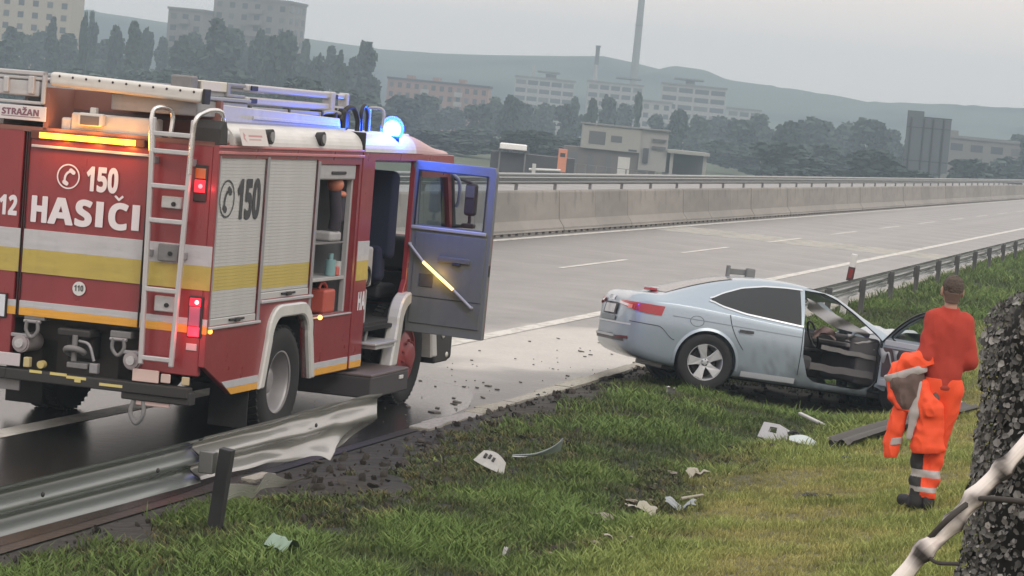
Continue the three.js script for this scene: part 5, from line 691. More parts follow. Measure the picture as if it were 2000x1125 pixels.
    const tail = part(car, 'tail_lamp', gridGeo(30, 8, (u, v) => { // wraps round the corner
      const y0 = lerp(0.945, 0.865, smooth(0, 0.9, u)), y1 = lerp(1.0, 0.985, u); const yy = lerp(y0, y1, v); const zA = 0.40, xE = -0.60 + (1 - v) * -0.035;
      const C = []; for (let k = 0; k <= 40; k++) { const t = k / 40; if (t < 0.6) { const z = lerp(zA, 0.80, t / 0.6); C.push([rearX(yy, z), z]); } else { const x = lerp(rearX(yy, 0.80), xE, (t - 0.6) / 0.4); C.push([x, halfW(x, yy)]); } }
      let Ls = [0]; for (let k = 1; k < C.length; k++) Ls.push(Ls[k - 1] + Math.hypot(C[k][0] - C[k - 1][0], C[k][1] - C[k - 1][1])); const s = u * Ls[40]; let k = 1; while (k < 40 && Ls[k] < s) k++; const f = (s - Ls[k - 1]) / (Ls[k] - Ls[k - 1] + 1e-9); const q = [lerp(C[k - 1][0], C[k][0], f), lerp(C[k - 1][1], C[k][1], f)]; return [q[0] - 0.012, yy, sd * (q[1] + 0.008)]; }), pmat(0.36, 0.012, 0.02, 0.3, 0, { clearcoat: 0.5, clearcoatRoughness: 0.1 }));
    part(tail, 'clear_lens', gridGeo(16, 3, (u, v) => { const z = lerp(0.43, 0.735, u), y = lerp(0.955 - 0.03 * u, 0.985 - 0.03 * u, v); return [rearX(y, z) - 0.020, y, sd * z]; }), pmat(0.62, 0.55, 0.55, 0.2, 0, { clearcoat: 1 })); part(tail, 'lamp_bar', gridGeo(10, 2, (u, v) => { const z = lerp(0.72, 0.80, u), y = lerp(0.905, 0.955, v); return [rearX(y, Math.min(z, 0.79)) - 0.020, y, sd * z]; }), mat(0.75, 0.22, 0.18, 0.3));
    part(car, 'bumper_seam', gridGeo(20, 1, (u, v) => { const x = lerp(-1.02, -0.44, u), y = 0.74 - 0.02 * u - 0.14 * smooth(0.6, 1, u) + v * 0.008; return sideP(x, y, 0.004, sd); }), seam);
    part(car, 'bumper_reflector', gridGeo(10, 2, (u, v) => { const z = lerp(0.50, 0.76, u), y = lerp(0.50, 0.535, v) + 0.015 * u; return [rearX(y, z) - 0.012, y, sd * z]; }), mat(0.12, 0.02, 0.03, 0.4));
    const w = new THREE.Group(); w.name = 'wheel'; car.add(w); w.position.set(0, 0.36, sd * 0.81); w.rotation.y = sd > 0 ? -Math.PI / 2 : Math.PI / 2; w.userData.rear = 1; carWheel(w);
    const f = new THREE.Group(); f.name = 'wheel'; car.add(f); f.position.set(2.70, 0.36, sd * 0.80); f.rotation.y = (sd > 0 ? -Math.PI / 2 : Math.PI / 2) + (sd > 0 ? 0.5 : 0.3); f.rotation.z = sd > 0 ? 0.12 : 0; carWheel(f);
  }
  function carWheel(g) { // axis +x outward after the turn above
    part(g, 'tyre', tyreP(0.362, 0.235, 0.232), rubberM);
    const sp = []; const rim = lathe([[0.225, 0.095], [0.240, 0.10], [0.236, 0.085], [0.215, 0.07], [0.205, -0.02], [0.19, -0.10]], 48); sp.push(rim); sp.push(lathe([[0.052, 0.06], [0.05, 0.085], [0.03, 0.092], [0.0, 0.092]], 24));
    const hole = []; for (let k = 0; k < 5; k++) { const a = k * Math.PI * 2 / 5 + 0.3; const s = shapeOf([[-0.036, 0.035], [-0.036, 0.10], [-0.062, 0.215], [0.062, 0.215], [0.036, 0.10], [0.036, 0.035]]); const g1 = new THREE.ExtrudeGeometry(s, { depth: 0.018, bevelEnabled: true, bevelSize: 0.006, bevelThickness: 0.006, bevelSegments: 1 }); warp(g1, (x, y, z) => [x, y, z + 0.020 * Math.sin((y - 0.04) / 0.18 * 1.5)]); g1.rotateY(Math.PI / 2).rotateX(a).translate(0.055, 0, 0); sp.push(g1); }
    part(g, 'rim', sp, mat(0.52, 0.54, 0.56, 0.35, 0.45)); part(g, 'brake_disc', [rod([-0.02, 0, 0], [0.0, 0, 0], 0.16, 30), rod([-0.1, 0, 0], [-0.07, 0, 0], 0.205, 30)], mat(0.03, 0.03, 0.032, 0.6)); const h = []; for (let k = 0; k < 5; k++) h.push(rod([0.085, Math.cos(k * 1.257) * 0.038, Math.sin(k * 1.257) * 0.038], [0.098, Math.cos(k * 1.257) * 0.038, Math.sin(k * 1.257) * 0.038], 0.008, 8)); part(g, 'wheel_studs', h, trim);
  }
  // tail
  part(car, 'rear_glass', gridGeo(20, 10, (u, v) => { const x = lerp(-0.56, 0.32, v), z = lerp(-1, 1, u) * (sinterp(tR, x) * 0.86); const h = ring(x, 0, 120); let y = sinterp(tT, x); for (let i = 1; i < h.length; i++) if ((h[i - 1][0] - Math.abs(z)) * (h[i][0] - Math.abs(z)) <= 0) y = Math.max(h[i][1], 0) > 0.9 ? h[i][1] : y; return [x - 0.002, y + 0.005, z]; }), mat(0.10, 0.095, 0.09, 0.15));
  part(car, 'plate_recess', rearPatch(0.80, 0.955, -0.33, 0.33, 20, 6, 0.004), plastic); part(car, 'number_plate', rearPatch(0.815, 0.93, -0.265, 0.265, 14, 3, 0.010), mat(0.52, 0.53, 0.53, 0.5)); part(car, 'tail_strip', rearPatch(0.725, 0.785, -0.40, 0.36, 16, 2, 0.006), mat(0.16, 0.19, 0.20, 0.5)); part(car, 'bumper_line', rearPatch(0.692, 0.712, -0.78, 0.78, 24, 1, 0.006), mat(0.60, 0.63, 0.66, 0.35, 0.2));
  part(car, 'diffuser', rearPatch(z => 0.475, z => 0.515, -0.70, 0.70, 30, 3, 0.005), mat(0.09, 0.085, 0.085, 0.7)); part(car, 'bumper_chrome', rearPatch(0.515, 0.545, -0.74, 0.46, 30, 2, 0.010), chrome);
  const hb = part(car, 'high_brake_lamp', bx(-0.66, -0.56, 1.165, 1.20, -0.17, 0.17, 0.012), mat(0.42, 0.03, 0.04, 0.3)); part(hb, 'lamp_cover', bx(-0.655, -0.54, 1.20, 1.212, -0.175, 0.175, 0.004), mat(0.6, 0.6, 0.62, 0.4)); part(car, 'badge', rearPatch(0.985, 1.04, -0.035, 0.035, 4, 4, 0.006), chrome); part(car, 'lid_seam', rearPatch(0.70, 0.708, -0.62, 0.62, 20, 1, 0.004), seam);
  part(car, 'underbody', bx(-0.5, 2.5, 0.19, 0.27, -0.7, 0.7, 0.02), trim);
  const rf = part(car, 'roof_fitting', [bx(0.44, 0.47, 1.48, 1.64, -0.30, -0.18, 0.008), bx(0.46, 0.80, 1.53, 1.605, -0.28, -0.26, 0.008).rotateZ(0.06).translate(0.07, -0.03, 0), bx(0.70, 0.82, 1.50, 1.64, -0.30, -0.20, 0.02)], mat(0.16, 0.165, 0.16, 0.7)); rf.userData.label = 'small bent grey fitting on the roof';
  // cabin: seats, dash, far door lining, deployed airbag curtain, torn lining
  const cloth = mat(0.06, 0.058, 0.06, 0.9), lin = mat(0.15, 0.145, 0.14, 0.85), lin2 = mat(0.07, 0.066, 0.068, 0.85);
  for (const sd of [1, -1]) { const s = part(car, 'front_seat', [bx(0.95, 1.5, 0.42, 0.62, sd * 0.38 - 0.25, sd * 0.38 + 0.25, 0.06), bx(-0.09, 0.09, 0, 0.66, -0.24, 0.24, 0.07).rotateZ(0.28).translate(1.0, 0.56, sd * 0.38)], cloth); part(s, 'headrest', bx(-0.05, 0.05, 0.68, 0.86, -0.13, 0.13, 0.04).rotateZ(0.24).translate(0.99, 0.56, sd * 0.38), cloth); }
  part(car, 'rear_seat', [bx(-0.1, 0.4, 0.40, 0.58, -0.66, 0.66, 0.06), bx(-0.25, -0.08, 0.5, 1.1, -0.66, 0.66, 0.06)], cloth); part(car, 'dashboard', [bx(1.95, 2.36, 0.70, 0.96, -0.72, 0.70, 0.06), bx(2.05, 2.4, 0.35, 0.70, -0.72, 0.70, 0.05)], lin2); part(car, 'dash_edge', bx(1.90, 1.96, 0.80, 0.86, -0.70, 0.68, 0.02), lin); part(car, 'steering_wheel', new THREE.TorusGeometry(0.18, 0.016, 8, 28).rotateY(Math.PI / 2).rotateZ(0.4).translate(1.78, 0.90, -0.38), trim);
  part(car, 'far_door_lining', [bx(1.25, 2.3, 0.32, 0.93, -0.86, -0.80, 0.02), bx(1.35, 2.1, 0.66, 0.71, -0.80, -0.70, 0.02), bx(1.35, 2.1, 0.42, 0.52, -0.80, -0.72, 0.02)], lin2);
  part(car, 'airbag_curtain', thick(gridGeo(36, 10, (u, v) => { const x = lerp(1.30, 2.2, u), y = lerp(1.36, 1.02, u) - v * (0.13 + 0.05 * Math.sin(u * 5)) + 0.02 * (fbm(u * 8, v * 2, 3) - 0.5); return [x + 0.05 * v, y, 0.62 + 0.05 * Math.sin(u * 14 + v * 4) - 0.04 * v]; }), 0.004), mat(0.36, 0.36, 0.36, 0.9)); part(car, 'airbag_curtain', thick(gridGeo(24, 8, (u, v) => { const x = lerp(1.9, 2.28, u); return [x, lerp(0.98, 0.92, u) - v * 0.10 + 0.02 * (fbm(u * 6, v, 2) - 0.5), 0.66 + 0.05 * Math.sin(u * 9 + v * 5)]; }), 0.004), mat(0.30, 0.30, 0.30, 0.9));
  part(car, 'torn_lining', thick(gridGeo(40, 5, (u, v) => [lerp(1.55, 2.3, u), 0.79 - 0.05 * u - v * 0.06 + 0.02 * (fbm(u * 7, 3, 3) - 0.5), 0.74 + 0.02 * (fbm(u * 5, v, 2) - 0.5)]), 0.005), lin); part(car, 'sill_lining', thick(gridGeo(40, 5, (u, v) => [lerp(1.42, 2.28, u), 0.55 - 0.02 * u - v * 0.09 + 0.03 * (fbm(u * 6, 9, 3) - 0.5), 0.78 + 0.02 * (fbm(u * 5, v + 4, 2) - 0.5)]), 0.005), mat(0.11, 0.105, 0.105, 0.85)); part(car, 'cloth_scrap', thick(gridGeo(14, 8, (u, v) => [1.46 + u * 0.30, 0.94 - v * 0.10 + 0.08 * Math.sin(u * 3) + 0.02 * Math.sin(v * 9), 0.60 + 0.05 * Math.sin(u * 8 + v * 7)]), 0.006), mat(0.20, 0.14, 0.13, 0.9)); part(car, 'door_rubber', tube(doorOpen.map(p => [p[0], p[1], halfW(p[0], p[1]) - 0.035]), 0.014, 6, true, 90), trim);
  // crumpled wing metal round the front pillar
  part(car, 'crumpled_wing', thick(gridGeo(26, 22, (u, v) => { const x = 2.30 + u * 0.55, y = lerp(0.34, 0.98, v) - 0.10 * u; const n = fbm(u * 4, v * 5, 3) - 0.5; return [x + 0.10 * n, y + 0.08 * (fbm(v * 6, u * 5 + 3, 2) - 0.5), 0.885 + 0.06 * Math.sin(u * 8 + v * 5) + 0.10 * n - 0.10 * u + (v < 0.35 ? 0.06 * Math.sin(u * 12) : 0)]; }), 0.004), paint2); part(car, 'crumpled_wing', thick(gridGeo(16, 14, (u, v) => { const n = fbm(u * 5 + 9, v * 4, 3) - 0.5; return [2.45 + u * 0.55 + 0.1 * n, 0.22 + v * 0.28 + 0.12 * n, 0.84 + 0.10 * Math.sin(u * 6 + v * 9)]; }), 0.004), plastic);
  part(car, 'hinge_pillar', [bx(2.30, 2.37, 0.30, 0.92, 0.74, 0.84, 0.02)], trim); part(car, 'bonnet', thick(gridGeo(24, 20, (u, v) => { const x = 2.45 + u * 0.80, z = lerp(-0.72, 0.70, v), n = fbm(u * 4 + 20, v * 4, 3) - 0.5; return [x + 0.06 * n, 1.03 + 0.14 * Math.sin(u * Math.PI) - 0.12 * u + 0.10 * n, z]; }), 0.004), paint2);
  // far-side door left in place: glass of windscreen cracked out; near front door swung forward on its hinges
  const D = new THREE.Group(); D.name = 'front_door'; car.add(D); D.position.set(2.33, 0.02, 0.90); D.rotation.y = 2.15; D.rotation.z = 0.02; D.userData.label = 'front door torn wide open with its dark lining showing';
  // door modelled closed (pointing back along -x), inside towards -z
  const fo = [[-1.06, 0.36], [-1.08, 0.98], [-1.03, 1.36], [-0.95, 1.385], [-0.78, 1.39], [-0.60, 1.335], [-0.33, 1.19], [-0.06, 0.985], [0, 0.92], [-0.02, 0.36]], fi = [[-1.02, 0.985], [-0.985, 1.335], [-0.78, 1.352], [-0.61, 1.30], [-0.36, 1.165], [-0.14, 0.985]];
  const dg = new THREE.ExtrudeGeometry(shapeOf(fo, [fi]), { depth: 0.05, bevelEnabled: true, bevelSize: 0.006, bevelThickness: 0.006, bevelSegments: 1, bevelOffset: -0.006 }).translate(0, 0, -0.05); warp(dg, (x, y, z) => [x, y, z - 0.16 * smooth(0.95, 1.4, y) - 0.03 * smooth(0.6, 0.36, y) + 0.015 * (fbm(x * 4, y * 4, 2) - 0.5)]);
  part(D, 'door_shell', dg, paint2); const wr = (x, y, z) => [x, y, z - 0.16 * smooth(0.95, 1.4, y)];
  const gsk = []; for (const P of [fi, [...fo.slice(1, 9)]]) gsk.push(tube(P.map(p => wr(p[0], p[1], -0.062)), 0.013, 6, P === fi, 50)); part(D, 'window_rubber', gsk[0], trim); part(D, 'frame_rubber', gsk[1], trim);
  const pg = new THREE.ShapeGeometry(shapeOf(fi)); warp(pg, (x, y, z) => wr(x, y, -0.03)); part(D, 'door_pane', pg, pmat(0.75, 0.8, 0.78, 0.06, 0, { transmission: 1, thickness: 0 })); part(D, 'door_mirror', bx(-0.20, -0.05, 0.95, 1.06, -0.02, 0.14, 0.03), trim);
  part(D, 'top_rail', bx(-1.03, -0.04, 0.88, 0.955, -0.075, -0.055, 0.01), mat(0.48, 0.50, 0.54, 0.4, 0.2)); part(D, 'lining', warp(bx(-1.02, -0.05, 0.46, 0.86, -0.095, -0.06, 0.02), (x, y, z) => [x, y, z + 0.02 * Math.sin(x * 9 + y * 6)]), mat(0.075, 0.050, 0.056, 0.85)); part(D, 'armrest', bx(-0.85, -0.25, 0.62, 0.68, -0.16, -0.09, 0.025), mat(0.05, 0.04, 0.045, 0.8)); part(D, 'door_sill', bx(-1.02, -0.05, 0.37, 0.45, -0.085, -0.055, 0.01), mat(0.40, 0.42, 0.45, 0.45, 0.2)); part(D, 'torn_lining', thick(gridGeo(16, 8, (u, v) => [-0.30 + u * 0.28, 0.84 - v * 0.26 * (0.6 + 0.4 * Math.sin(u * 9)), -0.10 - 0.03 * Math.sin(u * 8 + v * 4)]), 0.004), mat(0.32, 0.33, 0.35, 0.7));
}
// ---------------------------------------------------------------- person in orange work clothes
function n3(x, y, z) { return (vn(x + z * 0.61, y + 3.1) + vn(y * 1.1 + 7.3, z + x * 0.47) + vn(z + 1.7, x - y * 0.53 + 5.5)) / 3 - 0.5; }
// bones: [ax,ay,az,ra, bx,by,bz,rb, flatten z]
function bodyField(bones, k = 0.045) {
  return (x, y, z) => { let d = 1e3; for (const b of bones) { const fz = b[8] || 1; const px = x - b[0], py = y - b[1], pz = (z - b[2]) / fz, vx = b[4] - b[0], vy = b[5] - b[1], vz = (b[6] - b[2]) / fz; const t = clamp((px * vx + py * vy + pz * vz) / (vx * vx + vy * vy + vz * vz + 1e-9)); const e = Math.hypot(px - vx * t, py - vy * t, pz - vz * t) - lerp(b[3], b[7], t); const h = clamp(0.5 + 0.5 * (e - d) / k); d = lerp(e, d, h) - k * h * (1 - h); } return d; };
}
function marchBox(field, lo, hi, res) {
  const m = new MarchingCubes(res, new THREE.MeshBasicMaterial(), false, false, 90000); m.isolation = 0; const h = res / 2; const P = i => (i - h) / h;
  const C = [0, 1, 2].map(k => (lo[k] + hi[k]) / 2), S = [0, 1, 2].map(k => (hi[k] - lo[k]) / 2);
  for (let k = 0; k < res; k++) for (let j = 0; j < res; j++) for (let i = 0; i < res; i++) m.field[k * res * res + j * res + i] = -field(C[0] + S[0] * P(i), C[1] + S[1] * P(j), C[2] + S[2] * P(k));
  m.update(); const n = m.count, pos = m.positionArray.slice(0, n * 3); for (let i = 0; i < n; i++) for (let q = 0; q < 3; q++) pos[i * 3 + q] = C[q] + S[q] * pos[i * 3 + q];
  let g = new THREE.BufferGeometry(); g.setAttribute('position', new THREE.BufferAttribute(new Float32Array(pos), 3)); g = mergeVertices(g, 1e-5); g.computeVertexNormals();
  const e = 0.002, p = g.attributes.position, N = g.attributes.normal; for (let i = 0; i < p.count; i++) { const x = p.getX(i), y = p.getY(i), z = p.getZ(i); const v = V3(field(x + e, y, z) - field(x - e, y, z), field(x, y + e, z) - field(x, y - e, z), field(x, y, z + e) - field(x, y, z - e)).normalize(); N.setXYZ(i, v.x, v.y, v.z); }
  // keep the winding in step with the outward normals
  const ix = g.index.array; let s = 0; for (let i = 0; i < Math.min(ix.length, 900); i += 3) { const a = V3().fromBufferAttribute(p, ix[i]), b = V3().fromBufferAttribute(p, ix[i + 1]), c = V3().fromBufferAttribute(p, ix[i + 2]); s += b.sub(a).cross(c.sub(a)).dot(V3().fromBufferAttribute(N, ix[i])); } if (s < 0) for (let i = 0; i < ix.length; i += 3) { const t = ix[i + 1]; ix[i + 1] = ix[i + 2]; ix[i + 2] = t; }
  return g;
}
const PERSON_AT = [-2.20, 0.0, -20.05];
{
  const man = thing('person', 'person in orange work clothes seen from behind, a jacket over the left arm', 'person');
  const gy = vergeY(PERSON_AT[0], PERSON_AT[2]); man.position.set(PERSON_AT[0], gy + 0.0, PERSON_AT[2]); man.rotation.y = 0.40; man.scale.set(0.88, 1.035, 0.94);
  const J = { hL: [-0.085, 0.93, 0], hR: [0.085, 0.93, 0.02], kL: [-0.115, 0.50, -0.03], kR: [0.01, 0.50, -0.02], aL: [-0.145, 0.095, 0.04], aR: [-0.045, 0.095, 0.06], sL: [-0.150, 1.475, 0], sR: [0.150, 1.475, 0], eL: [-0.205, 1.19, 0.04], wL: [-0.17, 1.04, -0.16], eR: [0.225, 1.19, 0.03], wR: [0.13, 1.09, -0.20] };
  const core = r => [[0, 0.98, 0, 0.120 + r, 0, 1.10, 0, 0.112 + r, 0.85], [-0.045, 1.1, 0, 0.105 + r, -0.062, 1.36, 0, 0.112 + r, 0.9], [0.045, 1.1, 0, 0.105 + r, 0.062, 1.36, 0, 0.112 + r, 0.9], [-0.10, 1.44, 0.005, 0.075 + r, 0.10, 1.44, 0.005, 0.075 + r, 0.95], [0, 1.45, 0.01, 0.075 + r, 0, 1.56, 0.0, 0.058 + r]];
  const arms = r => [[...J.sL, 0.064 + r, ...J.eL, 0.046 + r], [...J.eL, 0.050 + r, ...J.wL, 0.036 + r], [...J.sR, 0.064 + r, ...J.eR, 0.046 + r], [...J.eR, 0.050 + r, ...J.wR, 0.036 + r]];
  const legs = r => [[-0.045, 0.98, 0.01, 0.112 + r, 0.045, 0.98, 0.01, 0.112 + r, 0.95], [...J.hL, 0.090 + r, ...J.kL, 0.066 + r], [...J.kL, 0.066 + r, ...J.aL, 0.046 + r], [...J.hR, 0.090 + r, ...J.kR, 0.066 + r], [...J.kR, 0.066 + r, ...J.aR, 0.046 + r]];
  const feet = [[...J.aL, 0.045, J.aL[0] - 0.05, 0.04, J.aL[2] - 0.16, 0.034], [...J.aR, 0.045, J.aR[0] - 0.02, 0.04, J.aR[2] - 0.17, 0.034]];
  const headB = [[0, 1.55, 0, 0.055, 0, 1.66, -0.008, 0.055], [0, 1.735, 0.012, 0.088, 0, 1.72, -0.018, 0.082, 1.12], [0, 1.665, -0.045, 0.056, 0, 1.69, -0.05, 0.06]];
  const skin = mat(0.40, 0.235, 0.175, 0.6);
  const bodyG = marchBox(bodyField([...core(-0.02), ...arms(-0.014), ...legs(-0.02), ...feet, [0, 1.5, 0, 0.055, 0, 1.63, -0.005, 0.055]]), [-0.48, -0.05, -0.36], [0.48, 1.72, 0.30], 84);
  const headF = bodyField(headB, 0.03); const headG = marchBox((x, y, z) => { let d = headF(x, y, z); const ear = Math.min(...[-1, 1].map(s => Math.hypot((x - s * 0.096) / 0.5, (y - 1.70) / 1.5, (z - 0.0) / 0.9) - 0.026)); d = Math.min(d, ear * 0.6); const nose = Math.hypot(x, (y - 1.695) / 1.6, z + 0.112) - 0.016; d = Math.min(d, nose); const eye = Math.min(...[-1, 1].map(s => Math.hypot(x - s * 0.033, y - 1.722, z + 0.108) - 0.014)); d = Math.max(d, -eye); const mouth = Math.hypot(x / 2.4, (y - 1.645) * 2, z + 0.106) - 0.010; return Math.max(d, -mouth); }, [-0.13, 1.52, -0.15], [0.13, 1.86, 0.14], 64);
  const hand = (w, dir, side) => { // palm, four unequal curled fingers and a thumb
    const d = V3(...dir).normalize(), up = V3(0, 1, 0), ac = V3().crossVectors(d, up).normalize().multiplyScalar(side), cu = V3().crossVectors(ac, d).multiplyScalar(side).negate(); const at = (a, b, c) => [w[0] + d.x * a + ac.x * b + cu.x * c, w[1] + d.y * a + ac.y * b + cu.y * c, w[2] + d.z * a + ac.z * b + cu.z * c];
    const bs = [[...at(0, 0, 0), 0.028, ...at(0.07, 0, 0), 0.030]]; for (let f = 0; f < 4; f++) { const o = (f - 1.5) * 0.020, L = [0.9, 1, 0.95, 0.75][f]; const a = at(0.075, o, 0), b = at(0.075 + 0.035 * L, o, 0.012), c = at(0.075 + 0.048 * L, o, 0.036), e = at(0.075 + 0.030 * L, o, 0.052); bs.push([...a, 0.0095, ...b, 0.009], [...b, 0.009, ...c, 0.0085], [...c, 0.0085, ...e, 0.0075]); } bs.push([...at(0.02, 0.026, 0.0), 0.013, ...at(0.05, 0.050, 0.015), 0.010], [...at(0.05, 0.050, 0.015), 0.010, ...at(0.078, 0.040, 0.034), 0.009]);
    const xs = bs.flatMap(b => [b[0], b[4]]), ys = bs.flatMap(b => [b[1], b[5]]), zs = bs.flatMap(b => [b[2], b[6]]); return marchBox(bodyField(bs, 0.008), [Math.min(...xs) - 0.05, Math.min(...ys) - 0.05, Math.min(...zs) - 0.05], [Math.max(...xs) + 0.05, Math.max(...ys) + 0.05, Math.max(...zs) + 0.05], 60); };
  part(man, 'body', merge([bodyG, headG, hand(J.wL, [0.25, -0.5, -0.8], 1), hand(J.wR, [-0.5, -0.25, -0.8], -1)]), skin);
  const knit = mat(0.40, 0.040, 0.024, 0.9, 0, { bumpMap: soilBump, bumpScale: 0.002 }), hiVis = mat(0.86, 0.085, 0.022, 0.8), band = mat(0.42, 0.40, 0.40, 0.5), dark = mat(0.028, 0.026, 0.028, 0.85);
  const swF = bodyField([...core(0.022), ...arms(0.018), [0, 0.955, 0, 0.132, 0, 1.05, 0, 0.135, 0.9]], 0.05);
  part(man, 'sweater', marchBox((x, y, z) => { let d = swF(x, y, z) + 0.024 * n3(x * 9, y * 7, z * 9) + 0.030 * Math.abs(n3(x * 13 + 4, y * 9 + x * 8, z * 13)) + 0.010 * n3(x * 26, y * 18, z * 26) - 0.004 + 0.012 * Math.sin(y * 34 + x * 14 + z * 9) * smooth(0.2, 0.27, Math.abs(x)) * 0.5; d = Math.max(d, 0.955 - y); d = Math.max(d, Math.hypot(x, z * 1.0) < 0.11 ? y - 1.575 : -1); return d; }, [-0.46, 0.92, -0.32], [0.46, 1.64, 0.24], 84), knit);
  part(man, 'cuff', rod([lerp(J.eL[0], J.wL[0], 0.9), lerp(J.eL[1], J.wL[1], 0.9), lerp(J.eL[2], J.wL[2], 0.9)], J.wL, 0.048, 16, 0.042), mat(0.22, 0.05, 0.035, 0.9)); part(man, 'sweater_hem', new THREE.TorusGeometry(0.134, 0.014, 8, 36).scale(1.02, 0.92, 1.6).rotateX(Math.PI / 2).translate(0, 0.965, 0), mat(0.34, 0.045, 0.03, 0.9)); part(man, 'collar', new THREE.TorusGeometry(0.068, 0.014, 8, 28).rotateX(Math.PI / 2 + 0.15).translate(0, 1.572, 0.004), mat(0.40, 0.05, 0.03, 0.9));
  const trF = bodyField(legs(0.022), 0.03); const trG = marchBox((x, y, z) => Math.max(trF(x, y, z) + 0.024 * n3(x * 10, y * 8, z * 10) + 0.036 * Math.abs(n3(x * 15 + 8, y * 12 - x * 9, z * 15)) - 0.006 + 0.010 * Math.sin(y * 42 + x * 20) * smooth(0.6, 0.2, y), 0.10 - y, y - 1.03), [-0.34, 0.06, -0.24], [0.28, 1.08, 0.24], 96);
  // the trousers in one geometry, split where the tapes and the dark side patch run
  { const ng = trG.toNonIndexed(), p = ng.attributes.position; const pick = (n, m, f) => { const P = [], N = []; for (let i = 0; i < p.count; i += 3) { const y = (p.getY(i) + p.getY(i + 1) + p.getY(i + 2)) / 3, x = (p.getX(i) + p.getX(i + 1) + p.getX(i + 2)) / 3, z = (p.getZ(i) + p.getZ(i + 1) + p.getZ(i + 2)) / 3; if (f(x, y, z)) for (let q = 0; q < 3; q++) { P.push(p.getX(i + q), p.getY(i + q), p.getZ(i + q)); N.push(ng.attributes.normal.getX(i + q), ng.attributes.normal.getY(i + q), ng.attributes.normal.getZ(i + q)); } } const g = new THREE.BufferGeometry(); g.setAttribute('position', new THREE.Float32BufferAttribute(P, 3)); g.setAttribute('normal', new THREE.Float32BufferAttribute(N, 3)); part(man, n, g, m); };
    const t1 = (x, y, z) => Math.abs(y - 0.285) < 0.028, t2 = (x, y, z) => Math.abs(y - 0.165) < 0.018, dk = (x, y, z) => x < lerp(-0.11, -0.135, (0.55 - y) / 0.4) && y < 0.47; pick('reflective_tape', band, (x, y, z) => t1(x, y, z)); pick('reflective_tape', band, (x, y, z) => t2(x, y, z)); pick('dark_patch', dark, (x, y, z) => dk(x, y, z) && !t1(x, y, z) && !t2(x, y, z)); pick('trousers', hiVis, (x, y, z) => !dk(x, y, z) && !t1(x, y, z) && !t2(x, y, z)); }
  for (const a of [J.aL, J.aR]) { const s = a === J.aL ? -0.075 : -0.03; const f = bodyField([[a[0], 0.14, a[2] + 0.005, 0.060, a[0], 0.06, a[2] + 0.01, 0.056], [a[0], 0.055, a[2] + 0.03, 0.050, a[0] + s, 0.045, a[2] - 0.17, 0.046]], 0.04); part(man, 'boot', marchBox((x, y, z) => Math.max(f(x, y, z) + 0.006 * n3(x * 30, y * 30, z * 30), 0.004 - y), [a[0] - 0.20, -0.02, a[2] - 0.27], [a[0] + 0.12, 0.22, a[2] + 0.14], 48), mat(0.020, 0.019, 0.020, 0.75)); }
  const hairF = bodyField([[0, 1.742, 0.016, 0.096, 0, 1.728, -0.014, 0.090, 1.12]], 0.02); part(man, 'hair', marchBox((x, y, z) => Math.max(hairF(x, y, z) + 0.004 + 0.014 * n3(x * 60, y * 60, z * 60) + 0.010 * n3(x * 150, y * 150, z * 150), -(y - 1.672 + 0.9 * Math.max(0, -z - 0.02))), [-0.13, 1.60, -0.15], [0.13, 1.88, 0.15], 64), mat(0.080, 0.060, 0.050, 0.95)); 
  part(man, 'short_hair', marchBox((x, y, z) => Math.max(bodyField([[0, 1.70, 0.02, 0.086, 0, 1.64, 0.012, 0.064]], 0.02)(x, y, z) + 0.004 * n3(x * 90, y * 90, z * 90), 1.615 - y, -z - 0.005), [-0.12, 1.58, -0.04], [0.12, 1.80, 0.13], 48), mat(0.155, 0.105, 0.088, 0.9));
}
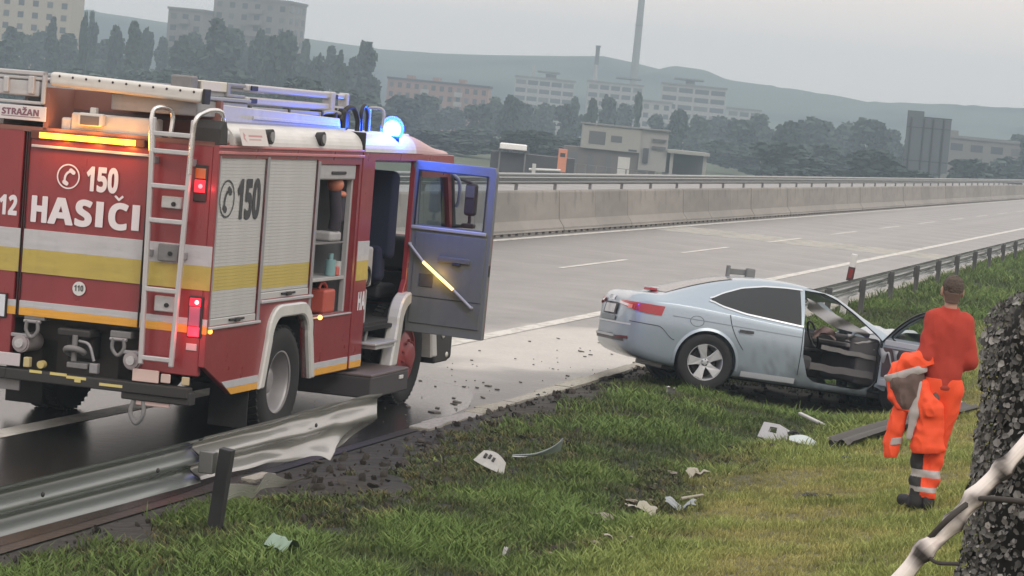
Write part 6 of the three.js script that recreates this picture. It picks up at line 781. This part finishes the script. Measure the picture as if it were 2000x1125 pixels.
{ // the jacket hanging from the left hand
  const j = thing('work_jacket', 'crumpled orange work jacket with grey tapes hanging from the left arm', 'jacket');
  j.position.set(PERSON_AT[0] + 0.035, vergeY(PERSON_AT[0], PERSON_AT[2]) + 0.02, PERSON_AT[2]); j.rotation.y = 0.11;
  const o = mat(0.88, 0.088, 0.022, 0.75), tape = mat(0.42, 0.39, 0.39, 0.5), lining = mat(0.13, 0.088, 0.08, 0.9), o2 = mat(0.74, 0.07, 0.02, 0.8);
  const fold = (x, y, z, a = 0.03) => a * 0.8 * n3(x * 8, y * 7, z * 8) + a * 1.6 * Math.abs(n3(x * 14 + y * 6, y * 9, z * 14)) + a * 0.5 * n3(x * 24, y * 20, z * 24) - a * 0.25;
  const blob = (name, m, bones, k, lo, hi, res, cut, a) => { const f = bodyField(bones, k); part(j, name, marchBox((x, y, z) => Math.max(f(x, y, z) + fold(x, y, z, a), cut ? cut(x, y, z) : -1), lo, hi, res), m); };
  blob('shell', o, [[-0.45, 1.03, 0.12, 0.030, -0.33, 1.15, 0.10, 0.055, 1.0], [-0.33, 1.15, 0.10, 0.055, -0.20, 1.20, 0.08, 0.060], [-0.20, 1.20, 0.08, 0.060, -0.17, 1.08, 0.08, 0.075], [-0.38, 1.07, 0.06, 0.07, -0.22, 1.10, 0.06, 0.085]], 0.05, [-0.56, 0.9, -0.1], [-0.08, 1.36, 0.28], 64, (x, y) => (1.005 + 0.42 * (x + 0.48)) - y, 0.045);
  blob('reflective_tape', tape, [[-0.45, 1.02, 0.115, 0.05, -0.23, 1.10, 0.11, 0.062]], 0.03, [-0.56, 0.88, 0], [-0.12, 1.22, 0.24], 56, (x, y) => Math.max((0.965 + 0.40 * (x + 0.48)) - y, y - (1.03 + 0.44 * (x + 0.48))), 0.02);
  blob('lining', lining, [[-0.40, 0.99, 0.09, 0.075, -0.34, 0.84, 0.10, 0.075], [-0.27, 1.02, 0.09, 0.085, -0.28, 0.84, 0.09, 0.08], [-0.10, 1.0, 0.08, 0.05, -0.08, 0.86, 0.09, 0.035]], 0.05, [-0.56, 0.68, -0.06], [0.02, 1.12, 0.24], 64, (x, y) => y - (1.00 + 0.40 * (x + 0.48)), 0.05);
  blob('hem', o2, [[-0.455, 0.985, 0.12, 0.020, -0.42, 0.86, 0.15, 0.022], [-0.42, 0.86, 0.15, 0.022, -0.36, 0.79, 0.15, 0.018], [-0.36, 0.79, 0.15, 0.018, -0.26, 0.765, 0.14, 0.016]], 0.03, [-0.54, 0.70, 0.05], [-0.18, 1.06, 0.22], 56, null, 0.012);
  blob('shell', o, [[-0.17, 0.98, 0.11, 0.045, -0.13, 0.80, 0.12, 0.075], [-0.15, 0.82, 0.11, 0.075, -0.13, 0.50, 0.11, 0.095, 0.7], [-0.06, 0.80, 0.10, 0.055, -0.055, 0.50, 0.10, 0.085, 0.7]], 0.06, [-0.34, 0.38, -0.04], [0.10, 1.08, 0.26], 72, (x, y) => (0.455 + 0.10 * x) - y, 0.055);
  blob('reflective_tape', tape, [[-0.225, 0.99, 0.14, 0.034, -0.225, 0.76, 0.155, 0.040, 0.6], [-0.225, 0.76, 0.155, 0.040, -0.25, 0.56, 0.15, 0.022, 0.6]], 0.03, [-0.36, 0.46, 0.06], [-0.1, 1.08, 0.24], 56, null, 0.02);
  blob('sleeve', o, [[-0.33, 0.86, 0.09, 0.060, -0.355, 0.62, 0.09, 0.058], [-0.355, 0.62, 0.09, 0.058, -0.385, 0.40, 0.09, 0.056]], 0.03, [-0.50, 0.30, -0.02], [-0.22, 0.96, 0.20], 64, (x, y) => 0.375 + 0.15 * (x + 0.38) - y, 0.04);
  blob('reflective_tape', tape, [[-0.36, 0.535, 0.09, 0.062, -0.365, 0.485, 0.09, 0.062]], 0.02, [-0.48, 0.40, 0], [-0.26, 0.62, 0.18], 40, (x, y) => Math.abs(y - 0.51 - 0.2 * (x + 0.36)) - 0.028, 0.012);
}
// ---------------------------------------------------------------- grass
{
  const camYaw = 0.284; const blades = (n, h, w, spread, lean, seed) => { const r = rng(seed), P = [], N = [], C = []; for (let i = 0; i < n; i++) { const a = r() * 6.283, d = Math.sqrt(r()) * spread, x = Math.cos(a) * d, z = Math.sin(a) * d, f = r() * 6.283, H = h * (0.45 + 0.75 * r()), L = lean * H * (0.3 + r()), b = r() * 6.283, ww = w * (0.7 + 0.6 * r()), cx = Math.cos(f) * ww, cz = Math.sin(f) * ww, lx = Math.cos(b) * L, lz = Math.sin(b) * L; const q = [[x - cx, 0, z - cz], [x + cx, 0, z + cz], [x + cx * 0.8 + lx * 0.35, H * 0.6, z + cz * 0.8 + lz * 0.35], [x - cx * 0.8 + lx * 0.35, H * 0.6, z - cz * 0.8 + lz * 0.35], [x + lx, H * (0.9 + 0.1 * r()), z + lz]]; for (const k of [0, 1, 2, 0, 2, 3, 3, 2, 4]) { P.push(...q[k]); N.push(lx * 2, 0.6, lz * 2); const s = k < 2 ? 0.55 : k < 4 ? 0.95 : 1.2; const t = 0.8 + 0.4 * hash2(i, seed); C.push(s * t, s * t, s * t * 0.9); } } const g = new THREE.BufferGeometry(); g.setAttribute('position', new THREE.Float32BufferAttribute(P, 3)); g.setAttribute('color', new THREE.Float32BufferAttribute(C, 3)); g.computeVertexNormals(); return g; };
  const kinds = [blades(9, 0.085, 0.0042, 0.07, 0.55, 1), blades(10, 0.13, 0.0045, 0.075, 0.75, 2), blades(7, 0.10, 0.010, 0.08, 0.9, 3)];
  const lists = [[], [], []]; const r = rng(4242);
  const put = (x, z, big) => {
    const yaw = Math.atan2(-x, -z); if (yaw < 0.060 || yaw > 0.510) return; const m = mudAndShade(x, z); if (r() < m * 1.05) { if (r() < 0.42 && m < 0.97) lists[2].push([x, z, 0.35 + 0.40 * r(), r() < 0.5 ? 2 : 0, 0.15, r()]); return; } const d = dry(x, z);
    let k = r() < 0.30 ? 1 : 0; if (d < 0.5 && r() < 0.22) k = 2; const patch = clamp((fbm(x * 1.3 + 31, z * 1.3, 4) - 0.5) * 1.9 + 0.5); if (d < 0.6 && r() < (0.55 - patch) * 0.9) return;
    lists[k].push([x, z, (0.44 + 0.46 * r()) * (0.5 + 0.95 * patch) * big * (d > 0.5 ? 0.75 : 1.05), d, patch, r()]);
  };
  const fill = (z0, z1, x0, x1, per, big) => { const n = Math.round((z0 - z1) * (x1 - x0) * per); for (let i = 0; i < n; i++) put(lerp(x0, x1, r()), lerp(z0, z1, r()), big); };
  fill(-11.5, -18, -7.4, -0.8, 620, 1); fill(-18, -24, -7.4, -1.0, 540, 1); fill(-24, -34, -7.45, -1.4, 330, 1.15); fill(-34, -52, -7.45, -2.2, 140, 1.5); fill(-52, -100, -7.45, -3.2, 42, 2.1);
  const gm = mat(1, 1, 1, 0.85, 0, { vertexColors: true }); const M4 = new THREE.Matrix4(), Q = new THREE.Quaternion(), E3 = new THREE.Euler(), cc = new THREE.Color();
  const root = new THREE.Group(); root.name = 'grass'; root.userData = { kind: 'stuff', label: 'uneven grass of the verge, lush by the road and straw-coloured up the bank', category: 'grass' }; scene.add(root);
  lists.forEach((L, k) => {
    const im = new THREE.InstancedMesh(kinds[k], gm, L.length); im.name = 'grass_blades'; im.userData.kind = 'stuff'; im.castShadow = im.receiveShadow = true;
    L.forEach(([x, z, s, d, patch, q], i) => { E3.set((q - 0.5) * 0.3, q * 40, (hash2(i, k) - 0.5) * 0.3); Q.setFromEuler(E3); M4.compose(V3(x, vergeY(x, z) - 0.015, z), Q, V3(s * 1.1, s, s * 1.1)); im.setMatrixAt(i, M4); if (d === 2) { cc.setRGB(0.085 + 0.05 * q, 0.075 + 0.045 * q, 0.045); im.setColorAt(i, cc); return; } const st = clamp(d * 1.05 + 0.05 + (fbm(x * 2.1, z * 2.1, 2) - 0.55) * 0.8 * d + (q > 0.93 ? 0.35 : 0)); const bg = smooth(0.25, 0.75, patch); const g0 = [lerp(0.054, 0.105, bg), lerp(0.082, 0.168, bg), lerp(0.028, 0.042, bg)], g1 = [lerp(0.40, 0.27, bg), lerp(0.37, 0.31, bg), lerp(0.14, 0.095, bg)]; cc.setRGB(lerp(g0[0], g1[0], st), lerp(g0[1], g1[1], st), lerp(g0[2], g1[2], st)); im.setColorAt(i, cc); });
    root.add(im);
  });
  // clods and crumbs of torn soil along the mud track
  const clod = new THREE.IcosahedronGeometry(1, 1); { const p = clod.attributes.position; for (let i = 0; i < p.count; i++) { const f = 0.75 + 0.5 * vn(p.getX(i) * 3 + 5, p.getY(i) * 3 + p.getZ(i) * 2); p.setXYZ(i, p.getX(i) * f, p.getY(i) * f * 0.7, p.getZ(i) * f); } clod.computeVertexNormals(); }
  const cl = []; for (let i = 0; i < 3000; i++) { const z = lerp(-13, -33, Math.pow(r(), 0.8)), x = lerp(-7.7, -4.2, r()); if (r() < mudAndShade(x, z) * 0.9) cl.push([x, z, Math.pow(r(), 3) * 0.034 + 0.007, r()]); }
  const im = new THREE.InstancedMesh(clod, mat(1, 1, 1, 0.95), cl.length); im.name = 'soil_clods'; im.userData = { kind: 'stuff', label: 'dark clods of torn soil along the churned verge', category: 'soil' }; im.castShadow = im.receiveShadow = true;
  cl.forEach(([x, z, s, q], i) => { E3.set(q * 9, q * 21, q * 5); Q.setFromEuler(E3); M4.compose(V3(x, vergeY(x, z) + s * 0.2, z), Q, V3(s * 1.3, s * 0.6, s * 1.2)); im.setMatrixAt(i, M4); const t = 0.7 + 0.7 * hash2(i, 5); cc.setRGB(0.036 * t, 0.031 * t, 0.025 * t); im.setColorAt(i, cc); }); scene.add(im);
  // flakes and crumbs scattered over the shoulder
  const fl = []; for (let i = 0; i < 150; i++) { const z = lerp(-20, -36, r()), x = lerp(-9.8, -7.8, Math.pow(r(), 0.7)); if (fbm(x * 1.5, z * 0.7, 2) > 0.42) { const s = 0.010 + Math.pow(r(), 3) * 0.06; fl.push(new THREE.BoxGeometry(s * (0.6 + r()), 0.006 + s * 0.12, s * (0.5 + r())).rotateY(r() * 6).rotateZ((r() - 0.5) * 0.3).translate(x, 0.008, z)); } }
  const fo = struct('road_debris', fl, mat(0.11, 0.10, 0.09, 0.9), scene, 'stuff'); fo.userData.label = 'dark crumbs and flakes scattered over the hard shoulder'; fo.userData.category = 'debris';
}
// ---------------------------------------------------------------- clipped bush and dead branch at the right edge
{
  const t = thing('bush', 'dark dense bush with small greyish leaves and a straight side at the right edge', 'bush'); t.position.set(-0.36, 0.6, -11.45);
  const r = rng(515), P = [], C = []; const H = 2.27, W = 0.71, D = 0.7;
  const surf = (a, h, q) => { const e = 0.30; const top = smooth(H - 0.42, H, h), s = 1 - 0.50 * top * top; const c = Math.cos(a), n = Math.sin(a); const rr = Math.pow(Math.pow(Math.abs(c), 4) + Math.pow(Math.abs(n), 4), -0.25); const bump = 1 + (fbm(a * 3 + 3, h * 4, 3) - 0.5) * 0.10; return [c * W * rr * s * bump * q, h, n * D * rr * s * bump * q]; };
  for (let i = 0; i < 34000; i++) {
    const a = r() * 6.283, top = r() < 0.16, h = top ? H - 0.02 : r() * H, q = top ? Math.sqrt(r()) : 1 - Math.pow(r(), 2) * 0.16; const p = surf(a, top ? H - r() * 0.03 : h, q); const s = 0.006 + Math.pow(r(), 1.6) * 0.016;
    const n = V3(p[0], top ? 1 : (r() - 0.3) * 0.8, p[2]).normalize().add(V3(r() - 0.5, r() - 0.5, r() - 0.5).multiplyScalar(1.1)).normalize(); const u = V3(r() - 0.5, r() - 0.5, r() - 0.5).cross(n).normalize(), v = V3().crossVectors(n, u); const at = (x, y, z) => [p[0] + u.x * x + v.x * y + n.x * z, p[1] + u.y * x + v.y * y + n.y * z, p[2] + u.z * x + v.z * y + n.z * z];
    const Q = [at(-s, 0, 0), at(-s * 0.4, -s * 0.75, s * 0.2), at(s * 0.5, -s * 0.7, s * 0.2), at(s, 0, 0), at(s * 0.4, s * 0.75, s * 0.2), at(-s * 0.5, s * 0.7, s * 0.2)]; for (const k of [0, 1, 2, 0, 2, 3, 0, 3, 4, 0, 4, 5]) P.push(...Q[k]); const l = Math.pow(r(), 1.9), g = (r() < 0.06 ? 1.7 : 1) * lerp(0.034, 0.25, l) * (0.6 + 0.8 * fbm(p[0] * 9 + p[2] * 9, p[1] * 9, 2)); for (let k = 0; k < 12; k++) C.push(g * 1.02, g, g * 0.95);
  }
  const g = new THREE.BufferGeometry(); g.setAttribute('position', new THREE.Float32BufferAttribute(P, 3)); g.setAttribute('color', new THREE.Float32BufferAttribute(C, 3)); g.computeVertexNormals();
  const f = part(t, 'foliage', g, mat(1, 1, 1, 0.6, 0, { vertexColors: true })); f.userData.kind = 'stuff'; f.userData.label = 'small grey leaves';
  part(t, 'inner_core', gridGeo(36, 20, (u, v) => { const p = surf(u * 6.283, v * H, 0.88); return v > 0.999 ? [0, H - 0.05, 0] : p; }), mat(0.012, 0.012, 0.011, 1)); part(t, 'trunk', rod([0, -0.2, 0], [0, 1.2, 0], 0.09, 10, 0.05), barkM);  // closed near-black core fills the gaps between the leaves
  const b = thing('dead_branch', 'pale dead branch with dark knots crossing the lower right corner', 'branch'); b.position.set(-0.70, 2.29, -6.0);
  const pts = [[-0.86, -1.62, 0.3], [-0.62, -1.1, 0.16], [-0.40, -0.66, 0.05], [-0.18, -0.24, 0.0], [-0.003, -0.032, 0.016], [0.037, 0.034, -0.001], [0.079, 0.082, -0.017], [0.12, 0.142, -0.033], [0.15, 0.188, -0.046], [0.192, 0.242, -0.062], [0.243, 0.313, -0.082], [0.284, 0.369, -0.098], [0.62, 0.76, -0.25], [0.95, 1.05, -0.3]];
  const cv = new THREE.CatmullRomCurve3(pts.map(p => V3(...p)), false, 'centripetal'); const KNOTS = [[0.045, 0.04], [0.143, 0.175], [0.20, 0.255], [0.10, 0.115]].map(q => { let bu = 0, bd = 9; for (let u = 0; u <= 1; u += 0.001) { const o = cv.getPointAt(u), d = Math.hypot(o.x - q[0], o.y - q[1]); if (d < bd) { bd = d; bu = u; } } return bu; }); const bg = new THREE.TubeGeometry(cv, 220, 1, 18, false); { const p = bg.attributes.position, uv = bg.attributes.uv, c = []; for (let i = 0; i < p.count; i++) { const u = uv.getX(i), w = uv.getY(i), o = cv.getPointAt(clamp(u)); const d = V3(p.getX(i), p.getY(i), p.getZ(i)).sub(o); let rad = lerp(0.026, 0.017, u) * (1 + 0.25 * (fbm(u * 40, Math.sin(w * 6.283) * 2 + 3, 3) - 0.5)); for (const k of KNOTS) rad += 0.009 * Math.exp(-Math.pow((u - k) / 0.005, 2)); d.multiplyScalar(rad); p.setXYZ(i, o.x + d.x, o.y + d.y, o.z + d.z); let dk = smooth(0.47, 0.60, fbm(u * 30 + 2, Math.cos(w * 6.283) * 1.2 + 5, 4) + 0.22 * (-d.y / rad) + 0.10 * (d.x / rad)); for (const k of KNOTS) dk = Math.max(dk, Math.exp(-Math.pow((u - k + 0.006 * Math.sin(w * 6.283 + k * 90)) / 0.008, 2)) * 1.3 * fbm(u * 60, Math.cos(w * 6.283) * 2 + 8, 2) * 1.6); dk = clamp(dk); c.push(lerp(0.82, 0.035, dk), lerp(0.76, 0.030, dk), lerp(0.72, 0.028, dk)); } bg.setAttribute('color', new THREE.Float32BufferAttribute(c, 3)); bg.computeVertexNormals(); }  // dk: bark patches and knots, plus a painted shadow side at lower right
  part(b, 'bark', bg, mat(1, 1, 1, 0.85, 0, { vertexColors: true, bumpMap: soilBump, bumpScale: 0.004 }));
  const tw = mat(0.05, 0.045, 0.042, 0.9); part(b, 'twig', tube([KP(0), [KP(0)[0] + 0.03, KP(0)[1] - 0.02, 0.02], [KP(0)[0] + 0.09, KP(0)[1] - 0.015, 0.03]], 0.005, 6), tw); part(b, 'twig', tube([KP(1), [KP(1)[0] + 0.06, KP(1)[1] + 0.015, 0.02], [KP(1)[0] + 0.16, KP(1)[1] + 0.02, 0.03]], 0.007, 6), tw); part(b, 'twig', tube([KP(1), [KP(1)[0] - 0.05, KP(1)[1] - 0.05, 0.02], [KP(1)[0] - 0.13, KP(1)[1] - 0.16, -0.05]], 0.008, 6), tw);
  function KP(k) { const o = cv.getPointAt(KNOTS[k]); return [o.x, o.y, o.z]; }
}
// ---------------------------------------------------------------- wreckage in the grass
{
  const pale0 = mat(0.5, 0.48, 0.44, 0.7); const W = mat(0.48, 0.48, 0.47, 0.55, 0, { map: wearTex }), Bk = mat(0.02, 0.02, 0.02, 0.6), G = mat(0.26, 0.29, 0.30, 0.45), Cl = pmat(0.55, 0.62, 0.62, 0.25, 0, { transmission: 0.35, thickness: 0 });
  const at = (o, x, z, up = 0.03, rx = 0, ry = 0, rz = 0) => { o.position.set(x, vergeY(x, z) + up, z); o.rotation.set(rx, ry, rz); return o; };
  { const t = at(thing('bumper_fragment', 'white broken car body panel with small dark slots on the torn soil', 'car part'), -6.10, -20.8, 0.09, -0.65, 0.3, -0.25); part(t, 'shell', thick(gridGeo(16, 8, (u, v) => [lerp(-0.15, 0.15, u) * (1 - 0.25 * v), lerp(-0.09, 0.07, v) * (0.6 + 0.4 * Math.sin(u * 2.6 + 0.4)), 0.04 * Math.sin(u * 3) + 0.02 * v]), 0.006), W); for (const [x, y] of [[-0.07, 0.0], [-0.03, 0.01], [0.01, 0.0]]) part(t, 'slot', bx(x - 0.012, x + 0.012, y - 0.02, y + 0.02, 0.035, 0.06), Bk); }
  { const t = at(thing('lamp_cover', 'twisted translucent grey strip of plastic beside the white slotted panel', 'car part'), -5.92, -21.6, 0.04, 0, 0.4, 0); part(t, 'strip', thick(gridGeo(20, 4, (u, v) => [lerp(-0.22, 0.22, u), 0.02 + 0.20 * Math.pow(u, 2.2) * (0.4 + 0.6 * v), lerp(-0.03, 0.05, v) * (0.5 + u)]), 0.003), Cl); part(t, 'rim', tube([[-0.22, 0.03, 0], [0, 0.07, 0.02], [0.16, 0.16, 0.04], [0.22, 0.23, 0.05]], 0.006, 6), G); }
  { const t = at(thing('lamp_bracket', 'pale grey plastic bracket with a square hole lying below the car sill', 'car part'), -4.62, -26.45, 0.09, -0.6, -0.2, -0.10); const g = new THREE.ExtrudeGeometry(shapeOf([[-0.17, -0.08], [-0.15, 0.10], [0.03, 0.09], [0.17, 0.03], [0.16, -0.09], [0, -0.11]], [[[-0.07, -0.01], [-0.06, 0.055], [0.02, 0.05], [0.03, -0.02]]]), { depth: 0.03, bevelEnabled: true, bevelSize: 0.005, bevelThickness: 0.005, bevelSegments: 1 }); part(t, 'plate', g, W); part(t, 'clip', rod([0.14, 0.0, 0.0], [0.24, 0.02, 0.04], 0.03, 10), Bk); part(t, 'wire', tube([[0.16, -0.03, 0], [0.26, 0.02, 0.05], [0.36, -0.05, 0.02], [0.44, 0.0, 0.0]], 0.010, 6), Bk); }
  { const t = at(thing('body_shard', 'curved pale shard of bodywork just right of the grey bracket', 'car part'), -4.16, -25.5, 0.06, -0.6, 0.5, 0.15); part(t, 'shell', thick(gridGeo(12, 6, (u, v) => [lerp(-0.15, 0.15, u), lerp(-0.05, 0.05, v) * (0.3 + 0.7 * Math.sin(u * 2.8 + 0.2)), 0.04 * Math.sin(u * 3)]), 0.006), mat(0.55, 0.62, 0.64, 0.45)); }
  { const t = at(thing('trim_strip', 'long white trim strip lying in the shade under the car', 'car part'), -4.50, -28.2, 0.04, 0, -0.55, -0.08); part(t, 'strip', warp(bx(-0.25, 0.25, 0, 0.03, -0.03, 0.03, 0.01), (x, y, z) => [x, y + 0.02 * Math.sin(x * 18), z + 0.03 * Math.sin(x * 7)]), W); }
  { const t = thing('fallen_rail', 'dark length of guardrail lying in the grass behind the person', 'guardrail beam'); const a = [-3.69, -25.05], c = [-2.86, -29.9]; t.position.set(a[0], vergeY(...a) + 0.02, a[1]); t.rotation.set(0.015, Math.atan2(-(c[0] - a[0]), -(c[1] - a[1])), 0, 'YXZ'); part(t, 'rail', thick(wbeam(4.9, 20, (b, u) => [b[1] * 0.9, 0.10 + b[0] * 0.6 + 0.02 * Math.sin(u * 5), b[2]]), 0.004), mat(0.075, 0.07, 0.065, 0.65, 0.2)); part(t, 'top_edge', bx(-0.16, -0.145, 0.085, 0.10, -4.85, -0.03, 0.004), pale0); part(t, 'underside', bx(-0.15, 0.0, -0.02, 0.075, -4.85, -0.03, 0.01), Bk); }
  const scrap = (name, label, x, z, w, h, m, seed, up = 0.03) => { const t = at(thing(name, label, 'debris'), x, z, up, 0, seed, 0); const r = rng(seed * 77 + 5), k = r() * 9; part(t, 'sheet', thick(gridGeo(12, 10, (u, v) => { const e = 0.75 + 0.5 * fbm(u * 3 + k, v * 3, 2); return [lerp(-w, w, u) * e, 0.03 * Math.sin(u * 7 + k) + 0.05 * (fbm(u * 4 + k, v * 4, 3) - 0.3) + v * h * 0.35, lerp(h, -h, v) * e]; }), 0.003), m); };
  const rag = mat(0.24, 0.21, 0.18, 0.9), pale = mat(0.34, 0.32, 0.26, 0.85);
  scrap('torn_sheet', 'pale crumpled sheet at the upper end of the muddy furrow', -4.56, -20.13, 0.14, 0.10, pale, 1.3, 0.05); scrap('torn_sheet', 'brownish rag half buried in the muddy furrow', -4.62, -19.2, 0.16, 0.11, rag, 2.2, 0.04); scrap('paper_scrap', 'small pale scraps at the near end of the furrow', -4.25, -18.03, 0.10, 0.07, pale, 3.4); scrap('paper_scrap', 'small white bit alone in the lush grass', -4.86, -17.14, 0.028, 0.02, W, 4.1, 0.07); scrap('paper_scrap', 'pale scrap up the furrow toward the car', -4.6, -22.39, 0.09, 0.07, pale, 5.6); scrap('plastic_scrap', 'greenish grey plastic scrap right of the crumpled sheet', -4.30, -20.4, 0.12, 0.08, G, 6.3); scrap('plastic_scrap', 'grey-green flap of plastic in the grass at lower left', -6.05, -15.75, 0.13, 0.08, mat(0.20, 0.28, 0.22, 0.6), 7.7, 0.07); scrap('plastic_scrap', 'small pale scrap beside the rear wheel of the car', -6.35, -28.9, 0.07, 0.05, W, 8.2, 0.05); scrap('plastic_scrap', 'white scraps under the crushed nose of the car', -3.60, -29.4, 0.10, 0.06, W, 9.1, 0.05);
  { const r = rng(909), gs = []; for (let i = 0; i < 34; i++) { const z = lerp(-17.2, -23, r()), x = lerp(-4.75, -4.95, (z + 17) / -13.5) + (r() + r() - 1) * 0.45, s = 0.010 + Math.pow(r(), 2) * 0.028; gs.push(new THREE.IcosahedronGeometry(s, 0).scale(1.2 + r(), 0.45, 0.8 + r() * 0.6).rotateY(r() * 6).rotateZ((r() - 0.5) * 0.6).translate(x, vergeY(x, z) + 0.02 + s * 0.4, z)); } const o = struct('furrow_debris', gs, mat(0.24, 0.21, 0.16, 0.85, 0, { map: soilTex }), scene, 'stuff'); o.userData.label = 'pale crumbs and chips scattered along the muddy furrow'; o.userData.category = 'debris'; }
  { const t = at(thing('wood_stick', 'short pale stick lying right of the crumpled sheet', 'stick'), -4.28, -20.75, 0.05, 0, 0.9, 0.05); part(t, 'stick', rod([-0.12, 0, 0], [0.12, 0.02, 0], 0.016, 7, 0.011), pale); }
  for (const [x, z, l, s] of [[-3.34, -21.2, 'black plastic bits in the dry grass left of the boots', 0.06], [-3.47, -23.97, 'single dark bit in the grass below the fallen rail', 0.045]]) { const t = at(thing('dark_fragment', l, 'debris'), x, z, 0.04, 0, 0.6, 0); part(t, 'fragment', new THREE.IcosahedronGeometry(s, 0).scale(1.5, 0.5, 0.8), Bk); part(t, 'fragment', new THREE.TetrahedronGeometry(s * 0.7).translate(0.16, 0.0, 0.03), Bk); }
}
renderer.render(scene, camera);
